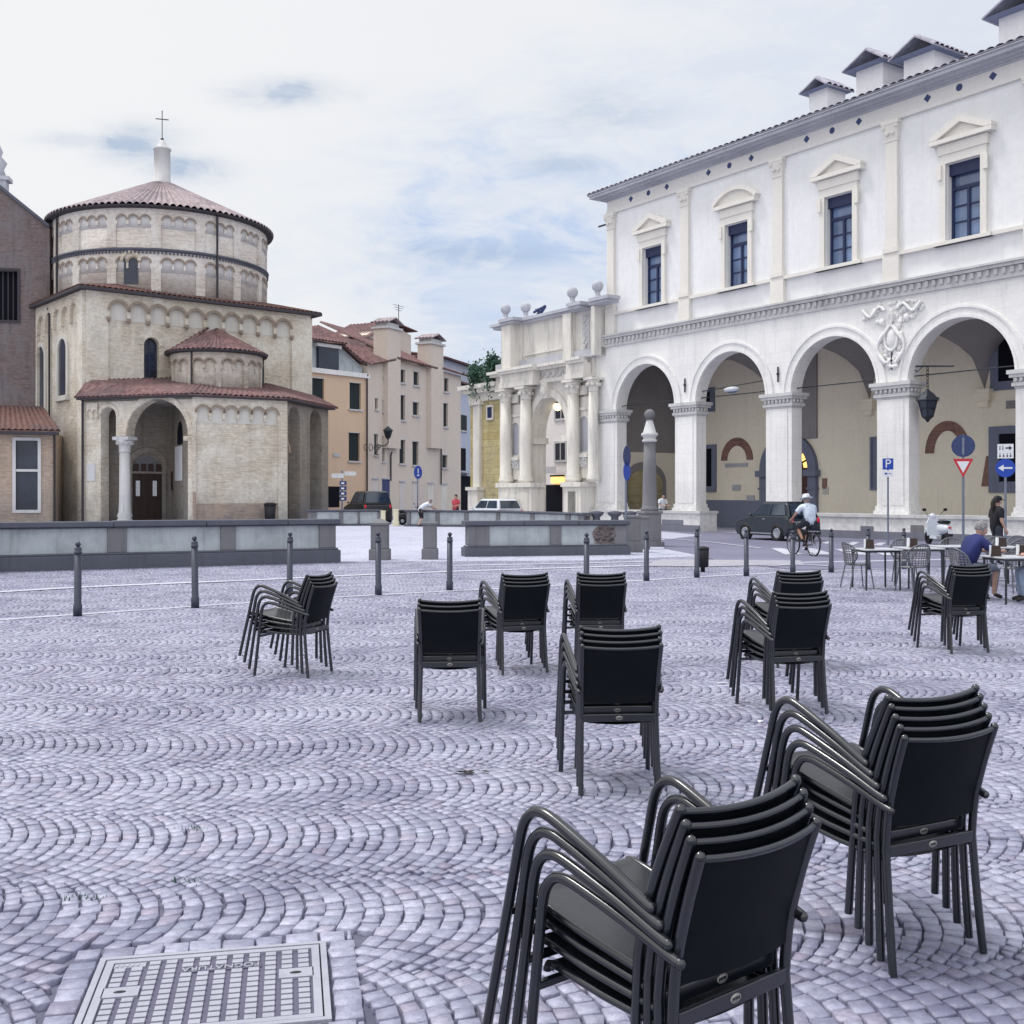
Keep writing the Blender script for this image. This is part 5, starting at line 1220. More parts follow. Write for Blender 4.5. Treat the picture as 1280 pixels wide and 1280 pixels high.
# entablature with garlands
m = M(); m.box(gl, 0, -.35, 0, 7.9, 8.1)
for a, b in ((218, 355), (495, 640)): x0 = GS(a, -.85) - .1; x1 = min(GS(b, -.85), 0); m.box(x0, x1, -.85, -.34, 7.82, 8.12); m.box(x0 + .05, x1, -.8, -.3, 8.12, 8.6)
m.box(gl, 0, -.25, 0, 8.1, 8.6); m.box(gl - .2, 0, -.6, 0, 8.6, 8.74); m.box(gl - .3, 0, -.75, 0, 8.74, 8.9)
for a, b in ((214, 350), (500, 640)): x0 = GS(a, -1.0) - .1; x1 = min(GS(b, -1.0) + .2, 0); m.box(x0, x1, -1.0, -.3, 8.605, 8.745); m.box(x0 - .08, x1, -1.1, -.3, 8.745, 8.905)
m.build('entablature', 'arch_st', gw)
m = M(); n_ = 9
for k in range(n_):
    s_ = GS(300) + (GS(525) - GS(300)) * (k + .5) / n_; m.tube([(s_ + .22 * math.cos(t), -.28, 8.42 - .22 * abs(math.sin(t))) for t in [PI * j / 8 for j in range(9)]], .05, 5)
m.build('garland_frieze', 'stone_w', gw)
for a in (290, 578):   # side niches
    s_ = GS(a); m = M(); m.panel([(s_ - .62, 2.6), (s_ + .62, 2.6), (s_ + .62, 6.9), (s_ - .62, 6.9)], [archhole(s_ - .38, s_ + .38, 4.0, 5.5, 8)], -.12, -.01); m.box(s_ - .5, s_ + .5, -.3, -.12, 3.7, 3.9); m.box(s_ - .62, s_ + .62, -.2, -.1, 6.2, 6.35); m.box(s_ - .4, s_ + .4, -.2, -.12, 7.0, 7.5); o = m.build('niche', 'arch_st', gw)
    m = M(); m.panel(archhole(s_ - .38, s_ + .38, 4.0, 5.5, 8), y0=-.02, y1=-.012); m.build('niche_back', 'stone_c', o)
    m = M(); m.box(s_ - .42, s_ + .42, -.2, -.12, 3.2, 3.69)
    for k in range(9): m.ball((s_ + U(-.35, .35), -.2, 3.3 + U(0, .35)), .12, 6)
    m.build('carved_relief', 'stone_w', o)
# attic
m = M(); m.box(gl + .3, GS(665), -.1, 1.2, 8.9, AZ); m.box(GS(225, -.9), GS(262, -.9), -.9, -.1, 8.9, AZ); m.box(GS(300), GS(325), -.25, -.1, 8.9, AZ); m.box(GS(510), GS(545), -.45, -.1, 8.9, AZ); m.box(GS(603, -.75), GS(665), -.75, -.1, 8.9, AZ)
m.box(GS(330), GS(505), -.2, -.1, 9.6, 9.7); m.build('attic', 'arch_st', gw)
m = M(); m.box(GS(218) - .1, GS(665), -.4, 1.3, AZ, AZ + .14); m.box(GS(215) - .2, GS(665), -.55, 1.4, AZ + .14, AZ + .3)
for a, b in ((215, 268), (505, 550), (595, 665)): m.box(GS(a, -1.05) - .02, GS(b, -1.05) + .1, -1.05, -.3, AZ + .01, AZ + .15); m.box(GS(a, -1.15) - .1, GS(b, -1.15) + .12, -1.15, -.3, AZ + .151, AZ + .32)
m.box(GS(222) - .1, GS(665), -.3, .3, 8.92, 9.35); m.build('attic_cornice', 'stone_c', gw)
for a in (293, 588):
    m = M(); s_ = GS(a); m.box(s_ - .3, s_ + .3, -.14, -.1, 9.4, 11.2)
    for k in range(14): v = k / 13; m.ball((s_ + .14 * math.sin(k * 2.1), -.16, 9.55 + 1.5 * v), .11 if k in (0, 1, 2, 11, 12, 13) else .05, 6)
    m.build('attic_relief', 'stone_w', gw)
for cx, cy in ((243, 175), (327, 150), (524, 105), (630, 78)):
    dy = -.6 if cx != 327 else 0; s_ = GS(cx, dy); m = M(); z = AZ + .3
    m.lathe([(.34, 0), (.34, .12), (.2, .18), (.12, .32), (.16, .42)], (s_, dy, z), 12); m.ball((s_, dy, z + .70), .30, 16); m.build('stone_ball', 'stone_c', gw)
m = M(); s_ = GS(388)
for k in range(8): m.tube([(s_ + U(-.5, .5), 0, AZ + .3), (s_ + U(-.55, .55), 0, AZ + .75)], .05, 5)
m.tube([(s_ - .6, 0, AZ + .6), (s_ + .5, 0, AZ + .8)], .08, 5); m.build('iron_ornament', 'signback', gw)
# yellow rusticated flank
yx0 = GS(80); m = M(); m.box(yx0, gl, .25, 2.4, -.01, 7.9); m.build('flank_wall', 'yellow', gw)
m = M(); m.box(GS(100), GS(128), .08, .25, 2.2, 7.2); m.box(GS(92), GS(136), -.05, .25, 7.2, 7.5); m.box(GS(95), GS(136), -.2, .25, 0, 2.0); m.box(GS(90), GS(140), -.3, .25, 2.0, 2.2); m.box(yx0, gl, .1, .25, 7.9 - .5, 7.9); m.build('flank_pilaster', 'arch_st', gw)
m = M(); m.box(yx0 - .3, gl, -.2, 2.4, 7.9, 8.15); m.box(yx0 - .5, gl, -.4, 2.4, 8.15, 8.4); m.box(yx0 - .1, gl, .3, .8, 8.4, 9.4); m.build('flank_cornice', 'arch_st', gw)
x0, z1 = FQ.p(606, 509); x1, z0 = FQ.p(612, 522); m = M(); m.box(x0, x1, .2, .24, z0, z1); o = m.build('window', 'wframe', gw); m = M(); m.panel(rect(x0 - .12, x1 + .12, z0 - .12, z1 + .12), [rect(x0, x1, z0, z1)], .15, .24); m.build('frame', 'arch_st', o)
# roof and plants behind the flank
th_ = thing('terrace_house', 'low tiled roof terrace seen behind the yellow gateway flank', 'house', FQ.mat())
m = M(); m.box(yx0, gl - .9, 2.6, 3.7, 0, 9.6); m.build('wall', 'creamp', th_); m = M(); m.roof((GS(130), 3.2, 9.9), (gl + .3, 3.2, 12.0), (gl + .3, 4.4, 12.0), (GS(130), 4.4, 9.9), .35, .1); m.build('roof', 'tile_g', th_)
def leafmass(name, fr, boxes, n, size, label, grp=None, mats=('leaf', 'leaf2')):
    m = M(); r_ = random.Random(len(label))
    for k in range(n):
        b = boxes[r_.randrange(len(boxes))]
        p = Vector((r_.gauss((b[0] + b[1]) / 2, (b[1] - b[0]) / 4), r_.gauss((b[2] + b[3]) / 2, (b[3] - b[2]) / 4), r_.gauss((b[4] + b[5]) / 2, (b[5] - b[4]) / 4)))
        a = Vector((r_.uniform(-1, 1), r_.uniform(-1, 1), r_.uniform(-1, 1))).normalized() * size * r_.uniform(.5, 1.2); c_2 = a.cross(Vector((r_.uniform(-1, 1), r_.uniform(-1, 1), r_.uniform(-1, 1)))).normalized() * size * .5
        m.mat(0 if r_.random() < .6 else 1); m.add([p - a, p - c_2, p + a, p + c_2], [(0, 1, 2, 3)])
    o = m.build(name, list(mats), None, fr.mat()); tag(o, label, 'plant', grp); return o
p0 = GS(100); p1 = GS(150); p2 = GS(165); p3 = GS(215)
leafmass('hanging_ivy', FQ, [(p0, p1, -.4, .6, 8.7, 9.6), (p0 + .4, p0 + 1.0, -.6, .1, 8.0, 9.6)], 1000, .13, 'green ivy clump spilling over the left end of the gateway terrace')
leafmass('hanging_ivy', FQ, [(p2, p3, -.4, .5, 9.0, 10.0), (p2 + .3, p2 + 1.0, -.6, .1, 8.0, 9.9)], 1100, .13, 'green ivy clump hanging beside the gateway attic')
# house seen through the gateway
DYH = 8.0; gh = thing('courtyard_house', 'pale pink house wall seen through the gateway arch with two windows', 'house', FQ.mat())
m = M(); m.box(FQ.s(655, DYH), 6, DYH, DYH + 1, 0, 8.7); m.build('wall', 'court', gh)
for (pa, pb, yt, yb) in ((695, 709, 506, 523), (695, 707.5, 554, 575)):
    x0, x1 = FQ.s(pa, DYH), FQ.s(pb, DYH); z1, z0 = FQ.z((pa + pb) / 2, yt, DYH), FQ.z((pa + pb) / 2, yb, DYH); m = M(); m.box(x0, x1, DYH - .03, DYH, z0, z1); o = m.build('window', 'dwin', gh); m = M(); m.panel(rect(x0 - .15, x1 + .15, z0 - .15, z1 + .15), [rect(x0, x1, z0, z1)], DYH - .08, DYH); m.box((x0 + x1) / 2 - .04, (x0 + x1) / 2 + .04, DYH - .06, DYH - .03, z0, z1); m.build('frame', 'stone_w', o)
x0, x1 = FQ.s(679, DYH), FQ.s(703, DYH); z1 = FQ.z(690, 606, DYH); m = M(); m.box(x0, x1, DYH - .05, DYH, 0, z1); m.build('doorway', 'void', gh)
x0, x1 = FQ.s(693, DYH), FQ.s(706, DYH); z0, z1 = FQ.z(699, 604, DYH), FQ.z(699, 596, DYH); m = M(); m.box(x0, x1, DYH - .3, DYH - .06, z0, z1); o = m.build('lit_shop_sign', 'lamp', gh); m = M(); m.box(x0 - .05, x1 + .05, DYH - .34, DYH - .06, z1, z1 + .12); m.build('hood', 'black', o)
x0, z0 = FQ.p(680, 592, DYH - 1); m = M(); m.box(x0, x0 + 1.3, DYH - 1.05, DYH - 1, z0, z0 + .45); m.tube([(x0, DYH - 1, 0), (x0, DYH - 1, z0 + .5)], .05, 6); o = m.build('street_sign', 'stone_w', None, FQ.mat()); tag(o, 'small street name sign on a thin post inside the gateway', 'sign')
x0, z0 = FQ.p(697, 508, 1.2); lt = thing('gateway_lamp', 'warm lit lamp hanging high inside the gateway arch', 'lamp', FQ.mat() @ Matrix.Translation((x0, 1.2, z0)))
m = M(); m.ball((0, 0, 0), .26, 10); m.build('lamp_glass', 'lampw', lt); m = M(); m.lathe([(.3, .16), (.2, .3), (.03, .36), (.03, 1.0)], n=10); m.build('lamp_cap', 'iron', lt)
# ================================================================== FORECOURT WALLS, POSTS
def parapet(name, label, pts, h, thick, posts, grp, plinth=.38, cop=.16, rubble=None, ends=True):
    """pts: plan polyline; posts: list of (x along px range) given as (px0, px1)"""
    root = None
    for i in range(len(pts) - 1):
        fr = Frame(pts[i], pts[i + 1])
        if root is None: root = thing(name, label, 'low wall', fr.mat(), grp)
        x1 = fr.L; e = .0
        m = M(); m.box(0, x1, .06, thick - .06, 0, h - cop); m.build('panel', 'parapet', root, fr.mat())
        m = M(); m.box(-.10 if i == 0 else 0, x1 + (.10 if i == len(pts) - 2 else 0), -.10, thick + .1, -.02, plinth * .86); m.box(-.05 if i == 0 else 0, x1 + .05, -.05, thick + .05, plinth * .86, plinth); m.build('plinth', 'parapet_c', root, fr.mat(), bevel=.02)
        m = M(); k = -.1 if i == 0 else 0
        while k < x1 + (.1 if i == len(pts) - 2 else 0) - .01:
            L = U(1.6, 2.6); e_ = min(k + L, x1 + (.1 if i == len(pts) - 2 else 0)); d = U(-.008, .008)
            m.box(k + .006, e_ - .006, -.09 + d, thick + .09 + d, h - cop + .03, h + d); m.box(k + .006, e_ - .006, -.03, thick + .03, h - cop, h - cop + .03); k = e_
        m.build('coping', 'parapet_c', root, fr.mat(), bevel=.02)
        for (a, b) in posts:
            s0, s1 = fr.s(a), fr.s(b)
            if s0 < -.3 or s1 > x1 + .3: continue
            s0 = max(s0, 0); s1 = min(s1, x1)
            m = M(); m.box(s0, s1, 0.0, thick, plinth, h - cop - .001); m.build('post', 'parapet_s', root, fr.mat(), bevel=.015)
        if rubble:
            s0, s1 = fr.s(rubble[0]), fr.s(rubble[1]); m = M(); n = 11; rr = random.Random(4)
            P = [(s0 + (s1 - s0) * .5 + (s1 - s0) * .5 * math.cos(t) * rr.uniform(.75, 1.0), plinth + (h - cop - plinth) * (.5 + .49 * math.sin(t) * rr.uniform(.85, 1))) for t in [2 * PI * k / n for k in range(n)]]
            m.panel(P, y0=.02, y1=.06)
            for k in range(70):
                a, z = rr.uniform(s0 + .1, s1 - .1), rr.uniform(plinth + .04, h - cop - .06)
                m.box(a, a + rr.uniform(.07, .16), .0, .03, z, z + rr.uniform(.04, .08))
            m.build('exposed_rubble', 'ruin', root, fr.mat())
    return root
g1 = 'low stone parapets round the oval forecourt'
parapet('parapet', 'long left parapet with pale plaster panels in front of the baptistery', [XY(-190, 22.2), XY(0, 25.0), XY(420, 28.5)], 1.12, .42, [(-120, -98), (134.5, 158.5), (276, 295), (399.5, 420)], g1)
parapet('parapet', 'middle parapet with patch of exposed rubble beside the round stone column', [XY(585, 31.1), XY(783, 32.2)], 1.0, .42, [(585, 612), (688, 702), (768, 783)], g1, .30, .15, rubble=(739, 768))
parapet('parapet', 'far parapet in front of the dark parked car', [XY(385, 61), XY(476, 62)], .90, .4, [(385, 396), (424, 429), (447, 450), (472, 476)], g1, .12, .12)
parapet('parapet', 'far curving parapet in front of the white car and gateway', [XY(508, 60.6), XY(620, 59), XY(729, 51)], .90, .4, [(508, 513), (544, 549), (580, 585), (620, 624), (662, 667), (706, 712), (722, 729)], g1, .12, .12)
def ppost(name, label, px, D, w, h, mat, grp, cap=True):
    r = thing(name, label, 'stone post', TR(*XY(px, D), 0, U(-.05, .05)), grp)
    m = M(); m.box(-w / 2, w / 2, -w / 2, w / 2, h * .3, h * .93); m.build('shaft', mat, r, bevel=.02)
    m = M(); m.box(-w * .6, w * .6, -w * .6, w * .6, -.01, h * .3); m.build('base', mat, r, bevel=.025)
    m = M(); m.box(-w * .56, w * .56, -w * .56, w * .56, h * .93, h)
    if cap: b = w * .5; m.add([(-b, -b, h), (b, -b, h), (b, b, h), (-b, b, h), (0, 0, h + .12)], [(0, 1, 4), (1, 2, 4), (2, 3, 4), (3, 0, 4)])
    m.build('cap', mat, r, bevel=.012)
    return r
g2 = 'square stone posts in the gap of the parapet'
ppost('stone_post', 'square weathered stone post with pyramid cap, left of two in the parapet gap', 475, 29.6, .44, 1.0, 'parapet_s', g2)
ppost('stone_post', 'square weathered stone post with flat top, right of two in the parapet gap', 537.5, 29.9, .36, 1.0, 'parapet_s', g2, False)
g3 = 'small bright posts in the far parapet gap'
MT['pale_post'] = plaster('pale_lit_stone', (.72, .69, .50), (.4, .38, .28), .4, 2, .4)
ppost('short_post', 'short pale yellowish post at the left of the far parapet gap', 479, 61.0, .24, .86, 'pale_post', g3, False)
ppost('short_post', 'short pale yellowish post at the right of the far parapet gap', 495, 61.0, .28, .92, 'pale_post', g3, False)
ppost('stone_post', 'square stone end post right of the middle parapet', 790.5, 33.6, .46, 1.12, 'parapet_s', None, False)
ppost('stone_post', 'low stone post hiding behind the round column base', 804, 35.4, .34, 1.05, 'parapet_s', None, False)
for px, lb in ((745.5, 'left'), (768.5, 'middle'), (787, 'right')):
    r = thing('stone_bollard', 'squat stone bollard, %s of three before the first arcade pier' % lb, 'bollard', TR(*XY(px, 51.5)), 'squat stone bollards before the arcade')
    m = M(); m.lathe([(.26, 0), (.2, .3), (.17, .7), (.3, .8), (.34, .86), (.34, .93), (.1, .98), (0, .98)], n=14); m.build('shaft', 'parapet_c', r)
# round column with ball finial
cl = thing('round_column', 'tall tapering stone column with cone cap and ball beside the middle parapet', 'column', TR(*XY(812, 37.3), 0, .3))
m = M(); m.box(-.30, .30, -.30, .30, 0.1, 1.1); m.box(-.38, .38, -.38, .38, -.01, .16); m.box(-.34, .34, -.34, .34, 1.1, 1.2); m.build('plinth', 'parapet_s', cl, bevel=.02)
m = M(); m.lathe([(.29, 1.2), (.31, 1.26), (.26, 1.32), (.245, 1.4), (.22, 2.6), (.19, 3.5)], n=24); m.build('shaft', 'parapet_s', cl)
m = M(); m.lathe([(.19, 3.5), (.25, 3.53), (.25, 3.58), (.21, 3.6), (.21, 3.68), (.28, 3.72), (.28, 3.8), (.22, 3.83), (.11, 4.22), (.09, 4.26)], n=24); m.build('capital', 'stone_w', cl)
m = M(); m.lathe([(.1, 4.24), (.14, 4.27), (.08, 4.31)], n=16); m.ball((0, 0, 4.44), .18, 16); m.build('ball', 'parapet_s', cl)

# ------------------------------------------------------------------ iron bollards
def make_boll(h):
    r = thing('bollard', 'x', 'bollard'); 
    m = M(); m.lathe([(.062, -.02), (.062, .16), (.052, .17), (.050, h - .17)], n=16); m.build('post', 'boll', r)
    m = M(); m.lathe([(.050, h - .17), (.058, h - .165), (.058, h - .15), (.050, h - .145), (.050, h - .10), (.045, h - .085), (.022, h - .08), (.022, h - .07)], n=16); m.ball((0, 0, h - .038), .04, 12); m.build('ball_cap', 'boll', r); return r
BL = [(97, 770, 677, 'leftmost iron bollard, before the long left parapet'), (244, 760, 670, 'second iron bollard from the left'), (362, 743, 665, 'iron bollard behind the side on stack of chairs'),
      (473, 744, 665, 'iron bollard before the left square stone post'), (562, 738, 665, 'iron bollard rising behind the three-chair stack'), (733, 740, 666, 'iron bollard behind the half hidden centre stack'),
      (808, 726, 663, 'iron bollard before the round stone column'), (871, 722, 660, 'iron bollard beside the short black litter bin'), (933, 720, 662, 'iron bollard below the front wheel of the small car'),
      (991, 717, 663, 'iron bollard in front of the cyclist'), (1039, 715.5, 661, 'iron bollard just right of the cyclist'), (1085, 712, 660, 'iron bollard behind the left cafe table'), (1130, 711, 660, 'iron bollard behind the second cafe table'), ]
bp = {}
for px, yb, yt, lb in BL:
    D = DG(yb); h = round(ZZ(yt, D), 2)
    r = make_boll(h); r.matrix_basis = TR(*XY(px, D)) @ Matrix.Rotation(U(-.012, .012), 4, 'Y'); r['label'] = lb; r['group'] = 'iron bollards along the stone kerb'
r = thing('litter_bin', 'short black cylindrical bin standing beside a bollard on the road edge', 'bin', TR(*XY(878.5, 25.0)))
m = M(); m.lathe([(.05, 0), (.05, .1), (.13, .12), (.14, .5), (.12, .52)], n=14); m.build('body', 'black', r); m = M(); m.lathe([(.145, .5), (.145, .55), (.05, .58), (0, .58)], n=14); m.build('lid', 'black', r)

# ------------------------------------------------------------------ traffic signs (all face the square)
def face(px, D, tilt=0): x, y = XY(px, D); return TR(x, y, 0, math.atan2(-x, y) * 1.0 + tilt)     # local -y looks at the viewer's side
def sign_pole(root, h, r=.03): m = M(); m.tube([(0, .03, 0), (0, .03, h)], r, 8); m.build('pole', 'pole', root)
def disc(root, name, z, r, mat, y=0, dx=0):
    m = M(); m.lathe([(0, .0), (r, .0), (r, .008), (0, .008)], n=32, smooth=False, M4=Matrix.Translation((dx, y, z)) @ Matrix.Rotation(PI / 2, 4, 'X')); return m.build(name, mat, root)
def pz_(py, D): return ZZ(py, D)
D = 38; r = thing('parking_sign', 'blue square parking sign with white P on a thin pole', 'sign', face(1110, D)); sign_pole(r, pz_(573, D))
z0, z1 = pz_(587, D), pz_(573, D); hw = (z1 - z0) / 2 * .92; m = M(); m.box(-hw, hw, -.01, .0, z0, z1); o = m.build('sign_panel', 'signblue', r); text_mesh('letter', 'P', (z1 - z0) * 1.05, 'signwhite', o, world(r) @ Matrix.Translation((0, -.016, (z0 + z1) / 2)) @ Matrix.Rotation(PI / 2, 4, 'X'))
z0, z1 = pz_(596, D), pz_(588, D); m = M(); m.box(-hw, hw, -.01, 0, z0, z1); o = m.build('lower_plate', 'signwhite', r); m = M(); m.box(-hw * .6, -hw * .1, -.014, -.011, z0 + .08, z1 - .08); m.box(hw * .1, hw * .6, -.014, -.011, z0 + .1, z1 - .1); m.build('pictogram', 'signblue', o)
D = 36; r = thing('give_way_sign', 'red edged give way triangle below a round dark blue sign on one pole', 'sign', face(1204, D)); sign_pole(r, pz_(543, D), .04)
zc_ = pz_(557.5, D); o = disc(r, 'round_sign', zc_, .36, 'signback'); m = M(); m.box(-.035, .035, -.018, -.010, zc_ - .27, zc_ + .27); m.build('white_bar', 'pole', o)
zt, zb = pz_(573.5, D), pz_(597, D); w_ = .31
m = M(); m.panel([(-w_, zt), (0, zb), (w_, zt)][::-1] if False else [(-w_, zt), (0, zb), (w_, zt)], y0=-.012, y1=0); o = m.build('triangle_border', 'signred', r)
k = .62; zc2 = zt - (zt - zb) * .36; m = M(); m.panel([(x_ * k, zc2 + (z_ - zc2) * k) for x_, z_ in ((-w_, zt), (0, zb), (w_, zt))], y0=-.018, y1=-.0125); m.build('white_triangle', 'signwhite', o)
D = 33; r = thing('arrow_sign', 'round blue left arrow sign under a white pedestrian direction plate', 'sign', face(1256.8, D)); sign_pole(r, pz_(555, D), .035)
zc_ = pz_(585, D); o = disc(r, 'round_sign', zc_, .275, 'signblue'); m = M(); m.panel([(.19, -.025), (.19, .025), (-.05, .025), (-.05, .1), (-.2, 0), (-.05, -.1), (-.05, -.025)][::-1], y0=-.016, y1=-.009, mp=lambda x, y, z: (x, y, z + zc_)); m.build('white_arrow', 'signwhite', o)
z0, z1 = pz_(573, D), pz_(555, D); m = M(); m.box(-.22, .22, -.008, 0, z0, z1); o = m.build('white_plate', 'signwhite', r)
m = M(); zq = z1 - .12; m.panel([(x_, z_ + zq) for x_, z_ in ((0, -.02), (.1, -.02), (.1, -.07), (.18, 0), (.1, .07), (.1, .02), (0, .02))], y0=-.013, y1=-.009)
for sx in (-.15, -.07): m.box(sx - .012, sx + .012, -.013, -.009, zq - .06, zq + .03); m.lathe([(0, 0), (.016, 0)], n=8, M4=Matrix.Translation((sx, -.012, zq + .055)) @ Matrix.Rotation(PI / 2, 4, 'X'))
for sx in (-.15, -.05, .05, .14): m.box(sx - .02, sx + .02, -.013, -.009, z0 + .04, z0 + .1); m.box(sx - .012, sx + .012, -.013, -.009, z0 + .12, z0 + .15)
m.build('pictograms', 'black', o)
D = 32.8; r = thing('traffic_sign', 'round road signs seen almost edge on beside the round column', 'sign', face(783.5, D, math.radians(68))); sign_pole(r, pz_(558, D), .032)
disc(r, 'round_sign', pz_(570, D), .30, 'signback'); disc(r, 'round_sign', pz_(589, D), .28, 'signblue')
D = 63.5; r = thing('keep_right_sign', 'small round blue sign on a pole in front of the cream house', 'sign', face(522.5, D, math.radians(52))); sign_pole(r, pz_(583, D), .035)
zc_ = pz_(590.5, D); o = disc(r, 'round_sign', zc_, .38, 'signblue'); m = M(); m.box(-.04, .04, -.016, -.01, zc_ - .05, zc_ + .22); m.box(-.1, .1, -.016, -.01, zc_ - .2, zc_ - .12); m.build('white_mark', 'signwhite', o)
D = 63; r = thing('direction_post', 'signpost with two white arrow boards above small blue panels by the peach house', 'sign', face(427.5, D)); sign_pole(r, pz_(588, D), .05)
m = M(); z = pz_(597.5, D); m.panel([(-.62, z + .13), (-.55, z), (.1, z), (.1, z + .26), (-.55, z + .26)], y0=-.03, y1=-.01); m.build('arrow_board', 'stone_w', r)
m = M(); z = pz_(594.5, D); m.panel([(.14, z), (.74, z), (.82, z + .12), (.74, z + .24), (.14, z + .24)], y0=-.03, y1=-.01); m.build('arrow_board', 'stone_w', r)
m = M()
for k in range(4): z = pz_(626 - k * 6.5, D); m.box(-.14, .26, -.03, -.01, z, z + .24)
m.build('blue_panel', 'signback', r)
m = M()
for k in range(4): z = pz_(626 - k * 6.5, D); m.box(-.04, .12, -.036, -.031, z + .07, z + .16)
m.build('white_symbol', 'signwhite', r)
# wall lantern on the cream house
s_, z_ = FH.p(485, 533, -2.0); wl_ = thing('wall_lantern', 'old iron street lantern on a scrolled bracket on the cream house wall', 'lantern', FH.mat() @ Matrix.Translation((s_, -2.0, z_)))
lantern(wl_, .85); m = M(); q = FH.s(463) - s_
P = spline([(q + 1.2, 2.0, -1.5), (q * .6, 1.2, -1.35), (-.3, .2, -1.5), (0, 0, -1.25), (0, 0, -1.02)], 5); m.tube(P, .045, 6); m.tube(spline([(q + 1.2, 2.0, -2.1), (q * .55, 1.3, -1.95), (q * .3, .7, -1.45)], 5), .035, 6)
for c_x, rr_2 in ((-.55, .2), (-1.0, .26), (-1.5, .22)): m.tube([(c_x + rr_2 * math.cos(t * PI / 6), .6 - c_x * .3, -1.62 + rr_2 * math.sin(t * PI / 6)) for t in range(12)], .025, 5, closed=True)
m.build('bracket', 'iron', wl_)

# ================================================================== VEHICLES
def paint(name, col, rough=.2):
    m, t = nt(name); n = noise(t, objv(t), 3, 4, .6); c = mixc(t, ramp(t, n, .4, .8, 0, .2), col, tuple(x * .6 + .004 for x in col))
    return fin(m, t, c, ramp(t, n, .3, .7, rough, rough + .12), spec=.6)
MT['p_black'] = paint('black_car_paint', (.008, .009, .014)); MT['p_navy'] = paint('dark_teal_car_paint', (.006, .014, .026)); MT['p_white'] = paint('white_car_paint', (.62, .66, .72), .25)
MT['carglass'] = glassm('car_glass', (.04, .06, .09), .05, .9); MT['tail'] = glow('red_tail_lens', (.6, .02, .05), .2); MT['headl'] = simple('headlight_lens', (.55, .6, .68), .15, .2)
def car(name, label, x, y, th, L, W_, Hh, paintm, suv=False):
    """local +y forward, origin under the middle"""
    r = thing(name, label, 'car', TR(x, y, 0, math.radians(th))); hl = L / 2; hw = W_ / 2; bz = .20; wr = .30 if not suv else .35; belt = Hh * .62
    def mp(a, y_, z): return (y_, a, z)
    side = [(-hl + .02, bz + .12), (-hl + .10, bz), (hl - .15, bz), (hl - .02, bz + .15), (hl, belt * .62), (hl - .12, belt * .80), (hl * .46, belt * .99), (hl * .3, belt * 1.02), (-hl + .20, belt * 1.03), (-hl + .03, belt * .90), (-hl, belt * .55)]
    m = M()
    # loft the side outline across the width with tumblehome
    secs = [(-1, .90), (-.96, .97), (-.80, 1.0), (0, 1.0), (.80, 1.0), (.96, .97), (1, .90)]
    cyc = .5 * (bz + belt); vs = []; n = len(side)
    for sx, k in secs:
        for a, z in side: vs.append((sx * hw, a * (k if abs(a) > hl * .5 else 1), cyc + (z - cyc) * (k if z > cyc else 1)))
    fs = [(i * n + j, (i + 1) * n + j, (i + 1) * n + (j + 1) % n, i * n + (j + 1) % n) for i in range(len(secs) - 1) for j in range(n)] + [tuple(range(n)), tuple(reversed([(len(secs) - 1) * n + j for j in range(n)]))]
    m.add(vs, fs, False); body = m.build('body', paintm, r, bevel=.06)
    # cabin
    yb0, yb1, yt0, yt1 = (-hl + .10, hl * .42, -hl + (.28 if suv else .42), hl * .08)
    bw, tw_ = hw - .06, hw - .24; zt = Hh
    def cab(zz, k=0):
        u = max(0.0, (zz - belt) / (zt - belt)); return (yb0 + (yt0 - yb0) * u ** 1.2, yb1 + (yt1 - yb1) * u, bw + (tw_ - bw) * u)
    m = M(); vs = []; lv = [belt - .02, belt + (zt - belt) * .5, zt - .07, zt]
    for i, z in enumerate(lv):
        a, b, w_ = cab(min(z, zt - .05)); s_ = .86 if i == 3 else 1; a *= 1 if s_ == 1 else .9; b = b * s_ - (0 if s_ == 1 else .05); w_ *= s_
        vs += [(-w_, a, z), (w_, a, z), (w_, b, z), (-w_, b, z)]
    fs = [(i * 4 + j, i * 4 + (j + 1) % 4, (i + 1) * 4 + (j + 1) % 4, (i + 1) * 4 + j) for i in range(3) for j in range(4)] + [(12, 13, 14, 15)]
    m.add(vs, fs); m.build('cabin', paintm, r, bevel=.05)
    zl, zh = belt + .06, zt - .10
    a0_, b0_, w0 = cab(zl); a1_, b1_, w1 = cab(zh); e = .012
    def quad(p, nm): mm_ = M(); mm_.add(p, [(0, 1, 2, 3)]); mm_.build(nm, 'carglass', r)
    for sx in (-1, 1):
        mid0 = (a0_ + b0_) / 2 - .05; mid1 = mid0 - .02
        for (p, q, u_, v_) in ((a0_ + .18, mid0 - .04, a1_ + .14, mid1 - .04), (mid0 + .04, b0_ - .22, mid1 + .04, b1_ - .1)):
            P = [(sx * (w0 + e), p, zl), (sx * (w0 + e), q, zl), (sx * (w1 + e), v_, zh), (sx * (w1 + e), u_, zh)]; quad(P if sx > 0 else P[::-1], 'side_window')
        m = M(); m.ball((sx * (hw + .06), hl * .32, belt + .05), .1, 8, (.8, .7, .6)); m.build('wing_mirror', paintm, r)
    quad([(-w0 + .12, a0_ - e - .01, zl), (w0 - .12, a0_ - e - .01, zl), (w1 - .08, a1_ - e - .01, zh), (-w1 + .08, a1_ - e - .01, zh)], 'rear_window')
    quad([(w0 - .1, b0_ + e, zl), (-w0 + .1, b0_ + e, zl), (-w1 + .06, b1_ + e, zh), (w1 - .06, b1_ + e, zh)], 'windscreen')
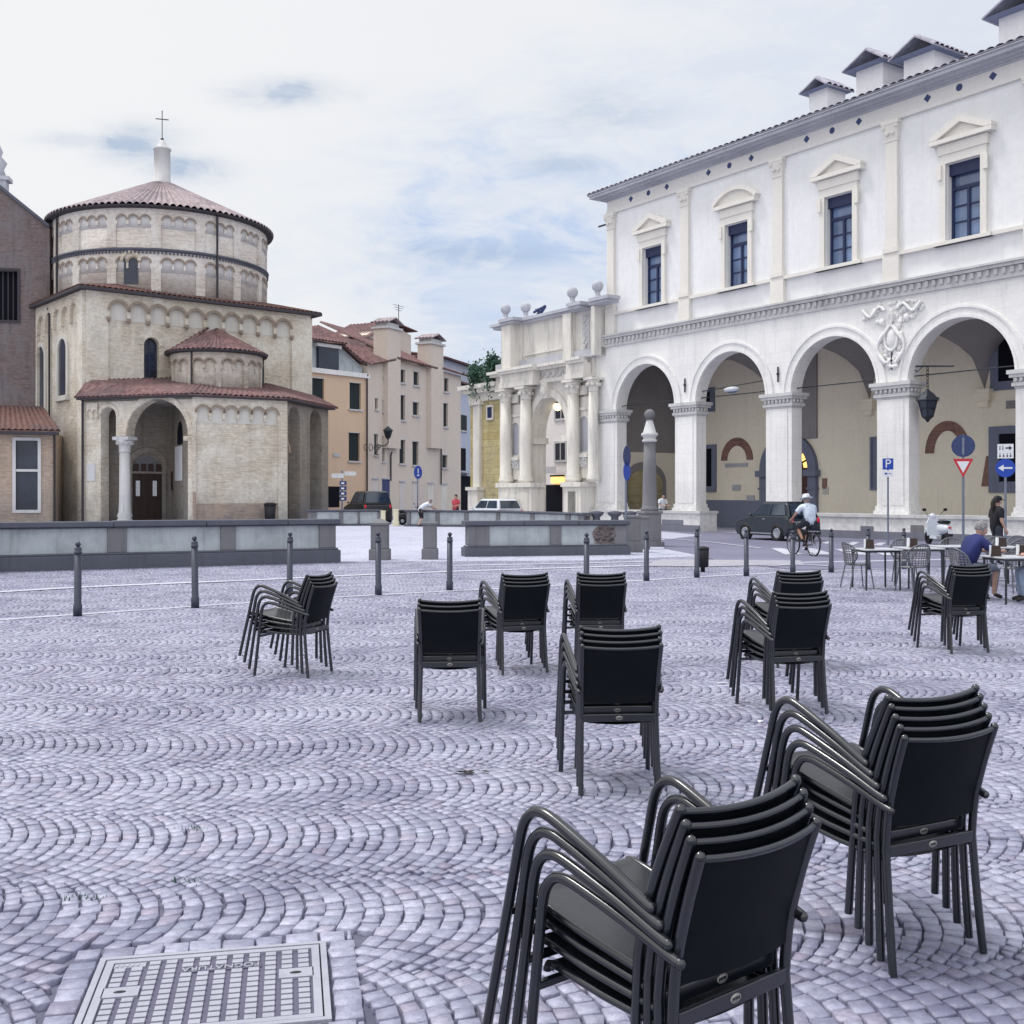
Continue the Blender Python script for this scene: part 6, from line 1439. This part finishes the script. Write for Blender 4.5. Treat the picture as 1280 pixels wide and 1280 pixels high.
    for sx in (-1, 1):
        for ya in (-hl + .68, hl - .72):
            Mx = Matrix.Translation((sx * (hw - .135), ya, wr)) @ Matrix.Rotation(sx * PI / 2, 4, 'Y')
            m = M(); m.lathe([(wr * .62, -.0), (wr * .62, .15), (wr * .9, .19), (wr, .15), (wr, .0), (wr * .62, 0)], n=24, M4=Mx); wheel = m.build('wheel', 'rubber', r)
            m = M(); m.lathe([(0, .14), (wr * .2, .15), (wr * .2, .12), (wr * .24, .11)], n=12, M4=Mx); m.lathe([(wr * .55, .16), (wr * .63, .17), (wr * .63, .12)], n=24, M4=Mx)
            for k in range(8):
                t = 2 * PI * k / 8; c_, s__ = math.cos(t), math.sin(t); m.tube([Mx @ Vector((wr * .15 * c_, wr * .15 * s__, .13)), Mx @ Vector((wr * .58 * c_, wr * .58 * s__, .15))], .022, 5)
            m.build('rim', 'chrome', wheel)
            m = M(); m.lathe([(0, .10), (wr * 1.17, .10), (wr * 1.17, .139), (wr * 1.02, .141), (0, .141)], n=24, M4=Mx); m.build('wheel_arch', 'black', r) if False else m.build('wheel_arch', 'black', r)
            m2_ = None
        m = M(); m.box(sx * hw - .16 - .06 * sx, sx * hw + .16 - .16 * sx * 1.0 - 0, -hl - .012, -hl + .12, belt * .72, belt * .95) if False else m.ball((sx * (hw - .16), -hl + .03, belt * .86), .085, 8, (.9, .45, 1.3)); m.build('tail_light', 'tail', r)
        m = M(); m.ball((sx * (hw - .24), hl - .08, belt * .72), .14, 8, (1.2, .7, .7)); m.build('headlight', 'headl', r)
        m = M(); m.box(sx * (hw + .0) - .008, sx * (hw + .0) + .012 * sx + .008, -.25, -.1, belt * .88, belt * .91); m.box(sx * hw - .008, sx * hw + .008, -hl * .5, hl * .45, bz + .06, bz + .1); m.build('door_handle', 'chrome', r)
    m = M(); m.box(-.25, .25, -hl - .02, -hl + .02, belt * .5, belt * .5 + .12); m.build('number_plate', 'signwhite', r)
    m = M(); m.box(-hw + .1, hw - .1, -hl - .03, -hl + .1, bz + .02, bz + .2); m.build('rear_bumper', 'black', r)
    return r
car('small_car', 'small dark teal two door car driving past the open second arch', 10.17, 42.6, 27, 3.25, 1.58, 1.48, 'p_navy')
car('dark_car', 'black estate car with red tail lights parked behind the far parapet', *XY(459, 67.5), 24, 4.5, 1.85, 1.95, 'p_black', True)
car('white_car', 'white hatchback parked behind the far parapet before the gateway', *XY(615, 62.9), 33, 4.1, 1.7, 1.50, 'p_white')

def wheel_parts(par, nm, c, r, tr=.022, spokes=18, rimm='chrome', hub=.03):
    m = M(); m.tube([(c[0], c[1] + r * math.cos(t), c[2] + r * math.sin(t)) for t in [2 * PI * k / 28 for k in range(28)]], tr, 6, closed=True); w_ = m.build(nm, 'rubber', par)
    m = M(); q = r - tr * 1.1; m.tube([(c[0], c[1] + q * math.cos(t), c[2] + q * math.sin(t)) for t in [2 * PI * k / 28 for k in range(28)]], tr * .5, 5, closed=True)
    for k in range(spokes): t = 2 * PI * k / spokes; m.tube([(c[0] + (hub if k % 2 else -hub), c[1], c[2]), (c[0], c[1] + q * math.cos(t), c[2] + q * math.sin(t))], .003, 3)
    m.tube([(c[0] - .05, c[1], c[2]), (c[0] + .05, c[1], c[2])], .02, 6); m.build('rim', rimm, w_); return w_
bk = thing('bicycle', 'dark city bicycle with rear rack ridden by the man in the white hat', 'bicycle', TR(*XY(1017, 31.2), 0, math.radians(17)))
wheel_parts(bk, 'wheel', (0, 0, .34), .33); wheel_parts(bk, 'wheel', (0, 1.06, .34), .33)
m = M(); bb = (0, .44, .29)
for a, b in ((bb, (0, .24, .80)), (bb, (0, .93, .72)), ((0, .27, .70), (0, .90, .80)), ((.05, 0, .34), bb), ((-.05, 0, .34), bb), ((.04, 0, .34), (0, .26, .74)), ((-.04, 0, .34), (0, .26, .74)), ((0, .885, .88), (0, .94, .68)), ((.045, .94, .68), (.045, 1.06, .34)), ((-.045, .94, .68), (-.045, 1.06, .34))): m.tube([a, b], .018, 6)
m.build('frame', 'p_black', bk)
m = M(); m.tube(spline([(-.28, .68, .98), (-.24, .82, 1.0), (-.08, .88, .95), (.08, .88, .95), (.24, .82, 1.0), (.28, .68, .98)], 4), .014, 6); m.tube([(0, .88, .95), (0, .89, .86)], .015, 6); m.build('handlebar', 'chrome', bk)
m = M(); m.ball((0, .20, .86), .13, 10, (.85, 1.1, .35)); m.tube([(0, .24, .8), (0, .23, .86)], .015, 6); m.build('saddle', 'black', bk)
m = M(); m.box(-.07, .07, -.20, .16, .70, .72); m.tube([(.07, -.1, .7), (.06, 0, .34)], .007, 4); m.tube([(-.07, -.1, .7), (-.06, 0, .34)], .007, 4); m.build('rear_rack', 'chrome', bk)
m = M()
for q, r0 in ((0, .37), (1.06, .37)): 
    for k in range(9): 
        t = math.radians(20 + k * 17); t2 = math.radians(20 + (k + 1) * 17)
        m.add([(sx, q + r0 * math.cos(tt), .34 + r0 * math.sin(tt)) for tt in (t, t2) for sx in (-.03, .03)], [(0, 1, 3, 2)])
m.build('mudguard', 'p_black', bk)
m = M(); m.tube([(-.07, bb[1], bb[2]), (.07, bb[1], bb[2])], .02, 6); m.tube([(.08, bb[1], bb[2]), (.08, bb[1] + .12, bb[2] - .12)], .012, 5); m.tube([(-.08, bb[1], bb[2]), (-.08, bb[1] - .12, bb[2] + .12)], .012, 5); m.box(.08, .16, bb[1] + .08, bb[1] + .16, bb[2] - .14, bb[2] - .11); m.box(-.16, -.08, bb[1] - .16, bb[1] - .08, bb[2] + .11, bb[2] + .14); m.build('pedals', 'black', bk)
def scooter(label, x, y, th, bodym, grp='parked scooters'):
    r = thing('motor_scooter', label, 'scooter', TR(x, y, 0, math.radians(th)), grp)
    for c in (0, 1.25):
        m = M(); m.lathe([(.12, -.06), (.2, -.06), (.25, -.03), (.25, .03), (.2, .06), (.12, .06), (.12, -.06)], n=20, M4=Matrix.Translation((0, c, .25)) @ Matrix.Rotation(PI / 2, 4, 'Y')); w_ = m.build('wheel', 'rubber', r)
        m = M(); m.lathe([(0, -.04), (.13, -.05), (.13, .05), (0, .04)], n=12, M4=Matrix.Translation((0, c, .25)) @ Matrix.Rotation(PI / 2, 4, 'Y')); m.build('rim', 'chrome', w_)
    m = M(); m.ball((0, .12, .58), .34, 12, (.55, 1.3, .62)); m.box(-.16, .16, .35, .85, .22, .32); m.build('body', bodym, r)
    m = M(); m.panel([(-.2, .32), (.2, .32), (.24, .75), (.12, 1.0), (-.12, 1.0), (-.24, .75)], y0=.88, y1=.95); m.ball((0, 1.2, .5), .2, 10, (.6, 1.3, .6)); m.build('leg_shield', bodym, r)
    m = M(); m.ball((0, .12, .80), .3, 10, (.55, 1.35, .28)); m.build('seat', 'black', r)
    m = M(); m.box(-.15, .15, -.28, .05, .86, .9); m.build('rear_rack', 'chrome', r)
    m = M(); m.tube([(-.34, .82, 1.02), (-.1, .92, 1.0), (.1, .92, 1.0), (.34, .82, 1.02)], .022, 6); m.ball((0, .95, .98), .13, 10, (1, .8, .9)); m.build('handlebar', bodym, r)
    for sx in (-1, 1):
        m = M(); m.tube([(sx * .2, .88, 1.02), (sx * .36, .8, 1.2)], .009, 4); m.ball((sx * .38, .79, 1.22), .07, 8, (1.2, .3, .8)); m.build('mirror', 'black', r)
    m = M(); m.ball((0, -.3, .62), .05, 8, (1.3, .5, .8)); m.build('tail_light', 'tail', r); m = M(); m.box(-.09, .09, -.38, -.365, .42, .55); m.build('number_plate', 'signwhite', r); m = M(); m.box(-.08, .08, -.37, -.1, .28, .42); m.build('mudguard', 'black', r)
    return r
scooter('pale scooter parked behind the cafe tables, seen from the rear', *XY(1182, 37.8), 5, 'p_white'); scooter('black scooter in the gap of the far parapet', *XY(503, 62.6), -70, 'p_black')

# ================================================================== PEOPLE
def skinm(name, col): return simple(name, col, .55, var=.2)
MT['skin'] = skinm('skin', (.50, .31, .25)); MT['skin_t'] = skinm('tanned_skin', (.42, .24, .18))
def cloth(name, col):
    if name not in MT: MT[name] = simple(name, col, .85, var=.35, sc=5, bs=.3)
    return name
cloth('c_navy', (.022, .03, .14)); cloth('c_black', (.012, .012, .018)); cloth('c_white', (.66, .70, .76)); cloth('c_sky', (.62, .70, .82)); cloth('c_red', (.55, .07, .10)); cloth('c_shorts', (.20, .23, .30)); cloth('c_jeans', (.30, .38, .52)); cloth('c_dark', (.03, .035, .05))
MT['hair_g'] = simple('grey_hair', (.28, .27, .28), .8, var=.5, sc=30, bs=.6); MT['hair_d'] = simple('dark_hair', (.02, .016, .015), .6, var=.4, sc=30, bs=.6); MT['shoe'] = simple('dark_shoe_leather', (.03, .025, .022), .6)
STAND = dict(pel=(0, 0, .93), spi=(0, -.01, 1.12), che=(0, .0, 1.30), nec=(0, .0, 1.47), hea=(0, .02, 1.62), hl=(-.09, 0, .90), kl=(-.10, .02, .49), al=(-.10, 0, .08), tl=(-.11, .14, .03), hr=(.09, 0, .90), kr=(.10, .02, .49), ar=(.10, 0, .08), tr=(.11, .14, .03), sl=(-.175, 0, 1.40), el=(-.22, -.02, 1.13), wl=(-.21, .06, .90), sr=(.175, 0, 1.40), er=(.22, -.02, 1.13), wr=(.21, .06, .90))
SIT = dict(pel=(0, 0, .53), spi=(0, -.03, .72), che=(0, .01, .92), nec=(0, .04, 1.09), hea=(0, .07, 1.23), hl=(-.09, 0, .52), kl=(-.12, .44, .52), al=(-.12, .38, .08), tl=(-.13, .53, .03), hr=(.09, 0, .52), kr=(.12, .44, .52), ar=(.12, .40, .08), tr=(.13, .55, .03), sl=(-.175, .02, 1.02), el=(-.23, .12, .78), wl=(-.14, .36, .77), sr=(.175, .02, 1.02), er=(.23, .12, .78), wr=(.14, .36, .77))
BONES = [('pel', 'spi', .125, .12, 'torso'), ('spi', 'che', .12, .135, 'torso'), ('che', 'nec', .135, .055, 'torso'), ('nec', 'hea', .052, .05, 'head'),
         ('pel', 'hl', .12, .095, 'hip'), ('hl', 'kl', .088, .06, 'thigh'), ('kl', 'al', .056, .038, 'shin'), ('al', 'tl', .04, .035, 'foot'), ('pel', 'hr', .12, .095, 'hip'), ('hr', 'kr', .088, .06, 'thigh'), ('kr', 'ar', .056, .038, 'shin'), ('ar', 'tr', .04, .035, 'foot'),
         ('che', 'sl', .1, .062, 'torso'), ('sl', 'el', .055, .042, 'uparm'), ('el', 'wl', .038, .028, 'forearm'), ('che', 'sr', .1, .062, 'torso'), ('sr', 'er', .055, .042, 'uparm'), ('er', 'wr', .038, .028, 'forearm')]
RAD = dict(pel=.125, spi=.115, che=.13, nec=.052, hea=.05, hl=.092, kl=.058, al=.038, tl=.034, hr=.092, kr=.058, ar=.038, tr=.034, sl=.062, el=.042, wl=.027, sr=.062, er=.042, wr=.027)
def person(label, W, pose, top, bottom, hairm='hair_d', skin='skin', scale=1, shorts=False, face_dir=None, long_hair=False, hat=None, apparel=('shirt', 'trousers'), grip=False):
    r = thing('person', label, 'person', W)
    P = {k: Vector(v) * scale for k, v in pose.items()}; names = list(P)
    me = bpy.data.meshes.new('tmp'); E = [(names.index(a), names.index(b)) for a, b, *_ in BONES]
    me.from_pydata([P[n] for n in names], E, []); ob = bpy.data.objects.new('tmp', me); COL.objects.link(ob)
    sk = ob.modifiers.new('skin', 'SKIN'); sk.use_smooth_shade = True; sv = me.skin_vertices
    if not sv: me.attributes
    for i, n in enumerate(names):
        q = RAD[n] * scale; sv[0].data[i].radius = (q * (1.18 if n in ('che', 'pel', 'spi') else 1), q); sv[0].data[i].use_root = (n == 'pel')
    su = ob.modifiers.new('sub', 'SUBSURF'); su.levels = 1; su.render_levels = 1
    dg = bpy.context.evaluated_depsgraph_get(); ev = bpy.data.meshes.new_from_object(ob.evaluated_get(dg)); bpy.data.objects.remove(ob)
    V = [v.co.copy() for v in ev.vertices]; N_ = [v.normal.copy() for v in ev.vertices]; Fs = [list(p.vertices) for p in ev.polygons]
    def bone_of(c):
        best = None; bd = 9
        for a, b, ra, rb_, tg in BONES:
            A, B = P[a], P[b]; d = B - A; t = max(0, min(1, (c - A).dot(d) / max(d.length_squared, 1e-6))); dist = (c - (A + d * t)).length - (ra + (rb_ - ra) * t) * scale
            if dist < bd: bd = dist; best = (tg, t)
        return best
    tags = [bone_of(sum((V[i] for i in f), Vector()) / len(f)) for f in Fs]
    m = M(); m.v = [tuple(v) for v in V]; m.f = Fs; m.sm = [True] * len(Fs); m.mi = [1 if t[0] == 'foot' else 0 for t in tags]; 
    # head, face, ears
    hd = P['hea']; up = (P['hea'] - P['nec']).normalized(); fw = Vector(face_dir).normalized() if face_dir else Vector((0, 1, 0)); rt = fw.cross(up).normalized(); fw = up.cross(rt).normalized()
    HM = Matrix.Translation(hd) @ Matrix((rt, fw, up)).transposed().to_4x4() @ Matrix.Scale(scale, 4)
    m.mat(0); m.ball((0, 0, .0), .1, 16, (.78, .98, 1.18), HM); m.ball((0, .035, -.055), .062, 12, (.85, .95, .85), HM); m.ball((0, .105, -.02), .018, 8, (.75, 1.1, 1.5), HM); m.ball((0, .088, -.062), .02, 8, (1.2, .5, .35), HM)
    for sx in (-1, 1): m.ball((sx * .080, -.005, -.015), .024, 8, (.4, .8, 1.3), HM); m.mat(1); m.ball((sx * .032, .086, .012), .011, 6, (1.2, .5, .7), HM); m.mat(0)
    # hands: palm, four curled fingers and a thumb
    for s_, (e, w_) in ((-1, ('el', 'wl')), (1, ('er', 'wr'))):
        d = (P[w_] - P[e]).normalized(); sd_ = d.cross(Vector((0, 0, 1))); sd_ = sd_.normalized() if sd_.length > .2 else Vector((1, 0, 0)); dn = d.cross(sd_).normalized() * (-1 if d.cross(sd_).z > 0 else 1); k = scale
        w0 = P[w_]; m.tube([w0 - d * .01, w0 + d * .03 * k, w0 + d * .075 * k, w0 + d * .095 * k], [.026 * k, .034 * k, .036 * k, .024 * k], 8)
        cur = 1.0 if grip else .45
        for j, ln in enumerate((.062, .072, .068, .052)):
            b = w0 + d * .085 * k + sd_ * (.024 - .016 * j) * k; m.tube([b, b + d * ln * .45 * k + dn * .012 * cur * k, b + d * ln * (.75 - .3 * cur) * k + dn * ln * .5 * cur * k, b + d * ln * (1 - .8 * cur) * k + dn * ln * .85 * cur * k], [.0095 * k, .009 * k, .008 * k, .006 * k], 6)
        b = w0 + d * .03 * k - sd_ * s_ * .028 * k; m.tube([b, b + d * .03 * k - sd_ * s_ * .022 * k, b + d * .055 * k - sd_ * s_ * .018 * k + dn * .015 * k], [.012 * k, .011 * k, .008 * k], 6)
    body = m.build('body', [skin, 'shoe'], r)
    def garment(nm, test, off, mat):
        g = M(); idx = {}; 
        for f, t in zip(Fs, tags):
            if not test(t): continue
            ff = []
            for i in f:
                if i not in idx: idx[i] = len(g.v); rn = random.Random(i * 7 + len(nm)); g.v.append(tuple(V[i] + N_[i] * (off + rn.uniform(-.002, .006)) * scale))
                ff.append(idx[i])
            g.f.append(ff); g.mi.append(0); g.sm.append(True)
        o = g.build(nm, mat, r); s2 = o.modifiers.new('thickness', 'SOLIDIFY'); s2.thickness = .006; s2.offset = -1; return o
    garment(apparel[1], lambda t: t[0] == 'hip' or (t[0] == 'thigh') or (t[0] == 'torso' and t[1] < .02) or (t[0] == 'shin' and (not shorts or t[1] < .12)), .018, bottom)
    garment(apparel[0], lambda t: (t[0] == 'torso') or (t[0] == 'uparm' and t[1] < .72), .024, top)
    hm = M(); hm.ball((0, -.018, .028), .108, 14, (.80, .98, 1.06), HM)
    rr = random.Random(2)
    for k in range(40):
        a = rr.uniform(PI * .95, 2.05 * PI); z = rr.uniform(-.03, .11); q = math.sqrt(max(.01, 1 - (z / .13) ** 2)) * .098; hm.ball((q * math.cos(a) * .82, q * math.sin(a) * .95 - .01, z), rr.uniform(.016, .026), 6, (1, 1, 1), HM)
    if long_hair: hm.tube([HM @ Vector(p) for p in ((0, -.09, .02), (0, -.12, -.08), (0, -.11, -.2), (.01, -.09, -.28))], [.06 * scale, .055 * scale, .045 * scale, .02 * scale], 8)
    # cut hair away from the face by keeping it behind the brow
    keep = []
    Hi = HM.inverted()
    for fi, f in enumerate(hm.f):
        c = sum((Hi @ Vector(hm.v[i]) for i in f), Vector()) / len(f)
        if not (c.y > .035 and c.z < .055): keep.append(fi)
    hm.f = [hm.f[i] for i in keep]; hm.mi = [0] * len(keep); hm.sm = [True] * len(keep); hm.build('hair', hairm, r)
    if hat == 'sunhat':
        h = M(); h.lathe([(.19, .035), (.185, .042), (.105, .065), (.1, .13), (.085, .155), (.0, .165)], n=20, M4=HM); h.build('hat', 'c_white', r)
    if hat == 'cap':
        h = M(); h.lathe([(.104, .035), (.104, .07), (.08, .12), (.0, .142)], n=16, M4=HM); h.box(-.06, .06, .07, .19, .045, .055, HM); h.build('cap', 'c_black', r)
    return r
def P_(base, **kw): d = dict(base); d.update(kw); return d
# man at the cafe table (turned right), legs under the table
Wman = TR(*XY(1210, 18.6), 0, math.radians(-80))
person('grey haired man in navy T-shirt sitting at a cafe table, back turned', Wman, P_(SIT, spi=(0, .0, .72), che=(0, .10, .90), nec=(0, .19, 1.04), hea=(0, .25, 1.17), sl=(-.175, .13, .98), sr=(.175, .13, .98), wl=(-.10, .52, .80), el=(-.25, .28, .80), wr=(.12, .54, .80), er=(.26, .30, .80), al=(-.10, .32, .08), tl=(-.11, .46, .03)), 'c_navy', 'c_shorts', 'hair_g', 'skin', 1.0, True)
person('person in light blue jeans seated at right edge, mostly out of frame', TR(*XY(1312, 18.0), 0, math.radians(75)), SIT, 'c_white', 'c_jeans', 'hair_d', 'skin', 1.0)
person('woman in black T-shirt and cap walking behind the cafe chairs', TR(*XY(1246, 27), 0, math.radians(-80)), P_(STAND, kl=(-.1, .12, .49), al=(-.1, .10, .1), tl=(-.1, .24, .06), kr=(.1, .0, .5), ar=(.1, -.22, .12), tr=(.1, -.1, .04), wl=(-.2, .16, .98), wr=(.21, .1, .92)), 'c_black', 'c_dark', 'hair_d', 'skin', .98, long_hair=True, hat='cap')
# cyclist seen from behind
Wc = world(bk)
person('man in white sun hat and pale blue shirt riding away on a bicycle', Wc, P_(STAND, pel=(0, .20, .97), spi=(0, .20, 1.10), che=(0, .27, 1.28), nec=(0, .33, 1.43), hea=(0, .36, 1.555), hl=(-.10, .22, .94), kl=(-.13, .58, .78), al=(-.13, .34, .46), tl=(-.14, .46, .40), hr=(.10, .22, .92), kr=(.14, .60, .62), ar=(.13, .54, .22), tr=(.13, .66, .16),
       sl=(-.19, .30, 1.36), el=(-.31, .42, 1.14), wl=(-.27, .66, 1.02), sr=(.19, .30, 1.36), er=(.31, .42, 1.14), wr=(.27, .66, 1.02)), 'c_sky', 'c_dark', 'hair_g', 'skin_t', 1.03, True, hat='sunhat', grip=True)
# visitor sitting on the bench of the first arch
q = Vector(FQ.mat() @ Vector((FQ.s(826), .1, 0))); Wq = TR(q.x, q.y, .44, FQ.rot - math.radians(100))
person('person in white top sitting on the plinth bench in the first arch', Wq, P_(SIT, al=(-.12, .42, .1), ar=(.12, .42, .1)), 'c_white', 'c_dark', 'hair_d', 'skin', 1.0)
# man leaning over the far parapet, one foot up behind
person('man in white vest and black shorts bending over the far parapet', TR(*XY(526, 60.0), 0, math.radians(-62)), P_(STAND, pel=(0, -.05, .92), spi=(0, .10, 1.06), che=(0, .28, 1.17), nec=(0, .43, 1.27), hea=(0, .54, 1.34), hl=(-.09, -.05, .90), hr=(.09, -.05, .90), kr=(.1, .05, .5), kl=(-.1, .06, .48), al=(-.1, -.05, .08), tl=(-.1, .08, .03), ar=(.1, -.18, .10), tr=(.1, -.06, .03), sl=(-.17, .34, 1.20), el=(-.2, .56, 1.08), wl=(-.16, .75, .98), sr=(.17, .34, 1.20), er=(.2, .56, 1.08), wr=(.16, .75, .98)), 'c_white', 'c_black', 'hair_g', 'skin', 1.02, True)
person('person in red T-shirt standing behind the far parapet', TR(*XY(570, 62.5), 0, math.radians(150)), P_(STAND, el=(-.25, .05, 1.16), wl=(-.12, .22, 1.1)), 'c_red', 'c_dark', 'hair_d', 'skin', 1.0)

# ================================================================== CAFE FURNITURE
MT['tabletop'] = simple('pale_table_top', (.52, .54, .58), .4, var=.2, sc=3); MT['weave'] = simple('grey_resin_weave', (.20, .20, .22), .6, var=.3); MT['chairmetal'] = simple('dull_chair_metal', (.16, .17, .2), .4, .5)
def make_table():
    r = thing('cafe_table', 'x', 'table'); m = M(); m.box(-.36, .36, -.36, .36, .725, .75); m.build('tabletop', 'tabletop', r, bevel=.006)
    m = M(); m.box(-.33, .33, -.33, .33, .69, .724); m.build('apron', 'frame', r)
    for sx in (-1, 1):
        for sy in (-1, 1): m = M(); m.tube([(sx * .31, sy * .31, .69), (sx * .32, sy * .32, 0)], .019, 8); m.build('leg', 'frame', r)
    return r
tp = make_table(); TB = [(1095, 20.5, 5, 'leftmost cafe table, with a dark menu holder'), (1148, 20.9, 3, 'second cafe table from the left, behind the round backed chair'), (1190, 21.6, 4, 'cafe table just left of the seated man'), (1266, 17.95, 8, 'cafe table at right edge where the man in navy leans'), (1250, 21.3, 2, 'cafe table behind the man, among woven chairs')]
for i, (px, D, th, lb) in enumerate(TB):
    o = tp if i == 0 else copy_tree(tp); o.matrix_basis = TR(*XY(px, D), 0, math.radians(th)); o['label'] = lb; o['group'] = 'cafe tables at the right'
def make_bistro():
    r = thing('bistro_chair', 'x', 'chair')
    for sx in (-1, 1):
        m = M(); m.tube([(sx * .17, .16, .44), (sx * .21, .22, 0)], .013, 6); m.build('leg', 'chairmetal', r); m = M(); m.tube([(sx * .17, -.16, .44), (sx * .20, -.25, 0)], .013, 6); m.build('leg', 'chairmetal', r)
    m = M(); m.lathe([(0, .45), (.2, .452), (.22, .445), (.215, .43), (0, .43)], n=24); m.build('seat', 'weave', r)
    # round curved back: rim and woven bands with gaps
    def bpnt(u, v): a = u * 1.05; z = .62 + v * .25 * math.sqrt(max(0, 1)) ; return (.25 * math.sin(a), -.22 - .05 * v - .06 * (math.cos(a) - 1) * -1 * -1, z)
    m = M(); rim = [(.26 * math.cos(t), -.24 - .035 * math.sin(t) + .10 * (math.cos(t) ** 2), .65 + .21 * math.sin(t)) for t in [2 * PI * k / 24 for k in range(24)]]; m.tube(rim, .014, 6, closed=True)
    for sx in (-1, 1): m.tube([(sx * .17, -.15, .44), (sx * .2, -.17, .54)], .013, 6)
    m.build('back_frame', 'chairmetal', r)
    m = M()
    def bq(x, z): rr = x / .26; return (x, -.24 - .035 * ((z - .65) / .21) + .10 * rr * rr, z)
    for k in range(9):
        x = -.22 + .44 * k / 8; hz = .2 * math.sqrt(max(0, 1 - (x / .26) ** 2)); m.tube([bq(x, .65 - hz), bq(x, .65), bq(x, .65 + hz)], .010, 4)
        z = .65 - .17 + .34 * k / 8; hx = .25 * math.sqrt(max(0, 1 - ((z - .65) / .21) ** 2)); m.tube([bq(-hx, z), bq(-hx / 2, z), bq(0, z), bq(hx / 2, z), bq(hx, z)], .009, 4)
    m.build('woven_back', 'weave', r); return r
cp = make_bistro()
BC = [(1072, 20.7, -80, 'round backed woven chair at the far left end of the cafe tables'), (1141, 20.0, 20, 'round backed woven chair in front between the first two tables'), (1131, 22.0, 170, 'round backed woven chair behind the first two tables'), (1192, 22.7, 165, 'round backed woven chair below the parked scooter'),
      (1209, 18.5, -78, 'woven chair the man in navy sits on'), (1244, 23.2, 150, 'woven chair below the walking woman'), (1262, 22.3, 30, 'woven chair back just right of the walking woman'), (1277, 23.6, 175, 'farthest woven chair at the right edge'), (1268, 19.7, 12, 'dark framed woven chair right behind the man\'s table'), (1229, 22.6, 60, 'woven chair behind the seated man\'s head'), (1313, 17.9, 75, 'woven chair cut off by the right edge')]
for i, (px, D, th, lb) in enumerate(BC):
    o = cp if i == 0 else copy_tree(cp); o.matrix_basis = TR(*XY(px, D), 0, math.radians(th)); o['label'] = lb; o['group'] = 'woven round backed cafe chairs'
def make_menu():
    r = thing('menu_holder', 'x', 'menu holder'); m = M(); m.panel([(-.07, 0), (.07, 0), (.055, .15), (-.055, .15)], y0=-.045, y1=.045, mp=lambda x, y, z: (x, y, z)); m.build('holder', 'wood', r)
    m = M(); m.box(-.085, -.062, -.04, .04, .01, .155); m.build('white_card', 'signwhite', r); return r
mp_ = make_menu(); MN = [(1087, 20.4, 'menu holder on the leftmost cafe table'), (1141, 20.9, 'menu holder on the second cafe table'), (1245, 17.9, 'menu holder in front of the man in navy'), (1252, 21.2, 'menu holder on the table behind the man'), (1279, 18.1, 'menu holder at the right edge of the photo')]
for i, (px, D, lb) in enumerate(MN):
    o = mp_ if i == 0 else copy_tree(mp_); o.matrix_basis = TR(*XY(px, D), .75, math.radians(U(-25, 15))) @ Matrix.Scale(1.15, 4); o['label'] = lb; o['group'] = 'menu holders on the cafe tables'
# weeds in the joints
for px, py, lb in ((104, 1122, 'small green weed tuft in the joints at left'), (236, 1101, 'small green weed tuft above the manhole cover'), (238, 1037, 'green weed tuft farthest from the manhole cover')):
    m = M(); rr = random.Random(px)
    for k in range(34):
        a = rr.uniform(0, 6.28); p = Vector((rr.gauss(0, .045), rr.gauss(0, .02), -.004)); h_ = rr.uniform(.012, .03); d = Vector((math.cos(a), math.sin(a), 0))
        m.add([p - d * .004, p + d * .004, p + d.cross(Vector((0, 0, 1))) * .012 + Vector((0, 0, h_))], [(0, 1, 2)])
    o = m.build('weed', 'leaf', None, TR(*GP(px, py))); tag(o, lb, 'weed', 'weed tufts between the cobbles')
# scraps on the cobbles
for px, py, lb, mt, s_ in ((903, 855, 'crumpled white paper scrap on the cobbles left of a chair stack', 'signwhite', .06), (951, 903, 'flat white paper scrap below the overlapping chair stacks', 'signwhite', .035)):
    m = M(); rr = random.Random(px); c = [(rr.uniform(-1, 1) * s_, rr.uniform(-.7, .7) * s_, rr.uniform(.004, .02)) for k in range(9)]
    bm = bmesh.new(); [bm.verts.new(v) for v in c]; bmesh.ops.convex_hull(bm, input=bm.verts); me = bpy.data.meshes.new('paper_scrap'); bm.to_mesh(me); bm.free(); me.materials.append(MT[mt]); o = bpy.data.objects.new('paper_scrap', me); COL.objects.link(o); o.matrix_basis = TR(*GP(px, py)); tag(o, lb, 'litter', 'paper scraps')
m = M(); rr = random.Random(9)
for k in range(14):
    a = rr.uniform(0, 6.28); p = Vector((rr.uniform(-.09, .09), rr.uniform(-.03, .03), .012)); m.add([p + Vector((math.cos(a), math.sin(a), .2)) * .035, p + Vector((-math.sin(a), math.cos(a), 0)) * .012, p - Vector((math.cos(a), math.sin(a), 0)) * .035, p - Vector((-math.sin(a), math.cos(a), -.4)) * .014], [(0, 1, 2, 3)])
o = m.build('dead_leaf', 'shoe', None, TR(*GP(592, 967))); tag(o, 'small clump of dark dead leaves on the cobbles below the centre stacks', 'leaf')
